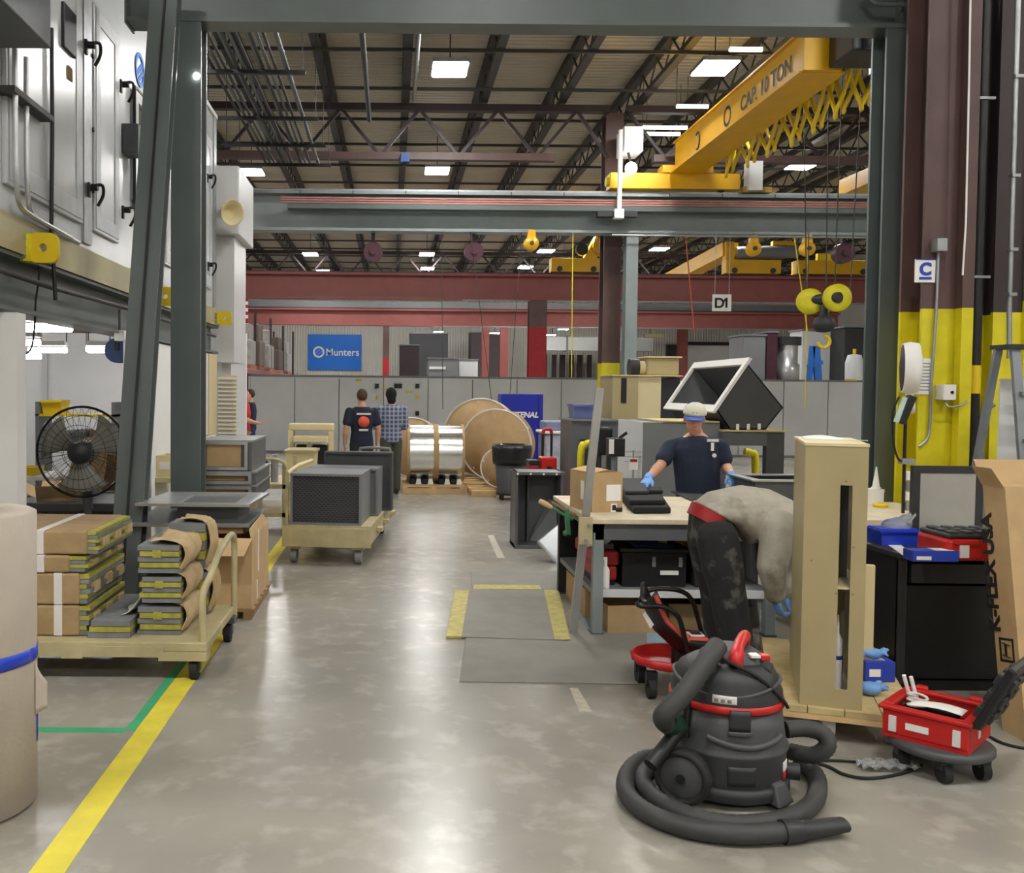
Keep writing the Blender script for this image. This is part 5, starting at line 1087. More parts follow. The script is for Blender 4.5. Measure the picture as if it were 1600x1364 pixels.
# tan cabinet and motor on the dark grey cabinet
t = T('tan_housing', 'tan sheet-metal housing with a slot on top of the grey cabinet', 'housing'); a = U(956, 655, 11.95); b = U(1034, 588, 11.95); m_ = U(997, 600, 11.95).x
P('front', MB().box(a.x, m_, 11.95, 12.65, 1.356, b.z), TAN, t); P('side', MB().box(m_, b.x, 11.97, 12.65, 1.356, b.z), TANL, t); s_ = U(976, 615, 11.9); P('slot', MB().box(s_.x-0.035, s_.x+0.035, 11.943, 11.95, s_.z-0.12, s_.z+0.2), BLACK, t); P('open_bay', openbin(MB(), b.x, b.x+0.25, 12.0, 12.6, 1.36, b.z-0.02, 0.02), CHARD, t); P('lid', MB().box(a.x-0.01, b.x+0.27, 11.94, 12.66, b.z, b.z+0.015), TANL, t)
t = T('electric_motor', 'tan motor with a black end cap on the tan housing', 'motor'); c = U(1030, 575, 12.3); P('body', MB().box(c.x-0.2, c.x+0.22, 12.15, 12.55, b.z+0.016, c.z+0.13), TAN, t, 0.02); P('neck', MB().cyl((c.x-0.28, 12.3, c.z), (c.x-0.2, 12.3, c.z), 0.09, n=16), TANL, t); P('end_cap', MB().cyl((c.x-0.4, 12.3, c.z), (c.x-0.28, 12.3, c.z), 0.12, n=20), BLACK, t); P('cover', MB().box(c.x-0.22, c.x+0.25, 12.13, 12.57, c.z+0.13, c.z+0.15), TANL, t)
# hood
t = T('transition_hood', 'large dark grey angled hood with a white flange above the worker', 'hood')
Y0, Y1 = 9.55, 11.2
A, B, C_, D, E = (U(px, py, Y0) for px, py in ((1166, 561), (1224, 632), (1197, 666), (1141, 667), (1117, 633)))
zsh = U(1170, 671, 9.5).z - 0.008 - min(C_.z, D.z)
for q in (A, B, C_, D, E): q.z += zsh
back = Vector((0, Y1-Y0, 0)); th = 0.012
def pan(name, p, q, m=GREYD):
    nrm = Vector((q.z-p.z, 0, -(q.x-p.x))).normalized()*th
    P(name, MB().hexa([p, p+back, q+back, q], [p+nrm, p+back+nrm, q+back+nrm, q+nrm]), m, t)
P('front_panel', MB().add([A, B, C_, D, E] + [v + Vector((0, th, 0)) for v in (A, B, C_, D, E)], [(0,4,3,2,1), (5,6,7,8,9)] + [(i, (i+1) % 5, 5+(i+1) % 5, 5+i) for i in range(5)]), GREYD, t)
P('rear_panel', MB().add([v + back for v in (A, B, C_, D, E)] + [v + back + Vector((0, th, 0)) for v in (A, B, C_, D, E)], [(0,4,3,2,1), (5,6,7,8,9)] + [(i, (i+1) % 5, 5+(i+1) % 5, 5+i) for i in range(5)]), GREYM, t)
pan('roof_panel', A, B); pan('side_panel', B, C_); pan('base_panel', C_, D, GREYM); pan('lower_panel', D, E)
cen = (A+E)/2 + back/2; ey = (A-E).normalized(); fm = MB(); rframe(fm, cen + Vector((-0.01, 0, 0.006)), (0,-1,0), ey, Y1-Y0+0.1, (A-E).length+0.1, 0.085, 0.03); P('flange', fm, PAPER, t, label='white flange')
for k in range(3): p_ = D.lerp(C_, 0.2+0.3*k); P('foot_clip', MB().box(p_.x-0.015, p_.x+0.015, Y0-0.01, Y0, p_.z, p_.z+0.06), PAPER, t)
# ---------------------------------------------------------------- grey partition across the hall
pw = T('wall_partition', 'long light grey panelled partition across the far hall', 'partition', kind='structure')
del pw['label']; del pw['category']
PX0, PX1, PY = U(391, 600, 25).x, U(1364, 600, 25).x, 25.0
n = 14; wd = (PX1-PX0)/n
for k in range(n): P('panel', MB().box(PX0+wd*k+0.012, PX0+wd*(k+1)-0.012, PY, PY+0.08, 0.05, U(700, 590, 25).z-0.02), GREYL, pw)
P('base_rail', MB().box(PX0, PX1, PY-0.01, PY+0.1, 0, 0.05), GREYM, pw); P('top_rail', MB().box(PX0, PX1, PY-0.01, PY+0.1, U(700, 590, 25).z-0.02, U(700, 588, 25).z), GREYM, pw); P('backing', MB().box(PX0, PX1, PY+0.04, PY+0.07, 0.05, 2.0), GREYM, pw)
for (px, py) in ((589, 603), (619, 603), (625, 603), (652, 603), (589, 646), (652, 646)):
    c = U(px, py, 24.95); P('hinge', MB().box(c.x-0.05, c.x+0.05, 24.93, 25, c.z-0.06, c.z+0.06), BLACK, pw)
for (px, py, w_, h_) in ((560, 594, 0.16, 0.06), (602, 608, 0.2, 0.03), (639, 612, 0.2, 0.04), (589, 621, 0.06, 0.12), (652, 620, 0.06, 0.12), (1330, 594, 0.3, 0.05)):
    c = U(px, py, 24.98); P('yellow_tag', MB().box(c.x-w_/2, c.x+w_/2, 24.985, 25, c.z-h_/2, c.z+h_/2), YELB, pw)
t = T('wall_sign', 'blue banner sign with white Munters lettering on the far wall', 'sign')
YS = 55.9; a = U(481, 578, YS); b = U(565, 523, YS); P('panel', MB().box(a.x, b.x, YS, YS+0.08, a.z, b.z), BLUES, t)
cm = U(498, 550, YS); lm = MB(); ringplate(lm, (cm.x, YS-0.01, cm.z), (1,0,0), (0,0,1), circ(0.34), circ(0.24), 0.008); lm.bar((cm.x-0.2, YS-0.01, cm.z-0.08), (cm.x+0.1, YS-0.01, cm.z+0.18), 0.01, 0.07, ref=(0,1,0)); lm.bar((cm.x-0.08, YS-0.01, cm.z-0.18), (cm.x+0.2, YS-0.01, cm.z+0.06), 0.01, 0.07, ref=(0,1,0)); P('logo_ring', lm, PAPER, t)
lettering('Munters', 0.6, (cm.x+0.42, YS-0.01, cm.z-0.2), (1,0,0), (0,0,1), PAPER, t, bold=0.006)
# racking with wrapped loads at the far left
t = T('pallet_rack', 'tall pallet rack along the far left side', 'rack')
for y in (27.5, 31.5, 35.5, 39.5, 43.5):
    for x in (-5.6, -4.7): P('upright', MB().box(x, x+0.09, y, y+0.09, 0, 4.4), BROWND, t)
for z in (2.2, 4.2) if False else (2.2,):
    for x in (-5.6, -4.65): P('beam', MB().box(x, x+0.06, 27.5, 43.6, z, z+0.14), REDB, t)
P('decking', MB().box(-5.6, -4.6, 27.5, 43.6, 2.34, 2.36), GALV, t)
WR = mat('wrapped_goods2', '9b9691', 0.3, 0, 0.25, 5, 0.5, 8)
for k, (y, h, m, lab) in enumerate(((28, 1.55, mat('dark_carton', '4b4038', 0.7), 'dark stacked load nearest on the far rack'), (30.2, 1.5, WR, 'film-wrapped grey load second on the far rack'), (32.4, 1.65, mat('brown_wrapped', '6e5f52', 0.4, 0, 0.2, 4), 'brown wrapped load third on the far rack'), (35, 1.6, WR, 'film-wrapped pale load fourth on the far rack'), (38, 1.5, mat('dark_carton', '4b4038', 0.7), 'dark load fifth on the far rack'), (41, 1.45, WR, 'pale wrapped load last on the far rack'))):
    t = T('pallet_load', lab, 'pallet load'); P('goods', MB().box(-5.45, -4.62, y, y+1.3, 2.5, 2.5+h*0.55), m, t, 0.04); P('upper_goods', MB().box(-5.4, -4.68, y+0.1, y+1.2, 2.5+h*0.55, 2.5+h*0.9), m, t, 0.04); P('pallet_deck', MB().box(-5.5, -4.6, y-0.05, y+1.35, 2.362, 2.5), mat('red_pallet', '9b5a45', 0.7), t)
t = T('flag', 'small striped red and white flag with blue corner above the rack', 'flag')
c = U(376, 484, 27.6); 
for k in range(7): P('stripe', MB().box(c.x-0.22, c.x+0.22, 27.6, 27.61, c.z-0.35+0.1*k, c.z-0.25+0.1*k), REDC if k % 2 == 0 else PAPER, t)
P('canton', MB().box(c.x-0.22, c.x-0.02, 27.59, 27.6, c.z+0.0, c.z+0.35), INKB, t); P('pole', MB().cyl((c.x-0.23, 27.6, 2.36), (c.x-0.23, 27.6, c.z+0.45), 0.02, n=8), GALV, t)
# machines over the partition
def mach(name, label, px0, px1, py0, py1, Y, m, d=1.5, extra=None, cat='machine'):
    a = U(px0, py1, Y); b = U(px1, py0, Y); t = T(name, label, cat)
    P('body', MB().box(a.x, b.x, Y, Y+d, 0, b.z), m, t, 0.03); P('top_trim', MB().box(a.x-0.03, b.x+0.03, Y-0.03, Y+d+0.03, b.z, b.z+0.05), GREYM, t)
    if extra: P('marking', MB().box(U(extra[0], 0, Y).x, U(extra[1], 0, Y).x, Y-0.03, Y, U(700, extra[3], Y).z, U(700, extra[2], Y).z), PAPER, t)
    return t
mach('machine_cabinet', 'grey machine top with a white stripe above the partition', 669, 716, 561, 592, 36, GREYM, 1.5, (677, 703, 573, 577))
mach('machine_cabinet', 'pale ribbed machine top right of the striped one', 716, 747, 563, 592, 37, GREYL)
mach('machine_cabinet', 'dark machine behind the bright red far post', 624, 655, 540, 592, 40, BROWND)
mach('machine_cabinet', 'dark shelving block above the partition left of the thin red posts', 640, 700, 522, 555, 52, CHARD)
mach('machine_cabinet', 'dark block between the thin red posts', 735, 790, 520, 560, 53, BROWND)
mach('machine_cabinet', 'grey duct cabinet with dark opening above the partition at right', 1160, 1197, 525, 592, 28, GREYM, 1.2)
mach('machine_cabinet', 'dark maroon cabinet beside the silver round duct', 1197, 1216, 520, 592, 28.3, mat('maroon_enamel', '4a2230', 0.45), 1.0)
t = T('round_duct', 'silver round duct standing above the partition at right', 'duct'); c = U(1232, 560, 28.5); P('duct', MB().lathe([(0.3, 0), (0.3, 2.1), (0.36, 2.15), (0.36, 2.6), (0.3, 2.65), (0.3, 3.2)], (c.x, 28.6, 0), n=28), ALU, t); P('cap', MB().cyl((c.x, 28.6, 3.2), (c.x, 28.6, 3.45), 0.4, n=24), CHARD, t)
mach('machine_cabinet', 'pale grey tall cabinet right of the silver duct', 1252, 1318, 517, 592, 31, GREYL, 1.0)
mach('machine_cabinet', 'dark doorway cabinet at the partition\'s right end', 1318, 1362, 512, 592, 30, CHARD, 1.0)  # the dark of the doorway is put into the charcoal colour of this block
t = T('storage_tank', 'pale tank in front of the dark doorway at right', 'tank'); c = U(1335, 560, 29.4); P('shell', MB().lathe([(0, 0), (0.25, 0.02), (0.27, 2.7), (0.2, 2.95), (0, 3.0)], (c.x, 29.4, 0), n=24), GREYL, t); P('valve', MB().cyl((c.x, 29.4, 3.0), (c.x, 29.4, 3.15), 0.05, n=10), YELB, t)
t = T('lattice_tower', 'blue lattice A-frame standing above the partition at right', 'frame'); a = U(1256, 590, 26.5); b = U(1290, 541, 26.5); BL = mat('frame_blue', '2a6fc9', 0.5)
P('leg', MB().bar((a.x, 26.5, 0), ((a.x+b.x)/2-0.08, 26.5, b.z), 0.14, 0.1, ref=(0,1,0)), BL, t); P('leg', MB().bar((b.x, 26.5, 0), ((a.x+b.x)/2+0.02, 26.5, b.z), 0.2, 0.1, ref=(0,1,0)), BL, t); P('cross_bar', MB().bar((a.x+0.1, 26.5, b.z-0.6), (b.x-0.08, 26.5, b.z-0.45), 0.12, 0.08, ref=(0,1,0)), BL, t)
# posts and panels on the far wall
for k, (px, w_) in enumerate(((851, 0.3), (866, 0.25), (879, 0.3), (893, 0.25), (906, 0.3), (921, 0.25))):
    x = U(px, 550, 55).x; S('wall_post', 'dark upright post on the far pale wall, number %s from the red column' % ('one', 'two', 'three', 'four', 'five', 'six')[k], 'post', MB().box(x-w_/2, x+w_/2, 54.9, 55.1, 0, 3.9).box(x-w_/2-0.1, x+w_/2+0.1, 54.85, 55.15, 0, 0.1), BROWND)
t = T('supply_duct', 'long grey rectangular duct below the far red beam', 'duct'); a = U(851, 547, 52); b = U(937, 527, 52); P('duct', MB().box(a.x, b.x+3, 52, 53, a.z, b.z), GREYL, t); P('flange', MB().box(a.x+1.2, a.x+1.3, 51.95, 53.05, a.z-0.05, b.z+0.05), GREYM, t); P('strut', MB().cyl((a.x+0.5, 52.5, b.z), (a.x+0.5, 52.5, 8.2), 0.03, n=6), DARKM, t); P('strut', MB().cyl((b.x+2, 52.5, b.z), (b.x+2, 52.5, 8.2), 0.03, n=6), DARKM, t)
x = U(1056, 540, 55.6).x; ST('door_1', MB().box(x-0.5, x+0.5, 55.6, 55.99, 0, 4.6), CHARD)
a = U(1075, 560, 55.6); b = U(1145, 540, 55.6); ST('door_2', MB().box(a.x, b.x, 55.6, 55.99, 0, b.z), WHITEW)
a = U(1072, 560, 55.5); ST('trim_4', MB().box(a.x, b.x+0.15, 55.5, 55.6, b.z, b.z+0.2), BROWND)
t = T('strip_light', 'pale strip fixture over the far dark door', 'ceiling light'); a = U(1008, 527, 54); b = U(1037, 522, 54); P('fixture', MB().box(a.x, b.x, 54, 54.3, a.z, b.z), TANL, t); P('hanger', MB().cyl((a.x+0.3, 54.1, b.z), (a.x+0.3, 54.1, 8.9), 0.02, n=6), DARKM, t)
# ---------------------------------------------------------------- workbench
BX0, BX1, BY0, BY1, BZ = 1.40, 2.72, 6.45, 7.85, 0.82
t = T('workbench', 'grey steel workbench with a worn pale top and lower shelf', 'workbench')
P('top', MB().box(BX0-0.02, BX1+0.02, BY0-0.03, BY1+0.02, BZ-0.035, BZ), BENCHT, t, 0.004)
P('apron', MB().box(BX0+0.03, BX1-0.03, BY0, BY0+0.04, BZ-0.15, BZ-0.035), GREYP, t); P('apron', MB().box(BX0+0.02, BX0+0.05, BY0, BY1, BZ-0.1, BZ-0.035), GREYP, t); P('apron', MB().box(BX1-0.05, BX1-0.02, BY0, BY1, BZ-0.1, BZ-0.035), GREYP, t)
for x in (BX0+0.02, BX1-0.09):
    for y in (BY0, BY1-0.07): P('leg', MB().box(x, x+0.07, y, y+0.07, 0.01, BZ-0.035), STEEL2 if y < 7 else BLACK, t); P('foot', MB().box(x-0.01, x+0.08, y-0.01, y+0.08, 0, 0.012), GREYD, t)
P('shelf', MB().box(BX0+0.03, BX1-0.03, BY0+0.05, BY1-0.05, 0.27, 0.31), GREYM, t); P('shelf_lip', MB().box(BX0+0.09, BX1-0.09, BY0+0.03, BY0+0.05, 0.26, 0.315), GREYL, t)
lettering('A-FRAME', 0.04, (BX0+0.14, BY0+0.028, 0.272), (1,0,0), (0,0,1), PAPER, t) if False else None
P('back_panel', MB().box(BX0+0.05, BX1-0.05, BY1-0.06, BY1-0.04, 0.31, BZ-0.04), BLACK, t)
# on the bench
t = carton('cardboard_box', 'cardboard box with shipping labels on the bench\'s left end', (1.545, 6.98, BZ), 0.25, 0.34, 0.29, 0.3, CARD, False, tape=False)
P('label', MB().box(-0.01, 0.11, -0.173, -0.17, 0.08, 0.2), PAPER, t); P('label', MB().box(0.03, 0.08, -0.173, -0.17, 0.0, 0.06), PAPER, t); P('barcode', MB().box(0.04, 0.07, -0.175, -0.173, 0.01, 0.05), INK, t); P('side_label', MB().box(-0.128, -0.125, -0.05, 0.0, 0.08, 0.22), PAPER, t)
P('flap', MB().hexa([(-0.125,-0.17,0.285),(0.0,-0.17,0.31),(0.0,0.17,0.31),(-0.125,0.17,0.285)], [(-0.125,-0.17,0.29),(0.0,-0.17,0.315),(0.0,0.17,0.315),(-0.125,0.17,0.29)]), CARD, t)
FOAM = mat('black_foam', '131416', 0.85, 0, 0.2, 30); FOAMG = mat('grey_black_foam', '2b2c2e', 0.8, 0, 0.15, 20)
def foam(label, pts, z0, h, m=FOAM): 
    b = [UZ(px, py, z0) for px, py in pts]; S('foam_pad', label, 'foam pad', MB().hexa(b, [p + Vector((0,0,h)) for p in b]), m, 'black foam pads on the bench', bevel=0.012)
foam('thick black foam pad at the bottom of the bench pile', [(990, 803), (1048, 803), (1030, 775), (962, 775)], BZ, 0.05)
foam('middle black foam pad of the bench pile', [(984, 789), (1040, 789), (1022, 765), (960, 765)], BZ+0.05, 0.035)
foam('dark grey foam sheet on top of the bench pile', [(976, 773), (1014, 773), (1004, 752), (962, 752)], BZ+0.085, 0.03, FOAMG)
foam('small black foam strip beside the top sheet of the pile', [(1014, 772), (1036, 772), (1034, 766), (1012, 766)], BZ+0.085, 0.03)
foam('flat dark sheet lying right on the bench top', [(1078, 783), (1108, 781), (1092, 768), (1048, 769)], BZ, 0.012, FOAMG)
c = UZ(966, 799, BZ); t = T('tape_roll', 'small black roll of tape near the bench edge', 'tape'); P('roll', MB().lathe([(0.012, 0), (0.03, 0), (0.03, 0.03), (0.012, 0.03), (0.012, 0)], (c.x, c.y, BZ), n=20), BLACK, t); P('core', MB().lathe([(0.01, 0.001), (0.0125, 0.001), (0.0125, 0.029), (0.01, 0.029), (0.01, 0.001)], (c.x, c.y, BZ), n=18), CARDD, t)
# leaning aluminium bar with clamp
t = T('aluminium_bar', 'long aluminium bar leaning against the bench corner', 'bar')
a = G(895, 990); b = U(937, 606, 6.36); P('bar', MB().bar(a + Vector((0, 0, 0.0)), b, 0.055, 0.03, ref=(0,1,0)), ALU, t)
c = U(913, 829, 6.36); P('clamp_plate', MB().box(c.x-0.05, c.x+0.045, 6.30, 6.325, c.z-0.09, c.z+0.1), CREAM, t, 0.004); P('clamp_bolt', MB().cyl((c.x, 6.28, c.z-0.06), (c.x, 6.3, c.z-0.06), 0.012, n=8), GALV, t); P('clamp_bolt', MB().cyl((c.x+0.02, 6.28, c.z+0.05), (c.x+0.02, 6.3, c.z+0.05), 0.012, n=8), GALV, t)
t = T('screw_clamp', 'screw clamp with wooden handle and green screw on the bench edge', 'clamp')
a = U(842, 782, 6.9); b = U(864, 794, 6.9); c = U(895, 812, 6.9); P('handle', MB().lathe([(0, 0), (0.018, 0.005), (0.022, 0.05), (0.018, 0.1), (0.01, 0.115)], a, b-a, 14), WOOD, t); P('screw', MB().cyl(b, c, 0.012, n=8), mat('clamp_green', '3f7a4c', 0.5), t); P('jaw', MB().bar(U(885, 795, 6.9), U(888, 835, 6.9), 0.03, 0.05, ref=(0,1,0)), mat('clamp_green', '3f7a4c', 0.5), t); P('bar', MB().bar(U(862, 784, 6.9), U(905, 808, 6.9), 0.02, 0.025, ref=(0,1,0)), CARDD, t); p = U(884, 833, 6.85); P('knob', MB().ell(p, 0.022), mat('clamp_green', '3f7a4c', 0.5), t)
# under the bench
carton('cardboard_box', 'brown box on the floor under the front of the bench', (1.72, 6.68, 0), 0.42, 0.36, 0.2, 0.12, CARD, False, tape=False)
carton('cardboard_box', 'long brown box on the floor under the bench\'s left side', (1.58, 7.32, 0), 0.22, 0.75, 0.22, 0.0, CARD, False, tape=False)
carton('cardboard_box', 'brown box on the floor under the middle of the bench', (2.2, 6.8, 0), 0.4, 0.4, 0.19, 0.0, CARDD, False, tape=False)
t = T('storage_case', 'large black storage case with a white label under the bench', 'case')
P('body', MB().box(1.66, 2.12, 6.6, 7.2, 0.31, 0.56), BLACK, t, 0.01); P('lid', MB().box(1.64, 2.14, 6.58, 7.22, 0.56, 0.59), BLACK, t, 0.01); P('label', MB().box(1.93, 2.06, 6.592, 6.6, 0.4, 0.43), PAPER, t)
for x in (1.87, 2.06): P('latch', MB().box(x, x+0.025, 6.585, 6.6, 0.46, 0.53), GALV, t)
P('cloth', MB().sheet(lambda u, v: (1.75+0.28*u, 6.62+0.3*v, 0.597+0.006*math.sin(u*7+v*5)), 8, 8, 0.003), mat('blue_cloth', '3d4f8f', 0.8), t)
t = T('tool_case', 'low black tool case right of the storage case under the bench', 'tool box'); P('case', MB().box(2.18, 2.52, 6.6, 6.95, 0.31, 0.42), CHARD, t, 0.015); P('upper_case', MB().box(2.2, 2.5, 6.62, 6.95, 0.422, 0.5), BLACK, t, 0.015); P('grip', MB().box(2.22, 2.38, 6.592, 6.6, 0.4, 0.44), CHAR, t); P('tag', MB().box(2.22, 2.26, 6.61, 6.62, 0.49, 0.505), PAPER, t)
t = T('tool_case', 'red tool case on the left of the bench shelf', 'tool box'); P('case', MB().box(1.47, 1.63, 6.62, 7.3, 0.35, 0.46), REDC, t, 0.02); P('lid', MB().box(1.46, 1.64, 6.6, 7.32, 0.462, 0.56), REDC, t, 0.02); P('foot', MB().box(1.48, 1.62, 6.65, 7.2, 0.31, 0.35), BLACK, t)
t = T('tool_case', 'yellow tool box on a stack under the bench top', 'tool box'); P('case', MB().box(1.72, 2.0, 6.95, 7.4, 0.6, 0.72), mat('ochre_paint2', 'a58a1e', 0.5), t, 0.015); P('lid', MB().box(1.71, 2.01, 6.94, 7.41, 0.722, 0.75), BLACK, t, 0.01); P('grip', MB().box(1.82, 1.92, 6.93, 6.95, 0.66, 0.7), BLACK, t)
t = T('tool_case', 'second yellow tool box under the bench top further right', 'tool box'); P('case', MB().box(2.06, 2.5, 7.0, 7.4, 0.31, 0.68), mat('ochre_paint2', 'a58a1e', 0.5), t, 0.015); P('lid', MB().box(2.05, 2.51, 6.99, 7.41, 0.682, 0.72), BLACK, t, 0.01)
t = T('spray_can', 'yellow can with white cap under the bench top', 'can'); P('can', MB().cyl((2.0, 6.8, 0.597), (2.0, 6.8, 0.7), 0.035, n=16), YELS, t); P('cap', MB().cyl((2.0, 6.8, 0.7), (2.0, 6.8, 0.735), 0.025, n=14), PAPER, t)
t = T('spray_bottle', 'white bottle beside the front leg on the bench shelf', 'bottle'); P('bottle', MB().lathe([(0.03, 0), (0.03, 0.13), (0.012, 0.16), (0.012, 0.2), (0, 0.2)], (1.53, 6.56, 0.31), n=16), PAPER, t); P('nozzle', MB().box(1.5, 1.54, 6.55, 6.57, 0.51, 0.53), PAPER, t)
t = T('crumpled_sheet', 'grey crumpled sheet pushed under the left bench corner', 'sheet'); P('sheet', MB().sheet(lambda u, v: (1.46+0.2*u, 6.66+0.3*v, 0.58+0.12*u+0.03*math.sin(u*9+v*7)), 10, 10, 0.004), GREYL, t); P('support', MB().box(1.5, 1.62, 6.7, 6.9, 0.565, 0.6), GREYM, t)
# ---------------------------------------------------------------- second bench right with clutter
t = T('workbench', 'grey workbench with cluttered top behind the tan cabinet', 'workbench')
P('top', MB().box(2.82, 4.05, 6.35, 7.44, 0.80, 0.84), BENCHT, t); P('apron', MB().box(2.85, 3.92, 6.38, 6.41, 0.66, 0.80), GREYD, t)
for x in (2.86, 3.84):
    for y in (6.38, 7.35): P('leg', MB().box(x, x+0.07, y, y+0.07, 0, 0.8), GREYP, t)
for z in (0.25, 0.5): P('shelf', MB().box(2.86, 3.9, 6.4, 7.1, z, z+0.03), CARDD, t)
t = T('galvanised_tray', 'long shallow galvanised tray behind the bending worker', 'tray'); a = UZ(1150, 765, 0.98); P('tray', openbin(MB(), 2.95, 3.72, 7.5, 8.05, 0.83, 1.0, 0.01), GREYD, t); fm = MB(); ringplate(fm, (3.335, 7.77, 1.005), (1,0,0), (0,1,0), [(-0.42,-0.3),(0.42,-0.3),(0.42,0.3),(-0.42,0.3)], [(-0.33,-0.22),(0.33,-0.22),(0.33,0.22),(-0.33,0.22)], 0.012); P('flange', fm, ALU, t)
P('stand', MB().box(2.98, 3.0, 7.55, 8.0, 0, 0.83), GREYD, t); P('stand', MB().box(3.67, 3.7, 7.55, 8.0, 0, 0.83), GREYD, t)
c = UZ(1364, 786, 0.84); t = T('paper_box', 'small white box on the cluttered right bench', 'box'); P('box', MB().box(c.x-0.04, c.x+0.06, c.y-0.05, c.y+0.05, 0.84, 0.95), PAPER, t, 0.003); P('lid', MB().box(c.x-0.042, c.x+0.062, c.y-0.052, c.y+0.052, 0.93, 0.955), PAPER, t)
t = T('caulking_cone', 'white cone nozzle standing on the small white box', 'nozzle'); P('cone', MB().cyl((c.x+0.02, c.y-0.0, 0.955), (c.x+0.02, c.y+0.0, 1.13), 0.03, 0.004, n=12), PAPER, t); P('ring', MB().cyl((c.x+0.02, c.y, 0.955), (c.x+0.02, c.y, 0.968), 0.036, n=12), PAPER, t)
c = UZ(1376, 792, 0.84); t = T('tape_roll', 'flat yellow tape roll on the cluttered right bench', 'tape'); P('roll', MB().lathe([(0.03, 0), (0.055, 0), (0.055, 0.03), (0.03, 0.03), (0.03, 0)], (c.x, c.y, 0.84), n=22), YELB, t); P('core', MB().lathe([(0.027, 0.001), (0.031, 0.001), (0.031, 0.029), (0.027, 0.029), (0.027, 0.001)], (c.x, c.y, 0.84), n=18), CARD, t)
t = T('floor_stand', 'thin black stand with a handset and cable beside the grey column', 'stand')
c = U(1413, 720, 6.75); P('pole', MB().cyl((c.x, 6.75, 0.84), (c.x, 6.75, U(1413, 628, 6.75).z), 0.012, n=8), BLACK, t); p = U(1418, 640, 6.7); P('handset', MB().bar(p + Vector((-0.05, 0, -0.1)), p + Vector((0.03, 0, 0.1)), 0.06, 0.05, ref=(0,1,0)), BLACK, t, 0.01); p2 = U(1407, 640, 6.68); P('screen', MB().bar(p2 + Vector((-0.03, 0, -0.09)), p2 + Vector((0.03, 0, 0.09)), 0.035, 0.012, ref=(0,1,0)), mat('pale_green_screen', 'b8cfc0', 0.4), t)
P('cable', MB().tube(spline([U(1405, 620, 6.72), U(1395, 645, 6.72), U(1396, 690, 6.72), U(1403, 716, 6.72), U(1413, 722, 6.74)], 5), 0.008, 6), BLACK, t); P('bracket', MB().box(c.x-0.03, c.x+0.06, 6.72, 6.78, U(0, 0, 6.75).z*0+1.2, 1.24), GALV, t)
for k in range(4): P('cup', MB().cyl((c.x+0.04, 6.76, 0.86+0.075*k), (c.x+0.04, 6.76, 0.92+0.075*k), 0.025+0.005*(k % 2), n=12), (GALV, PAPER, GREYM, PAPER)[k], t)
t = T('wall_fan', 'white round fan seen edge-on on the yellow column', 'fan'); p = U(1421, 575, 7.15); P('shroud', MB().lathe([(0.19, -0.05), (0.2, 0.0), (0.19, 0.06), (0.1, 0.08), (0, 0.08)], p, (0.92, -0.38, 0), 28), PAPER, t); P('grille', MB().lathe([(0.18, -0.05), (0.0, -0.07)], p, (0.92, -0.38, 0), 24), BLACK, t); P('arm', MB().tube(spline([p + Vector((0.0, 0, -0.17)), p + Vector((0.02, 0, -0.28)), p + Vector((0.05, 0.05, -0.33))], 4), 0.03, 8), PAPER, t)
# ---------------------------------------------------------------- tan cabinet on its dolly
DZ = 0.17
fl = UZ(1249, 1100, DZ); fr = UZ(1347, 1111, DZ); ex = (fr-fl).normalized(); ey = Vector((-ex.y, ex.x, 0)); wdt = (fr-fl).length
ang = math.atan2(ex.y, ex.x)
H = U(1251, 696, fl.y).z - DZ; dep = 0.72
t = T('platform_dolly', 'worn plywood dolly under the tall tan cabinet', 'dolly', loc=(fl.x, fl.y, 0), rz=ang)
dl, dr_ = -0.13, 0.53
for k in range(4): P('plank', MB().box(dl+(dr_-dl)*k/4+0.002, dl+(dr_-dl)*(k+1)/4-0.002, -0.03, 1.3, DZ-0.03, DZ-0.001), PLY, t)
P('edge_beam', MB().box(dl, dr_, -0.03, 0.05, DZ-0.06, DZ-0.032), WOOD, t); P('edge_beam', MB().box(dl, dr_, 1.22, 1.3, DZ-0.06, DZ-0.032), WOOD, t)
for x in (0.14, dr_-0.1):
    for y in (0.1, 1.15): P('wheel', MB().cyl((x-0.03, y, 0.055), (x+0.03, y, 0.055), 0.055, n=20), GREYL, t); P('fork', MB().box(x-0.045, x+0.045, y-0.03, y+0.03, 0.09, DZ-0.06), GREYD, t)
t = T('tan_cabinet', 'tall tan sheet-metal cabinet with a long vertical slot', 'cabinet', loc=(fl.x, fl.y, DZ), rz=ang)
W = wdt; s0, s1 = W*0.57, W*0.76; zs0, zs1 = H*(1-(1075-697)/(1105-697)), H*(1-(757-697)/(1105-697))
zmid = zs0 + (zs1-zs0)*0.5
P('front_left', MB().box(0, s0, 0, 0.012, 0, H), TAN, t); P('front_right', MB().box(s1, W, 0, 0.012, 0, H), TAN, t); P('front_top', MB().box(s0, s1, 0, 0.012, zs1, H), TAN, t); P('front_bottom', MB().box(s0, s1, 0, 0.012, 0, zs0), TAN, t)
P('side_panel', MB().box(0, 0.012, 0.012, dep, 0, H), TAN, t); P('side_panel', MB().box(W-0.012, W, 0.012, dep, 0, H), TAN, t); P('top', MB().box(-0.003, W+0.003, -0.003, dep, H, H+0.014), TANL, t); P('base', MB().box(0.012, W-0.012, 0.012, dep, 0, 0.012), TAN, t); P('back_stile', MB().box(0.012, W*0.45, dep-0.012, dep, 0, H), TANL, t)
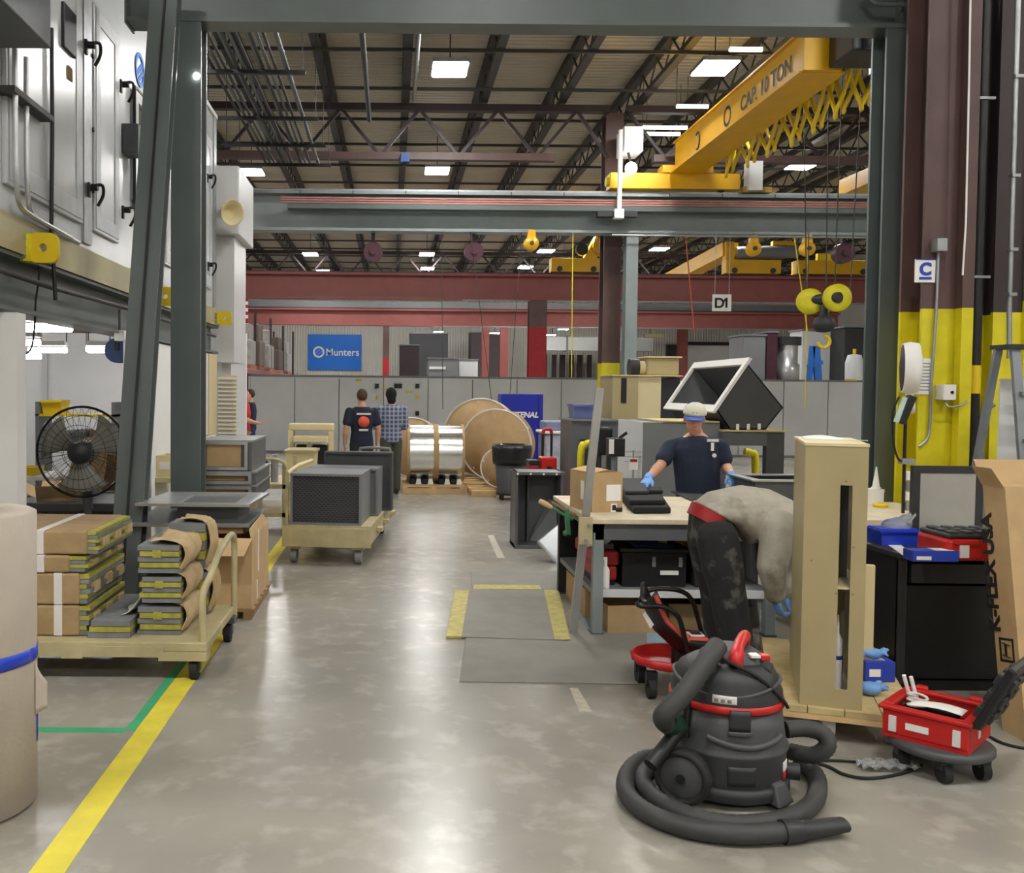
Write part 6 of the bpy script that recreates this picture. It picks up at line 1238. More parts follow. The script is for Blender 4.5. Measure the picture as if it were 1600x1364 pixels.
P('mid_shelf', MB().box(0.012, W-0.012, 0.02, dep-0.02, zmid-0.012, zmid), TANL, t); P('inner_baffle', MB().box(s0-0.03, s1+0.02, 0.3, 0.31, zmid, zs1+0.05), GREYM, t); P('inner_lining', MB().box(s0-0.02, s1+0.02, 0.35, 0.36, zs0-0.02, zmid-0.02), TANL, t)
for x, z in ((W*0.655, zs1+0.02), (W*0.8, H*0.62), (W*0.8, H*0.44), (W*0.14, H*0.56), (W*0.54, H*0.44)): P('screw', MB().cyl((x, -0.003, z), (x, 0.001, z), 0.005, n=8), CARDD, t)
t2 = T('caulk_tube', 'white caulking tube standing inside the cabinet slot', 'tube', loc=(fl.x + (ex*(W*0.63)+ey*0.12).x, fl.y + (ex*(W*0.63)+ey*0.12).y, DZ+0.012), rz=ang)
P('tube', MB().lathe([(0.024, 0), (0.024, 0.3), (0.008, 0.33), (0.006, 0.42), (0, 0.42)], (0,0,0), n=18), PAPER, t2); P('band', MB().cyl((0, 0, 0.2), (0, 0, 0.22), 0.0246, n=18), INKB, t2)
t2 = T('paper_sheet', 'white sheet of paper lying on top of the tan cabinet', 'paper', loc=(fl.x + (ex*W*0.5+ey*0.45).x, fl.y + (ex*W*0.5+ey*0.45).y, DZ+H+0.014), rz=ang)
P('sheet', MB().sheet(lambda u, v: (-0.12+0.3*u, -0.1+0.25*v, 0.004+0.012*math.sin(u*5)*v), 8, 6, 0.003), PAPER, t2)
p = fl + ex*(W+0.03) + ey*0.55; S('loose_tan_sheet', 'loose tan panel standing behind the tan cabinet', 'panel', MB().hexa([p, p+ex*0.09, p+ex*0.09+ey*0.04, p+ey*0.04], [q + Vector((0,0,0.62)) for q in (p, p+ex*0.09, p+ex*0.09+ey*0.04, p+ey*0.04)]), TANL, bevel=0.004)
# blue glove boxes and gloves on the dolly
def crumple(label, c, sx, sy, sz, seed, m=GLOVE, name='work_glove', cat='glove'):
    rnd = random.Random(seed); mb = MB()
    mb.ell(c + Vector((0, 0, sz*0.5)), (sx*0.5, sy*0.5, sz*0.5), 12, 8)
    for k in range(5):
        an = -0.6+0.45*k+rnd.uniform(-0.2, 0.2); p0 = c + Vector((math.cos(an)*sx*0.3, math.sin(an)*sy*0.3, sz*0.5)); p1 = p0 + Vector((math.cos(an)*sx*0.45, math.sin(an)*sy*0.45, rnd.uniform(-0.02, 0.03)-0.0)); p1.z = max(p1.z, c.z+0.012); mb.limb([p0, p0.lerp(p1, 0.55)+Vector((0,0,0.012)), p1], [0.014, 0.012, 0.009], 8)
    for k in range(3):
        mb.ell(c + Vector((rnd.uniform(-0.4, 0.1)*sx, rnd.uniform(-0.4, 0.4)*sy, sz*rnd.uniform(0.3, 0.8))), (sx*0.28, sy*0.2, sz*0.25), 10, 6)
    me = organic(mb, 0.006, 2); t = T(name, label, cat); P('glove_body', me, m, t)
    P('cuff', MB().lathe([(0.028, 0), (0.034, 0.03), (0.03, 0.031), (0.025, 0.002)], c + Vector((-sx*0.5, 0, sz*0.45)), (-0.9, 0.1, 0.25), 14), m, t)
c = UZ(1363, 1088, DZ); crumple('pale blue nitrile glove hanging on the dolly corner, lower one', c + Vector((0, 0.02, 0)), 0.11, 0.09, 0.07, 3)
t = T('glove_box', 'dark blue printed glove box beside the tan cabinet', 'box'); a = UZ(1352, 1066, DZ); P('box', MB().box(a.x, a.x+0.16, a.y, a.y+0.12, DZ, DZ+0.11), INKB, t, 0.004); P('print', MB().box(a.x+0.02, a.x+0.08, a.y-0.002, a.y, DZ+0.03, DZ+0.07), PAPER, t); P('opening', MB().box(a.x+0.04, a.x+0.12, a.y+0.03, a.y+0.09, DZ+0.11, DZ+0.112), PAPER, t)
crumple('pale blue nitrile glove pulled out on top of the glove box', Vector((a.x+0.06, a.y+0.05, DZ+0.112)), 0.1, 0.08, 0.06, 9)
# ---------------------------------------------------------------- black job box and things on it
JX0, JX1, JY0, JY1, JZ = 2.92, 3.62, 5.3, 5.68, 0.76
t = T('job_box', 'black job-site storage cabinet at the right', 'cabinet')
BLJ = mat('scuffed_black', '0f0f11', 0.5, 0, 0.5, 14)
P('side', MB().box(JX0, JX0+0.03, JY0, JY1, 0.02, JZ), BLJ, t, 0.006); P('side', MB().box(JX1-0.03, JX1, JY0, JY1, 0.02, JZ), BLJ, t, 0.006); P('top', MB().box(JX0-0.015, JX1+0.015, JY0-0.015, JY1+0.015, JZ, JZ+0.04), CHARD, t, 0.01); P('back', MB().box(JX0, JX1, JY1-0.03, JY1, 0.02, JZ), BLJ, t); P('bottom', MB().box(JX0, JX1, JY0, JY1, 0, 0.05), BLJ, t)
P('door', MB().box(JX0+0.04, JX1-0.04, JY0+0.03, JY0+0.05, 0.06, JZ-0.16), BLJ, t); P('header', MB().box(JX0+0.08, JX1-0.05, JY0+0.01, JY0+0.05, JZ-0.14, JZ-0.03), CHARD, t); P('stile', MB().box(JX0, JX0+0.05, JY0-0.006, JY0+0.03, 0.03, JZ), CHARD, t, 0.01)
TZ = JZ+0.04
def up(px, py): return UZ(px, py, TZ)
t = T('plastic_tray', 'bright blue plastic tray on the left of the black cabinet', 'tray'); c = up(1405, 852); P('tray', openbin(MB(), c.x-0.12, c.x+0.12, c.y-0.02, c.y+0.16, TZ, TZ+0.09, 0.008, 0.01), BLUEP, t); P('rim', openbin(MB(), c.x-0.13, c.x+0.13, c.y-0.03, c.y+0.17, TZ+0.08, TZ+0.092, 0.018), BLUEP, t)
t2 = T('plastic_bag', 'clear plastic bag bunched up in the blue tray', 'bag'); P('bag', organic(MB().ell((c.x+0.03, c.y+0.08, TZ+0.09), (0.075, 0.06, 0.07)).ell((c.x+0.07, c.y+0.07, TZ+0.13), (0.045, 0.03, 0.05)).ell((c.x-0.02, c.y+0.08, TZ+0.1), (0.05, 0.04, 0.05)), 0.008, 2), FILM, t2); P('fold', MB().sheet(lambda u, v: (c.x+0.06+0.05*u, c.y+0.02+0.1*v, TZ+0.12+0.06*u+0.012*math.sin(v*11)), 6, 8, 0.002), FILM, t2)
t = T('glove_box', 'blue and white glove box lying at the front of the black cabinet', 'box'); c = up(1455, 878); P('box', MB().box(c.x-0.1, c.x+0.15, c.y, c.y+0.1, TZ, TZ+0.06), INKB, t, 0.004); P('print', MB().box(c.x-0.08, c.x+0.0, c.y-0.002, c.y, TZ+0.01, TZ+0.03), PAPER, t); P('top_print', MB().box(c.x+0.03, c.x+0.13, c.y+0.01, c.y+0.09, TZ+0.06, TZ+0.062), PAPER, t)
t = T('tool_box', 'red tool organiser with a black ribbed lid on the black cabinet', 'tool box'); c = up(1490, 878); P('case', MB().box(c.x-0.02, c.x+0.34, c.y+0.02, c.y+0.33, TZ, TZ+0.12), REDP, t, 0.02); P('lid', MB().box(c.x-0.01, c.x+0.33, c.y+0.03, c.y+0.32, TZ+0.12, TZ+0.145), CHARD, t, 0.01)
for i in range(4):
    for j in range(3): P('lid_stud', MB().box(c.x+0.01+0.08*i, c.x+0.06+0.08*i, c.y+0.05+0.09*j, c.y+0.11+0.09*j, TZ+0.145, TZ+0.16), CHAR, t, 0.006)
P('corner_latch', MB().box(c.x+0.04, c.x+0.09, c.y+0.01, c.y+0.03, TZ+0.02, TZ+0.09), PINKP, t); P('latch_bar', MB().box(c.x+0.01, c.x+0.14, c.y+0.005, c.y+0.03, TZ+0.09, TZ+0.12), REDP, t, 0.008)
t = T('papers', 'loose white sheet at the left corner of the black cabinet', 'paper'); P('sheet', MB().hexa([up(1385, 850), up(1422, 876), up(1425, 866), up(1400, 846)], [q + Vector((0,0,0.003)) for q in (up(1385, 850), up(1422, 876), up(1425, 866), up(1400, 846))]), PAPER, t)
t = T('framed_screen', 'dark framed silver filter screen leaning behind the black cabinet', 'screen'); a = U(1432, 830, 5.85); b = U(1530, 728, 5.95)
P('frame', rframe(MB(), ((a.x+b.x)/2, 5.9, (b.z+0.3)/2), (1,0,0), (0,0,1), b.x-a.x, b.z-0.3, 0.045, 0.04), CHARD, t); P('mesh', MB().box(a.x+0.04, b.x-0.04, 5.905, 5.915, 0.34, b.z-0.04), mat('silver_mesh', 'aeaca4', 0.35, 0.3, 0.1, 5), t); P('foot', MB().box(a.x, b.x, 5.9, 5.94, 0, 0.3), CHARD, t)
# ---------------------------------------------------------------- tall flat carton at the right edge
bx = 3.13; lean = 0.22; hh = 1.24; yb = 4.5; th = 0.18
t = T('cardboard_box', 'tall flat carton printed K-FLEX USA leaning at the right edge', 'box')
P('body', MB().hexa([(bx,yb,0),(bx+0.62,yb,0),(bx+0.62,yb+th,0),(bx,yb+th,0)], [(bx,yb+lean,hh),(bx+0.62,yb+lean,hh),(bx+0.62,yb+th+lean,hh),(bx,yb+th+lean,hh)]), CARD, t)
P('flap', MB().hexa([(bx-0.002,yb+lean,hh-0.01),(bx,yb+lean,hh-0.01),(bx,yb+th+lean,hh-0.01),(bx-0.002,yb+th+lean,hh-0.01)], [(bx-0.06,yb+lean+0.02,hh+0.09),(bx-0.055,yb+lean+0.02,hh+0.09),(bx-0.055,yb+th+lean,hh+0.09),(bx-0.06,yb+th+lean,hh+0.09)]), CARD, t)
P('flap', MB().hexa([(bx,yb+lean+th,hh),(bx+0.6,yb+lean+th,hh),(bx+0.6,yb+lean+th+0.006,hh),(bx,yb+lean+th+0.006,hh)], [(bx,yb+lean+th+0.08,hh+0.12),(bx+0.6,yb+lean+th+0.08,hh+0.12),(bx+0.6,yb+lean+th+0.086,hh+0.12),(bx,yb+lean+th+0.086,hh+0.12)]), CARD, t)
upv = Vector((0, lean, hh)).normalized()
def onface(zf, yo): return Vector((bx-0.002, yb+yo, 0)) + upv*zf
lettering('K-FLEX USA', 0.115, onface(0.5, 0.13), upv, (0, 1, 0) if False else Vector((0, 1, 0)) - upv*upv.y, INK, t, bold=0.004)
lm = MB(); rframe(lm, onface(0.42, 0.09), upv, (Vector((0,1,0)) - upv*upv.y), 0.12, 0.11, 0.012, 0.002); lm.bar(onface(0.39, 0.06), onface(0.39, 0.12), 0.002, 0.02, ref=(1,0,0)); lm.bar(onface(0.45, 0.06), onface(0.45, 0.12), 0.002, 0.02, ref=(1,0,0)); lm.bar(onface(0.39, 0.09), onface(0.45, 0.09), 0.002, 0.02, ref=(1,0,0)); P('emblem', lm, INK, t)
carton('cardboard_box', 'small brown box on the floor at the right edge', (3.36, 4.32, 0), 0.42, 0.26, 0.16, 0.1, CARDD, False, tape=False)
# ---------------------------------------------------------------- step ladder
t = T('step_ladder', 'grey metal step ladder in front of the yellow column', 'ladder')
LM = mat('ladder_grey', '8a8f94', 0.4, 0.4)
a = U(1556, 750, 6.5); x0 = U(1558, 600, 6.5).x; x1 = x0+0.55; zt = U(1560, 546, 6.5).z
P('front_rail', MB().bar((x0+0.06, 6.1, 0), (x0+0.05, 6.4, zt), 0.06, 0.03, ref=(0,1,0)), LM, t); P('front_rail', MB().bar((x1, 6.1, 0), (x1-0.05, 6.4, zt), 0.06, 0.03, ref=(0,1,0)), LM, t)
P('rear_rail', MB().bar((x0, 7.0, 0), (x0, 6.5, zt), 0.05, 0.03, ref=(0,1,0)), LM, t); P('rear_rail', MB().bar((x1, 7.0, 0), (x1, 6.5, zt), 0.05, 0.03, ref=(0,1,0)), LM, t)
P('top_step', MB().box(x0-0.02, x1+0.02, 6.36, 6.56, zt, zt+0.03), CHARD, t)
for k in range(1, 6): z = zt-0.32*k; f_ = z/zt; P('step', MB().box(x0+0.05, x1-0.02, 6.1+0.3*f_-0.04, 6.1+0.3*f_+0.06, z, z+0.025), LM, t)
P('brace', MB().bar((x0+0.06, 6.3, zt*0.55), (x1, 6.3, zt*0.7), 0.03, 0.02, ref=(0,1,0)), LM, t); P('back_sheet', MB().box(x0+0.1, x1, 6.62, 6.63, zt*0.55, zt*0.9), GREYL, t)
# ---------------------------------------------------------------- red tool case with lid on round dolly
z0 = 0.15
N_ = UZ(1513, 1178, z0); Lc = UZ(1378, 1144, z0); Rc = UZ(1573, 1140, z0)
e1 = (Lc-N_); w1 = e1.length; e1.normalize(); e2 = Vector((e1.y, -e1.x, 0)); 
if e2.dot(Rc-N_) < 0: e2 = -e2
d2 = 0.36
angt = math.atan2(-e1.y, -e1.x)
t = T('round_dolly', 'black round wheeled dolly under the open red tool case', 'dolly')
dc = N_ + e1*w1*0.42 + e2*d2*0.4; dc.z = 0
P('disc', MB().lathe([(0.0, 0.09), (0.205, 0.1), (0.215, 0.11), (0.215, 0.13), (0.2, 0.14), (0.0, 0.14)], dc, n=40), CHAR, t)
for k in range(5):
    an = 2*PI*k/5+0.5; p = dc + Vector((0.165*math.cos(an), 0.165*math.sin(an), 0.045)); P('caster', MB().cyl(p + Vector((-0.018, 0, 0)), p + Vector((0.018, 0, 0)), 0.045, n=16), BLACKR, t); P('fork', MB().box(p.x-0.028, p.x+0.028, p.y-0.02, p.y+0.02, 0.06, 0.092), CHARD, t)
t = T('tool_case', 'open red tool case on the round dolly with its black lid up', 'tool box')
hb = 0.125
q = [N_, N_+e2*d2, N_+e2*d2+e1*w1, N_+e1*w1]
def off(p, a, b, z): return p + e1*a + e2*b + Vector((0,0,z))
zc = z0 - 0.01
def bxx(mb, a0, a1, b0, b1, za, zb2):
    pts = [off(N_, a0, b0, za-z0), off(N_, a0, b1, za-z0), off(N_, a1, b1, za-z0), off(N_, a1, b0, za-z0)]
    if (pts[1]-pts[0]).cross(pts[2]-pts[1]).z < 0: pts = pts[::-1]
    mb.hexa(pts, [p + Vector((0,0,zb2-za)) for p in pts]); return mb
P('base', bxx(MB(), 0, w1, 0, d2, zc, zc+0.015), REDP, t)
P('front_wall', bxx(MB(), 0, w1, 0, 0.02, zc+0.015, zc+hb), REDP, t, 0.006); P('rear_wall', bxx(MB(), 0, w1, d2-0.02, d2, zc+0.015, zc+hb), REDP, t, 0.006); P('side_wall', bxx(MB(), 0, 0.02, 0.02, d2-0.02, zc+0.015, zc+hb), REDP, t); P('side_wall', bxx(MB(), w1-0.02, w1, 0.02, d2-0.02, zc+0.015, zc+hb), REDP, t)
rimm = MB(); bxx(rimm, -0.015, w1+0.015, -0.015, 0.03, zc+hb, zc+hb+0.02); bxx(rimm, -0.015, w1+0.015, d2-0.03, d2+0.015, zc+hb, zc+hb+0.02); bxx(rimm, -0.015, 0.03, 0.03, d2-0.03, zc+hb, zc+hb+0.02); bxx(rimm, w1-0.03, w1+0.015, 0.03, d2-0.03, zc+hb, zc+hb+0.02); P('rim', rimm, REDP, t, 0.006)
P('insert', bxx(MB(), 0.03, w1-0.03, 0.03, d2-0.03, zc+0.02, zc+0.06), BLACK, t)
for a_ in (0.03, w1-0.06): P('corner_latch', bxx(MB(), a_, a_+0.03, -0.012, 0, zc+0.03, zc+0.1), PINKP, t)
P('label', bxx(MB(), w1*0.45, w1*0.72, -0.003, 0, zc+0.05, zc+0.08), PAPER, t); P('side_latch', bxx(MB(), -0.004, 0, d2*0.4, d2*0.48, zc+0.04, zc+0.09), PINKP, t)
for a_ in (0.04, w1-0.08): P('hinge_lug', bxx(MB(), a_, a_+0.05, d2-0.01, d2+0.03, zc+hb+0.0, zc+hb+0.035), REDP, t, 0.008)
# lid, hinged on the near right side wall and standing up
hinge0 = off(N_, -0.01, 0.0, hb+0.012); hinge1 = off(N_, -0.01, d2, hb+0.012); lv = (-e1*0.42 + Vector((0,0,0.9))).normalized(); lw = 0.3; nl = (hinge1-hinge0).normalized().cross(lv)
P('lid', MB().hexa([hinge0, hinge1, hinge1+nl*0.04, hinge0+nl*0.04], [hinge0+lv*lw, hinge1+lv*lw, hinge1+lv*lw+nl*0.04, hinge0+lv*lw+nl*0.04]), BLACK, t, 0.012)
for i in range(3):
    for j in range(3):
        p = hinge0 + lv*(0.05+0.085*i) + (hinge1-hinge0)*(0.14+0.27*j); P('lid_stud', MB().bar(p - nl*0.02, p + nl*0.055, 0.055, 0.055, ref=lv), CHARD, t, 0.006)
P('lid_rest', MB().box(0,0,0,0,0,0) if False else MB().bar(hinge0 + nl*0.02, hinge1 + nl*0.02, 0.03, 0.03), BLACK, t)
t = T('hand_tool', 'black handled pair of tools lying in the red case', 'tool'); p = off(N_, w1*0.3, d2*0.6, 0.09); P('handle', MB().limb([p, p+e1*0.1+e2*0.02, p+e1*0.2], [0.018, 0.02, 0.015], 10), BLACK, t); P('shank', MB().cyl(p+e1*0.2, p+e1*0.3, 0.008, n=8), GALV, t)
t = T('paper_sheet', 'white printed slip lying over the edge of the red case', 'paper'); p = off(N_, w1*0.12, 0.05, hb+0.012); P('slip', MB().sheet(lambda u, v: p + e1*(0.22*u) + e2*(0.1*v) + Vector((0,0,0.006+0.008*math.sin(u*4))), 8, 4, 0.002), PAPER, t)
t = T('coiled_strap', 'small coiled white strap in the red case corner', 'strap'); p = off(N_, w1*0.75, d2*0.55, 0.09); P('coil', MB().tube([p + Vector((0.04*math.cos(a), 0.04*math.sin(a), 0.004*a)) for a in [0.5*k for k in range(34)]], 0.007, 6), PINKP, t)
t = T('marker_pair', 'two white markers standing at the corner of the red case', 'marker')
for k in range(2): p = off(N_, w1-0.05-0.03*k, d2*0.75, 0.05); P('marker', MB().cyl(p, p + Vector((-0.05, 0.0, 0.17)), 0.009, n=10), PAPER, t)
t = T('plastic_scrap', 'crumpled clear plastic film scrap on the floor near the dolly', 'plastic'); p = G(1378, 1204); P('film', MB().sheet(lambda u, v: p + Vector((-0.1+0.26*u, -0.03+0.09*v, 0.012+0.018*abs(math.sin(u*14+v*5))+0.01*math.sin(v*9))), 18, 8, 0.001), FILM, t)
t = T('power_cord', 'black power cord trailing right from the vacuum', 'cord'); pts = [(1222, 1205), (1250, 1190), (1290, 1196), (1320, 1210), (1360, 1216), (1410, 1208), (1440, 1195)]; P('cord', MB().tube(spline([UZ(px, py, 0.008) for px, py in pts], 6), 0.007, 6), BLACKR, t)
P('loop', MB().tube(spline([UZ(px, py, 0.008) for px, py in ((1250, 1190), (1300, 1188), (1345, 1190), (1380, 1186))], 6), 0.006, 6), BLACKR, t)
t = T('power_cord', 'dark cord on the floor at the far right edge', 'cord'); P('cord', MB().tube(spline([UZ(px, py, 0.008) for px, py in ((1545, 1150), (1570, 1162), (1610, 1170), (1660, 1168))], 6), 0.007, 6), BLACKR, t)
# ---------------------------------------------------------------- wet/dry vacuum
VX, VY = 1.455, 3.97
t = T('shop_vacuum', 'grey and black wet-dry vacuum with red trim and coiled hose', 'vacuum')
vc = Vector((VX, VY, 0))
tub = P('tank', MB().lathe([(0.0, 0.06), (0.235, 0.06), (0.245, 0.075), (0.248, 0.2), (0.256, 0.212), (0.256, 0.224), (0.245, 0.235), (0.236, 0.3), (0.225, 0.385), (0.0, 0.385)], vc, n=56), CHAR, t)
P('base_skirt', MB().lathe([(0.0, 0.025), (0.25, 0.025), (0.265, 0.04), (0.262, 0.075), (0.245, 0.085), (0.0, 0.085)], vc, n=48), CHARD, t)
P('red_band', MB().lathe([(0.222, 0.384), (0.236, 0.388), (0.236, 0.415), (0.225, 0.42)], vc, n=56), REDP, t)
P('lid', MB().lathe([(0.23, 0.418), (0.228, 0.45), (0.215, 0.475), (0.212, 0.5), (0.195, 0.53), (0.15, 0.56), (0.1, 0.572), (0.0, 0.575)], vc, n=56), CHARD, t)
P('lid_ridge', MB().tube([vc + Vector((0.217*math.cos(2*PI*k/56), 0.217*math.sin(2*PI*k/56), 0.475+0.022*math.sin(2*PI*k/56*2+2.4))) for k in range(56)], 0.008, 6, closed=True), CHAR, t)
def pol(an, r, z): return vc + Vector((r*math.cos(an), r*math.sin(an), z))
FA = -PI/2-0.28   # front direction (toward camera)
def patch(an0, an1, r, z0, z1, th=0.01, n=8):
    return MB().sheet(lambda u, v: pol(an0+(an1-an0)*u, r(z0+(z1-z0)*v) if callable(r) else r, z0+(z1-z0)*v), n, 4, th)
rt = lambda z: 0.2245+(0.385-z)*0.13
P('label_plate', patch(FA-0.30, FA+0.12, 0.2315, 0.43, 0.462), PINKP, t, label='pale printed label')
for k in range(3): P('label_print', patch(FA-0.26+0.11*k, FA-0.19+0.11*k, 0.2325, 0.436, 0.45, 0.002, 3), GREYM, t)
lt = P('latch', patch(FA+0.0, FA+0.34, lambda z: 0.248, 0.325, 0.41, 0.022), CHARD, t); P('latch_grip', patch(FA-0.02, FA+0.36, lambda z: 0.256, 0.31, 0.325, 0.03), CHAR, lt)
P('front_recess', patch(FA-0.02, FA+0.45, 0.2505, 0.1, 0.18, 0.006), CHARD, t, label='dark recess panel')
P('tank_lip', MB().tube([pol(FA-0.35+1.35*k/14, 0.246, 0.29-0.03*math.sin(PI*k/14)) for k in range(15)], 0.014, 8), CHAR, t)
P('brand_plate', patch(FA+1.12, FA+1.35, 0.2508, 0.13, 0.17, 0.004), PAPER, t); P('brand_bar', patch(FA+1.12, FA+1.3, 0.2508, 0.1, 0.125, 0.004), REDP, t)
P('drain_cap', MB().cyl(pol(FA+1.55, 0.25, 0.1), pol(FA+1.55, 0.3, 0.1), 0.035, n=18), CHARD, t)
ft = pol(FA+0.95, 0.255, 0); P('front_foot', MB().hexa([pol(FA+0.72, 0.3, 0.02), pol(FA+1.12, 0.3, 0.02), pol(FA+1.12, 0.22, 0.02), pol(FA+0.72, 0.22, 0.02)], [pol(FA+0.78, 0.265, 0.1), pol(FA+1.06, 0.265, 0.1), pol(FA+1.06, 0.22, 0.11), pol(FA+0.78, 0.22, 0.11)]), CHAR, t, 0.008)
for an in (FA+0.9, FA+1.9, FA-2.4): p = pol(an, 0.2, 0.025); P('caster', MB().cyl(p + Vector((-0.014, 0, 0)), p + Vector((0.014, 0, 0)), 0.025, n=14), BLACKR, t)
# big wheels
wa = FA-0.62; wp = pol(wa, 0.285, 0.125); wdr = Vector((math.cos(FA-0.35), math.sin(FA-0.35), 0)); P('axle_arm', MB().bar(pol(wa, 0.2, 0.13), wp, 0.08, 0.1), CHARD, t)
wh = P('wheel', MB().lathe([(0.0, -0.03), (0.1, -0.03), (0.115, -0.02), (0.115, 0.02), (0.105, 0.032), (0.092, 0.032), (0.088, 0.02), (0.0, 0.02)], wp + wdr*0.035, wdr, 36), BLACKR, t)
P('wheel_disc', MB().lathe([(0.088, 0.018), (0.07, 0.026), (0.0, 0.028)], wp + wdr*0.036, wdr, 32), CHAR, wh); P('wheel_hub', MB().cyl(wp + wdr*0.06, wp + wdr*0.075, 0.018, n=14), BLACK, wh)
wa2 = FA+2.4; wp2 = pol(wa2, 0.27, 0.125); P('wheel', MB().lathe([(0, -0.03), (0.1, -0.03), (0.115, -0.02), (0.115, 0.02), (0.1, 0.03), (0, 0.03)], wp2, (math.cos(wa2), math.sin(wa2), 0), 32), BLACKR, t)
# top: motor cover, handle, switch
P('motor_cover', MB().loft([(vc + Vector((0.02, 0.0, 0.55)), (1,0,0), (0,1,0), 0.14, 0.13), (vc + Vector((0.02, 0.0, 0.585)), (1,0,0), (0,1,0), 0.13, 0.12), (vc + Vector((0.02, 0.01, 0.61)), (1,0,0), (0,1,0), 0.09, 0.085)], 28), CHAR, t)
P('handle', MB().tube(spline([vc + Vector((-0.01, -0.13, 0.57)), vc + Vector((-0.005, -0.125, 0.6)), vc + Vector((0.03, -0.06, 0.632)), vc + Vector((0.08, 0.02, 0.648)), vc + Vector((0.11, 0.08, 0.63)), vc + Vector((0.11, 0.1, 0.56))], 5), [0.03]*8+[0.024]*12+[0.022]*6, 12), REDP, t)
P('switch_panel', MB().hexa([pol(-0.75, 0.2, 0.52), pol(-0.15, 0.2, 0.52), pol(-0.15, 0.06, 0.58), pol(-0.75, 0.06, 0.58)], [pol(-0.75, 0.19, 0.548), pol(-0.15, 0.19, 0.548), pol(-0.15, 0.06, 0.606), pol(-0.75, 0.06, 0.606)]), CHARD, t, 0.006)
P('power_switch', MB().box(VX+0.11, VX+0.15, VY-0.1, VY-0.06, 0.575, 0.6), REDP, t, 0.005); P('badge', MB().box(VX+0.06, VX+0.1, VY-0.12, VY-0.07, 0.594, 0.604), PAPER, t)
P('cord_wrap', MB().tube(spline([pol(FA-0.5, 0.12, 0.6), pol(FA, 0.16, 0.585), pol(FA+0.6, 0.2, 0.535), pol(FA+1.1, 0.235, 0.44), pol(FA+1.3, 0.25, 0.39)], 5), 0.008, 6), BLACKR, t)
P('tool_caddy', MB().tube([pol(FA-0.75, 0.245, 0.26), pol(FA-0.75, 0.238, 0.42), pol(FA-0.72, 0.235, 0.5)], 0.016, 8), BLACK, t)
# hoses
def ribbed(pts, r, k=10):
    p = spline(pts, k); q = [p[0]]; acc = 0
    out = [p[0]]
    for a, b in zip(p, p[1:]):
        d = (b-a).length; m = max(1, int(d/0.011))
        for j in range(1, m+1): out.append(a.lerp(b, j/m))
    return MB().tube(out, [r if (i % 2) else r*0.93 for i in range(len(out))], 14)
def fz(l, z=0.042): return [UZ(px, py, z) for px, py in l]
HR = 0.04
P('upper_hose', ribbed([U(1122, 1008, 3.86), U(1106, 1030, 3.8), U(1075, 1075, 3.74), U(1045, 1108, 3.72), U(1036, 1122, 3.74), U(1045, 1132, 3.8), U(1062, 1133, 3.87)], HR*1.06), HOSE, t)
P('hose_cuff', MB().tube(spline([U(1042, 1128, 3.76), U(1052, 1134, 3.82), U(1064, 1133, 3.88)], 3), HR*1.12, 14), mat('dark_green_cuff', '1c3a2a', 0.5), t)
P('wand', MB().cyl(U(1062, 1138, 3.82), U(1016, 1196, 3.72), 0.03, n=14), BLACK, t)
P('floor_hose', ribbed(fz([(1062, 1192), (1015, 1184), (985, 1203), (978, 1235), (1005, 1266), (1070, 1292), (1150, 1303), (1225, 1300)]), HR), HOSE, t)
P('inner_hose', ribbed(fz([(1250, 1190), (1275, 1212), (1274, 1248), (1238, 1276), (1160, 1288), (1085, 1277), (1025, 1248), (1004, 1218), (1018, 1195)]), HR*0.95), HOSE, t)
P('side_hose', ribbed([U(1228, 1140, 4.0), U(1258, 1138, 4.0), U(1285, 1146, 3.98), U(1293, 1165, 3.96), U(1272, 1180, 3.98), U(1235, 1174, 4.05)], HR*0.95), HOSE, t)
a = UZ(1222, 1300, 0.042); b = UZ(1250, 1298, 0.042); c = UZ(1300, 1290, 0.04); d = UZ(1318, 1288, 0.04)
P('nozzle_collar', MB().cyl(a, b, HR*1.15, HR*1.05, n=18), CHARD, t)
dn = (d-b).normalized(); sd = Vector((-dn.y, dn.x, 0)); P('nozzle', MB().loft([(b, sd, (0,0,1), 0.036, 0.036), (b.lerp(d, 0.4), sd, (0,0,1), 0.04, 0.033), (d, sd, (0,0,1), 0.04, 0.026)], 18), CHARD, t)
# ---------------------------------------------------------------- roller seat behind the vacuum
SY = 5.25
sc = U(1046, 1040, SY)
t = T('roller_seat', 'black seat shell with tube arms on a red round wheeled tray', 'roller seat')
tr = MB(); R_ = 0.215; NN = 48; prof = [(0.55, 0.0), (0.95, 0.03), (1.0, 0.075), (0.93, 0.075), (0.88, 0.04), (0.5, 0.02), (0.0, 0.02)]
vs = []
for (f_, h_) in prof:
    for k in range(NN):
        an = 2*PI*k/NN; rad = R_*f_*(1+0.03*(1 if (k//2) % 2 else -1)*(1 if f_ >= 0.95 else 0)); vs.append((sc.x+rad*math.cos(an), SY+rad*math.sin(an), 0.14+h_))
tr.add(vs, [(i*NN+k, i*NN+(k+1) % NN, (i+1)*NN+(k+1) % NN, (i+1)*NN+k) for i in range(len(prof)-1) for k in range(NN)], True); tr.add(vs[:NN], [list(range(NN))[::-1]])
P('tray', tr, REDP, t)
for k in range(4):
    an = 0.75+PI/2*k; p = Vector((sc.x+0.19*math.cos(an), SY+0.19*math.sin(an), 0.055)); w_ = P('caster', MB().cyl(p + Vector((-0.02,0,0)), p + Vector((0.02,0,0)), 0.055, n=18), BLACKR, t); P('fork', MB().box(p.x-0.03, p.x+0.03, p.y-0.02, p.y+0.02, 0.07, 0.15), BLACK, w_)
P('post', MB().cyl((sc.x+0.05, SY, 0.15), (sc.x+0.05, SY, 0.27), 0.04, n=14), BLACK, t)
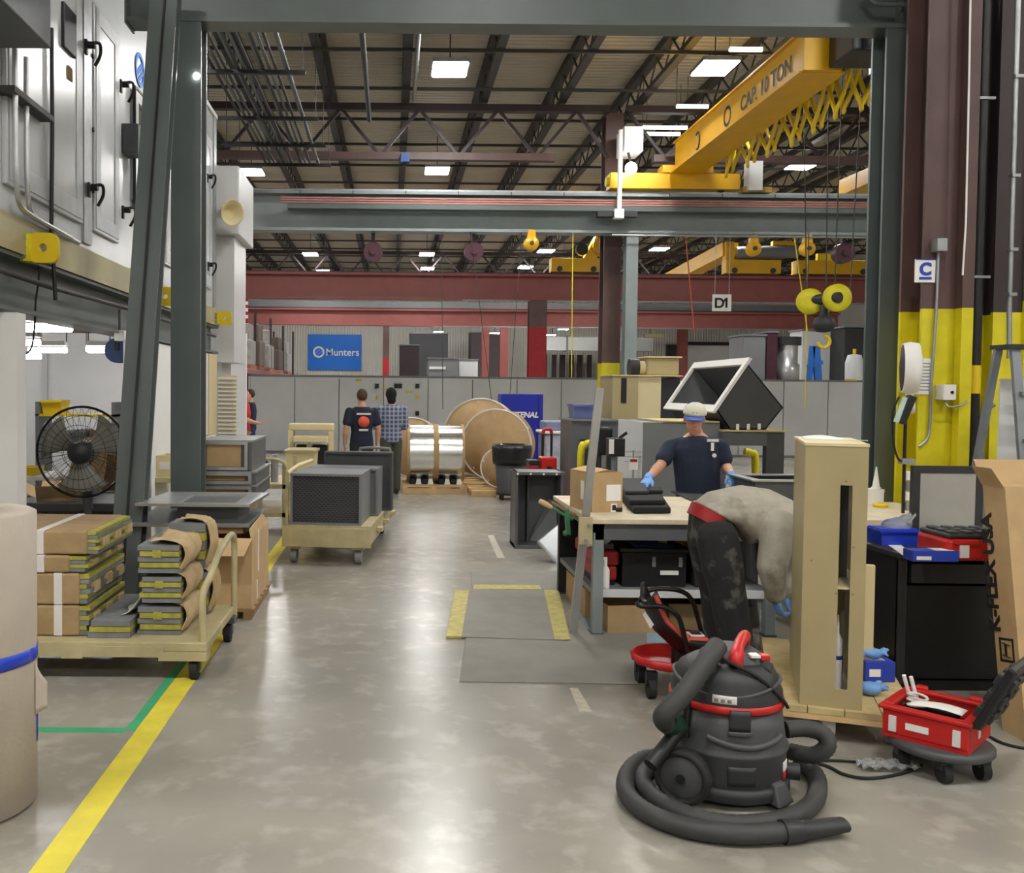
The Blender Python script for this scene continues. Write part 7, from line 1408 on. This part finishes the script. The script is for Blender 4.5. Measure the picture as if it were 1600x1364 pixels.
def shell(u, v):
    # u along length from head (left, high) to seat (right, low)
    c0 = U(1003, 940, SY); c1 = U(1022, 985, SY); c2 = U(1058, 1018, SY); c3 = U(1100, 1022, SY)
    s = u*3; P_ = [c0, c1, c2, c3]; i = min(int(s), 2); f_ = s-i; c = P_[i].lerp(P_[i+1], f_*f_*(3-2*f_) if False else f_)
    wv = (v-0.5)*2; wdh = 0.14
    return c + Vector((0.03*abs(wv)**2, wdh*wv, 0.085*abs(wv)**2.2))
P('seat_shell', MB().sheet(shell, 12, 12, -0.025), BLACK, t)
P('seat_pad', MB().sheet(lambda u, v: shell(0.1+0.75*u, 0.18+0.64*v) + Vector((0.012, 0, 0.02)), 8, 8, -0.02), CHARD, t)
for v in (0.02, 0.98): P('red_trim', MB().tube([shell(0.05+0.6*k/8, v) + Vector((0, 0, 0.012)) for k in range(9)], 0.013, 8), mat('coral_red', 'd8584a', 0.5), t)
p = U(1082, 993, SY-0.05); P('red_pad', MB().box(p.x-0.07, p.x+0.08, SY-0.1, SY+0.06, p.z-0.03, p.z), mat('coral_red', 'd8584a', 0.5), t, 0.015)
P('side_label', MB().hexa([U(1004, 960, SY-0.155), U(1016, 982, SY-0.155), U(1016, 982, SY-0.15), U(1004, 960, SY-0.15)], [U(1008, 955, SY-0.155), U(1022, 976, SY-0.155), U(1022, 976, SY-0.15), U(1008, 955, SY-0.15)]), PINKP, t)
P('arm_tube', MB().tube(spline([U(999, 942, SY+0.16), U(1008, 926, SY+0.16), U(1030, 920, SY+0.17), U(1062, 923, SY+0.17), U(1080, 936, SY+0.17), U(1090, 965, SY+0.17), U(1103, 1015, SY+0.16)], 6), 0.014, 10), BLACKM, t)
P('arm_tube', MB().tube(spline([U(997, 945, SY-0.16), U(1008, 948, SY-0.17), U(1035, 948, SY-0.17), U(1058, 962, SY-0.17), U(1068, 990, SY-0.17), U(1078, 1040, SY-0.16), U(1080, 1056, SY-0.15)], 6), 0.014, 10), BLACKM, t)
P('tube_link', MB().tube([U(999, 942, SY+0.16), U(996, 943, SY), U(997, 945, SY-0.16)], 0.014, 10), BLACKM, t)
t = T('phone', 'white framed phone lying on the roller seat', 'phone'); q_ = U(1084, 990, SY-0.04); P('case', MB().box(q_.x-0.035, q_.x+0.045, SY-0.09, SY-0.02, q_.z-0.007, q_.z+0.006), PAPER, t, 0.003); P('screen', MB().box(q_.x-0.025, q_.x+0.035, SY-0.085, SY-0.025, q_.z+0.006, q_.z+0.008), BLACK, t)
# ---------------------------------------------------------------- people
def hand_prims(mb, wr, d, n, grow=0.0, curl=0.5, side=1):
    """palm, four fingers and thumb; d = pointing direction, n = palm normal (fingers curl to it)"""
    d = Vector(d).normalized(); n = Vector(n); n = (n - d*n.dot(d)).normalized(); s = d.cross(n)*side
    mb.loft([(wr, s, n, 0.026+grow, 0.019+grow), (wr+d*0.035, s, n, 0.038+grow, 0.017+grow), (wr+d*0.075, s, n, 0.042+grow, 0.015+grow), (wr+d*0.092, s, n, 0.038+grow, 0.012+grow)], 16)
    for k, (o, L) in enumerate(((-0.03, 0.066), (-0.01, 0.076), (0.01, 0.072), (0.029, 0.055))):
        b = wr + d*0.082 + s*o; r = 0.0095+grow; c = curl*(1+0.1*k)
        p1 = b + (d*math.cos(c*0.4) + n*math.sin(c*0.4))*L*0.42; p2 = p1 + (d*math.cos(c) + n*math.sin(c))*L*0.33; p3 = p2 + (d*math.cos(c*1.7) + n*math.sin(c*1.7))*L*0.27
        mb.limb([b, p1, p2, p3], [r, r*0.95, r*0.88, r*0.78], 10)
    tb = wr + d*0.022 - s*0.03; t1 = tb + (d*0.7 - s*0.7 + n*0.25).normalized()*0.038; t2 = t1 + (d*0.95 - s*0.25 + n*0.3).normalized()*0.032
    mb.limb([tb, t1, t2], [0.0145+grow, 0.0115+grow, 0.0092+grow], 10)
def head_prims(mb, c, f, up, sc=1.0):
    f, up = Vector(f).normalized(), Vector(up); up = (up - f*up.dot(f)).normalized(); s = f.cross(up)
    R = Matrix((s, f, up)).transposed().to_4x4()
    mb.ell(c + up*0.025*sc - f*0.012*sc, (0.076*sc, 0.096*sc, 0.098*sc), 20, 14, R)
    mb.ell(c - up*0.045*sc + f*0.028*sc, (0.06*sc, 0.066*sc, 0.072*sc), 18, 12, R)
    mb.ell(c - up*0.1*sc + f*0.052*sc, (0.03*sc, 0.028*sc, 0.022*sc), 12, 8, R)          # chin
    mb.limb([c + up*0.012*sc + f*0.084*sc, c - up*0.028*sc + f*0.104*sc], [0.009*sc, 0.014*sc], 10)   # nose
    mb.ell(c + up*0.03*sc + f*0.078*sc, (0.05*sc, 0.014*sc, 0.011*sc), 12, 8, R)         # brow
    mb.ell(c - up*0.062*sc + f*0.086*sc, (0.024*sc, 0.012*sc, 0.01*sc), 10, 8, R)        # lips
    for q in (-1, 1): mb.ell(c + s*0.077*sc*q - up*0.008*sc - f*0.01*sc, (0.011*sc, 0.02*sc, 0.032*sc), 10, 8, R)
    return s, f, up
def torso(mb, pts, g=0.0):        # pts: (centre, side vector, depth vector, half width, half depth)
    mb.loft([(c, s, d, a+g, b+g) for c, s, d, a, b in pts], 24)
def add_face(t, body, c, s, f, up, sc=1.0):
    for q in (-1, 1):
        P('eye', MB().ell(c + s*0.03*q*sc + up*0.008*sc + f*0.08*sc, 0.0115*sc, 10, 8), mat('eye_white', 'd8d4cf', 0.3), body); P('iris', MB().ell(c + s*0.03*q*sc + up*0.007*sc + f*0.089*sc, 0.0055*sc, 8, 6), mat('eye_dark', '2a211b', 0.3), body)
    P('mouth', MB().bar(c - s*0.02*sc - up*0.062*sc + f*0.0965*sc, c + s*0.02*sc - up*0.062*sc + f*0.0965*sc, 0.004, 0.004), mat('lip', '9a5a50', 0.5), body)
def shoe(mb, ank, f, sc=1.0):
    f = Vector(f).normalized(); s = Vector((f.y, -f.x, 0)); z = Vector((0,0,1)); a = Vector((ank.x, ank.y, 0))
    mb.loft([(a - f*0.075 + z*0.045, s, z, 0.03, 0.04), (a - f*0.05 + z*0.05, s, z, 0.042, 0.05), (a + f*0.03 + z*0.055, s, z, 0.046, 0.054), (a + f*0.1 + z*0.04, s, z, 0.05, 0.038), (a + f*0.165 + z*0.03, s, z, 0.046, 0.028), (a + f*0.195 + z*0.025, s, z, 0.025, 0.02)], 16)
    mb.cyl(a + z*0.05, a + z*0.13, 0.05, 0.05, 14)
def human(name, label, spec):
    t = T(name, label, 'person')
    g = spec; vox = g.get('vox', 0.009); sk = g.get('skin', SKIN)
    mb = MB(); torso(mb, g['torso'])
    top = g['torso'][-1][0]; mb.limb([top - Vector((0,0,0.02)), g['neck'], g['head'] - Vector(g['up'])*0.05], [0.07, 0.056, 0.055], 14)
    s, f, up = head_prims(mb, g['head'], g['face'], g['up'], g.get('hs', 1.0))
    for A in g['arms']:
        mb.limb([A['sh'], A['el'], A['wr']], [0.058, 0.044, 0.03], 14); hand_prims(mb, A['wr'], A['d'], A['n'], 0, A.get('curl', 0.6), A.get('side', 1))
        mb.limb([A['sh'].lerp(A['el'], 0.25), A['sh'].lerp(A['el'], 0.6)], [0.06, 0.055], 14); mb.limb([A['el'].lerp(A['wr'], 0.2), A['el'].lerp(A['wr'], 0.45)], [0.047, 0.043], 14)
    for Lg in g['legs']:
        mb.limb([Lg['hip'], Lg['kn'], Lg['an']], [0.085, 0.058, 0.042], 16); mb.limb([Lg['kn'].lerp(Lg['an'], 0.2), Lg['kn'].lerp(Lg['an'], 0.45)], [0.06, 0.055], 14); shoe(mb, Lg['an'], Lg['f'])
    body = P('body', organic(mb, vox, 3), sk, t)
    if g.get('facedetail', True): add_face(t, body, g['head'], s, f, up, g.get('hs', 1.0))
    # shirt
    sm = MB(); torso(sm, g['shirt_torso'], 0.0)
    for A in g['arms']:
        if 'trap' in g: sm.limb([g['trap'], A['sh'] + Vector((0,0,0.015))], [0.055, 0.058], 14)
        e = g.get('sleeve', 0.62)
        if e <= 1: sm.limb([A['sh'], A['sh'].lerp(A['el'], 0.3), A['sh'].lerp(A['el'], e)], [0.07, 0.07, 0.074], 16)
        else: sm.limb([A['sh'], A['el'], A['el'].lerp(A['wr'], 0.88)], g.get('slr', [0.082, 0.068, 0.05]), 16); sm.limb([A['el'].lerp(A['wr'], 0.7), A['el'].lerp(A['wr'], 0.9)], [0.056, 0.046], 16)
    shirt = P('shirt', organic(sm, vox, 4), g['shirt_m'], t)
    tm = MB(); torso(tm, g['trouser_torso'])
    for Lg in g['legs']: tm.limb([Lg['hip'], Lg['hip'].lerp(Lg['kn'], 0.5), Lg['kn'], Lg['kn'].lerp(Lg['an'], 0.5), Lg['an'] + Vector((0,0,0.01))], g.get('trr', [0.102, 0.092, 0.078, 0.076, 0.074]), 18)
    tr = P('trousers', organic(tm, vox, 4), g['trouser_m'], t)
    hs = MB()
    for Lg in g['legs']:
        h2 = MB(); shoe(h2, Lg['an'], Lg['f']); c = Vector((Lg['an'].x, Lg['an'].y, 0.05)); h2.v = [c + (p-c)*1.08 for p in h2.v]
        for p in h2.v: p.z = max(p.z, 0.0)
        P('shoe', organic(h2, 0.01, 2), g.get('shoe_m', BLACK), t)
    if g.get('gloves'):
        for A in g['arms']:
            gm = MB(); hand_prims(gm, A['wr'], A['d'], A['n'], 0.0035, A.get('curl', 0.6), A.get('side', 1)); dd = Vector(A['d']).normalized(); gm.cyl(A['wr'] - dd*0.035, A['wr'] + dd*0.02, 0.038, 0.033, 16); P('glove', organic(gm, 0.006, 2), GLOVE, t)
    return t, body, shirt, (s, f, up)
X, Z = Vector((1,0,0)), Vector((0,0,1)); FB = Vector((0,-1,0))
# ---- standing worker behind the bench
Y = 8.2
hd = U(1085, 655, Y-0.06); pel = U(1092, 806, Y+0.03); ch = U(1088, 722, Y); nk = U(1088, 676, Y)
sd = Vector((1, 0.06, 0)).normalized(); dp = Vector((0, 1, 0))
shL = U(1046, 700, Y); shR = U(1127, 698, Y+0.02)
arms = [dict(sh=shL, el=U(1032, 727, Y-0.12), wr=U(1013, 747, Y-0.3), d=(-0.55, -0.62, -0.55), n=(0.2, 0.2, -1), curl=0.55, side=-1),
        dict(sh=shR, el=U(1134, 728, Y-0.02), wr=U(1143, 744, Y-0.18), d=(0.0, -0.5, -0.6), n=(-0.2, 0.3, -1), curl=0.7, side=1)]
kz = 0.47; legs = []
for q in (-1, 1):
    hp = Vector((pel.x + 0.09*q, Y+0.03, pel.z-0.04)); legs.append(dict(hip=hp, kn=Vector((hp.x+0.02*q, Y+0.0, kz-0.05)), an=Vector((hp.x+0.03*q, Y+0.05, 0.08)), f=(0.1*q, -1, 0)))
waist = U(1091, 768, Y)
tor = [(pel - Z*0.06, sd, dp, 0.15, 0.1), (pel, sd, dp, 0.165, 0.115), (waist, sd, dp, 0.15, 0.11), (ch, sd, dp, 0.175, 0.12), (U(1087, 698, Y), sd, dp, 0.19, 0.105), (U(1087, 686, Y), sd, dp, 0.14, 0.085), (U(1087, 677, Y), sd, dp, 0.075, 0.068)]
st = [(U(1092, 795, Y+0.02), sd, dp, 0.205, 0.14), (waist, sd, dp, 0.198, 0.14), (ch, sd, dp, 0.208, 0.142), (U(1087, 700, Y), sd, dp, 0.205, 0.122), (U(1087, 687, Y), sd, dp, 0.16, 0.098), (U(1087, 680, Y), sd, dp, 0.085, 0.078)]
tt = [(pel - Z*0.08, sd, dp, 0.175, 0.12), (pel + Z*0.06, sd, dp, 0.178, 0.128)]
t, body, shirt, (s, f, up) = human('person', 'worker in navy T-shirt, cap and blue gloves standing behind the bench', dict(torso=tor, shirt_torso=st, trouser_torso=tt, neck=nk, head=hd, face=(-0.3, -0.9, -0.2), up=(0, -0.2, 1), hs=1.08, arms=arms, legs=legs, shirt_m=NAVY, trouser_m=mat('dark_work_trousers', '22242c', 0.9), gloves=True, vox=0.008, trap=U(1087, 686, Y+0.02)))
CAPB = mat('cap_blue', '4a62b8', 0.8); CAPW = mat('cap_cream', 'cfcbb8', 0.8)
R = Matrix((s, f, up)).transposed().to_4x4()
def dome(a0, a1, r, h, off_=0.0):
    return MB().sheet(lambda u, v: hd - f*0.008 + up*(0.05+off_) + s*(r[0]*math.cos(a0+(a1-a0)*u)*math.cos(v*PI/2*0.98)) + f*(r[1]*math.sin(a0+(a1-a0)*u)*math.cos(v*PI/2*0.98)) + up*(h*math.sin(v*PI/2)), 14, 8, -0.006)
cap = P('cap', dome(0.1, PI+0.35, (0.095, 0.118), 0.095), CAPW, t, label='cap with a cream front')
P('cap_back', dome(PI+0.35, 2*PI+0.1, (0.095, 0.118), 0.095), CAPB, cap); P('brim', MB().sheet(lambda u, v: hd + up*(0.052-0.02*v-0.02*(2*u-1)**2) + s*((0.086)*(2*u-1)) + f*(0.098*math.sqrt(max(0.02, 1-(0.86*(2*u-1))**2)) + 0.075*v*math.sqrt(max(0.0, 1-0.8*(2*u-1)**2))), 12, 6, 0.006), CAPB, cap); P('cap_badge', MB().box(-0.02, 0.02, -0.003, 0.003, -0.01, 0.01, M=Matrix.Translation(hd + f*0.105 + up*0.075) @ R), INK, cap)
P('hair', MB().ell(hd - f*0.03 + up*0.01, (0.079, 0.085, 0.085), 16, 10, R), mat('grey_brown_hair', '5a4d42', 0.8), t)
c = U(1112, 688, Y-0.128); P('chest_print', MB().box(c.x-0.045, c.x+0.055, c.y-0.02, c.y-0.006, c.z-0.012, c.z+0.012), PINKP, shirt); P('badge', MB().box(c.x-0.012, c.x+0.012, c.y-0.028, c.y-0.016, c.z-0.09, c.z-0.02), PAPER, shirt); P('badge', MB().cyl((c.x+0.018, c.y-0.028, c.z-0.13), (c.x+0.018, c.y-0.016, c.z-0.13), 0.018, n=12), PINKP, shirt)
# ---- bending worker in the grey hoodie
Y = 5.75
wst = U(1113, 806, Y); ch = U(1172, 796, Y); upc = U(1216, 803, Y); nk = U(1240, 812, Y); hd = U(1262, 832, Y-0.02)
D_ = Vector((0,1,0))
def perp(a, b): v = (b-a).normalized(); return Vector((-v.z, 0, v.x))
pw_ = perp(wst, ch)
tor = [(U(1114, 850, Y), D_, Vector((1,0,0)), 0.15, 0.11), (U(1110, 828, Y), D_, Vector((-0.97,0,0.25)), 0.16, 0.115), (U(1112, 806, Y), D_, Vector((-0.85,0,0.52)), 0.15, 0.105), (U(1138, 797, Y), D_, Vector((-0.5,0,0.86)), 0.15, 0.12), (U(1168, 797, Y), D_, Vector((-0.1,0,1)), 0.165, 0.125), (U(1200, 800, Y), D_, perp(ch, upc), 0.185, 0.12), (U(1222, 806, Y), D_, perp(upc, nk), 0.16, 0.1), (U(1235, 811, Y), D_, perp(upc, nk), 0.08, 0.07)]
for k_ in tor: pass
st = [(U(1116, 803, Y), D_, Vector((-0.85,0,0.52)), 0.176, 0.135), (U(1133, 803, Y), D_, Vector((-0.6,0,0.8)), 0.195, 0.17), (U(1162, 804, Y), D_, Vector((-0.1,0,1)), 0.205, 0.185), (U(1195, 805, Y), D_, perp(ch, upc), 0.22, 0.165), (U(1218, 808, Y), D_, perp(upc, nk), 0.19, 0.13), (U(1236, 813, Y), D_, perp(upc, nk), 0.1, 0.09)]
tt = [(U(1116, 856, Y), D_, Vector((-1,0,0.05)), 0.178, 0.14), (U(1111, 832, Y), D_, Vector((-0.97,0,0.25)), 0.182, 0.14), (U(1107, 813, Y), D_, Vector((-0.88,0,0.47)), 0.172, 0.124)]
arms = [dict(sh=U(1218, 822, Y-0.2), el=U(1206, 885, Y-0.2), wr=U(1212, 934, Y-0.18), d=(0.3, 0.05, -1), n=(1, 0.1, 0), curl=0.9, side=1),
        dict(sh=U(1222, 818, Y+0.18), el=U(1222, 880, Y+0.2), wr=U(1232, 930, Y+0.14), d=(0.15, -0.1, -1), n=(0.6, -0.7, 0), curl=1.0, side=-1)]
legs = []
for q, dx in ((-1, 8), (1, -7)):
    yy = Y + 0.11*q
    legs.append(dict(hip=U(1112+dx, 838, yy), kn=U(1128+dx, 922, yy+0.02*q), an=Vector((U(1140+dx*1.5, 1020, yy).x, yy+0.03*q, 0.09)), f=(1, 0.15*q-0.1, 0)))
t, body, shirt, (s, f, up) = human('person', 'worker in grey hoodie and stained dark jeans bending over by the tan cabinet', dict(torso=tor, shirt_torso=st, trouser_torso=tt, neck=nk, head=hd, face=(0.55, 0, -0.8), up=(0.8, 0, 0.55), arms=arms, legs=legs, skin=SKIND, shirt_m=HOOD, trouser_m=JEAN, gloves=True, sleeve=1.5, slr=[0.105, 0.088, 0.06], trr=[0.125, 0.125, 0.108, 0.105, 0.1], shoe_m=mat('brown_boot', '6b4a2e', 0.7), vox=0.009))
bm = MB(); bm.loft([(U(1104, 817, Y), D_, Vector((-0.88,0,0.47)), 0.172, 0.128), (U(1112, 800, Y), D_, Vector((-0.86,0,0.5)), 0.172, 0.13)], 32); P('waistband', bm, REDC, t, label='red underwear waistband')
P('hair', MB().ell(hd + up*0.03 - f*0.03, (0.082, 0.1, 0.1), 18, 12, Matrix((s, f, up)).transposed().to_4x4()), mat('black_hair', '17130f', 0.8), t)
P('hood', organic(MB().loft([(U(1212, 785, Y), D_, (0.3,0,1), 0.1, 0.03), (U(1228, 790, Y), D_, (0.3,0,1), 0.13, 0.05), (U(1243, 802, Y), D_, (0.3,0,1), 0.11, 0.045)], 18), 0.01, 3), HOOD, t)
# ---- far pair with their backs turned
def far_person(label, px, py_head, Y, hgt, shirt_m, trouser_m, face, sleeve, arm='hang', hair=None, lean=0.0, name='person', hairm=None, stoop=0.0):
    c = U(px, 700, Y); x = c.x; f0 = Vector(face).normalized(); s0 = Vector((f0.y, -f0.x, 0)).normalized(); k = hgt/1.75
    base = Vector((x, Y, 0)); z = lambda h: base + Z*h*k + f0*(stoop*max(0, h-0.9))
    tor = [(z(0.84), s0, f0, 0.15*k, 0.1*k), (z(0.94), s0, f0, 0.165*k, 0.11*k), (z(1.08), s0, f0, 0.145*k, 0.1*k), (z(1.28), s0, f0, 0.175*k, 0.115*k), (z(1.41), s0, f0, 0.18*k, 0.095*k), (z(1.47), s0, f0, 0.09*k, 0.07*k)]
    st = [(a + Z*(0.02 if i == 0 else 0), b, d, w_+0.022, e+0.022) for i, (a, b, d, w_, e) in enumerate(tor)]; tt = [(z(0.84), s0, f0, 0.175*k, 0.115*k), (z(0.96), s0, f0, 0.178*k, 0.122*k)]
    arms = []; legs = []
    for q in (-1, 1):
        sh = z(1.39) + s0*0.2*k*q
        if arm == 'hang': el = z(1.12) + s0*0.26*k*q - f0*0.02; wr = z(0.88) + s0*0.26*k*q + f0*0.05; d = (0, 0, -1)
        else: el = z(1.12) + s0*0.25*k*q + f0*0.05; wr = z(1.06) + s0*0.12*k*q + f0*0.27; d = f0 - s0*q*0.5
        arms.append(dict(sh=sh, el=el, wr=wr, d=d, n=-s0*q if arm == 'hang' else Z, curl=0.5, side=q))
        hp = z(0.88) + s0*0.09*k*q; legs.append(dict(hip=hp, kn=z(0.48) + s0*0.1*k*q + f0*0.03*q, an=z(0.08) + s0*0.11*k*q + f0*0.06*q, f=f0 + s0*0.2*q))
        legs[-1]['an'].z = 0.08; 
    head = z(1.62) + f0*0.02
    t, body, shirt, (s, f, up) = human(name, label, dict(torso=tor, shirt_torso=st, trouser_torso=tt, neck=z(1.5), head=head, face=f0, up=(0,0,1), arms=arms, legs=legs, shirt_m=shirt_m, trouser_m=trouser_m, sleeve=sleeve, vox=0.012, hs=k))
    R = Matrix((s, f, up)).transposed().to_4x4()
    if hair == 'short': P('hair', MB().ell(head + up*0.035*k - f*0.025*k, (0.084*k, 0.096*k, 0.1*k), 18, 12, R), hairm, t)
    if hair == 'beanie': P('beanie', organic(MB().ell(head + up*0.03*k - f*0.02*k, (0.092*k, 0.108*k, 0.115*k), 18, 12, R).ell(head - up*0.06*k - f*0.045*k, (0.075*k, 0.075*k, 0.09*k), 14, 10, R), 0.01, 2), hairm, t, label='black knitted hood')
    return t, shirt, s, f, z, k
def plaid():
    m = mat('blue_plaid', '46506e', 0.85, 0, 0.05); N = m.node_tree.nodes; L = m.node_tree.links; bs = N['Principled BSDF']; src = bs.inputs['Base Color'].links[0].from_socket; tc = N.new('ShaderNodeTexCoord')
    for dr, cc in (('X', 'aab0bd'), ('Z', 'a2a9b8')):
        wv = N.new('ShaderNodeTexWave'); wv.bands_direction = dr; wv.inputs['Scale'].default_value = 4.5; L.new(tc.outputs['Object'], wv.inputs['Vector']); r = N.new('ShaderNodeMapRange'); r.inputs[1].default_value = 0.55; r.inputs[2].default_value = 0.8; r.inputs[4].default_value = 0.6; L.new(wv.outputs[1], r.inputs[0])
        mx = N.new('ShaderNodeMix'); mx.data_type = 'RGBA'; L.new(r.outputs[0], mx.inputs[0]); L.new(src, mx.inputs[6]); mx.inputs[7].default_value = col(cc); src = mx.outputs[2]
    L.new(src, bs.inputs['Base Color']); return m
t, shirt, s, f, z, k = far_person('worker in navy T-shirt with an orange round print, back turned', 565, 622, 14.3, 1.72, NAVY, mat('dark_work_trousers', '22242c', 0.9), (-0.25, 1, 0), 0.6, 'hang', 'short', hairm=mat('brown_hair', '4a3527', 0.8))
bk = z(1.24) - f*0.14*k; P('back_print', MB().lathe([(0.0, 0), (0.085, 0), (0.085, 0.03), (0, 0.03)], bk + f*0.012, -f, 24), mat('orange_print', 'e0573a', 0.7), shirt, label='round orange print')
rs = s
for zz, w_ in ((1.36, 0.11), (1.11, 0.07)): q = z(zz) - f*0.135*k; P('print_bar', MB().bar(q - rs*w_, q + rs*w_, 0.03, 0.028), PINKP, shirt)
t, shirt, s, f, z, k = far_person('worker in blue plaid shirt and black knitted hood, back turned', 611, 616, 15.2, 1.74, plaid(), mat('olive_trousers', '4a4a40', 0.9), (-0.3, 1, 0), 1.5, 'front', 'beanie', hairm=mat('black_knit', '141416', 0.9), stoop=0.03)
t, shirt, s, f, z, k = far_person('worker in red shirt standing beyond the louvre panel', 381, 620, 18.2, 1.7, mat('red_cotton', 'c22a24', 0.85), mat('khaki_trousers', '8b8268', 0.9), (1, 0.2, 0), 0.6, 'front', 'short', hairm=mat('brown_hair', '4a3527', 0.8))
t, shirt, s, f, z, k = far_person('worker in dark navy clothes just behind the one in red', 391, 620, 19.3, 1.7, NAVY, mat('blue_jeans', '2c3c5e', 0.9), (-1, -0.2, 0), 1.5, 'hang', 'short', hairm=mat('brown_hair', '4a3527', 0.8))
# ---------------------------------------------------------------- put every thing's empty at its base
bpy.context.view_layer.update()
CH = {}
for o in bpy.data.objects:
    if o.parent: CH.setdefault(o.parent.name, []).append(o)
for root in AUTO:
    pts = []
    st = list(CH.get(root.name, []))
    while st:
        o = st.pop(); st += CH.get(o.name, [])
        if o.type == 'MESH':
            mw = o.matrix_local if o.parent == root else o.matrix_local
            for c in o.bound_box: pts.append(Vector(c))
    if not pts: continue
    b = Vector(((min(p.x for p in pts)+max(p.x for p in pts))/2, (min(p.y for p in pts)+max(p.y for p in pts))/2, min(p.z for p in pts)))
    root.location = b
    for c in CH.get(root.name, []): c.location = c.location - b
bpy.context.view_layer.update()
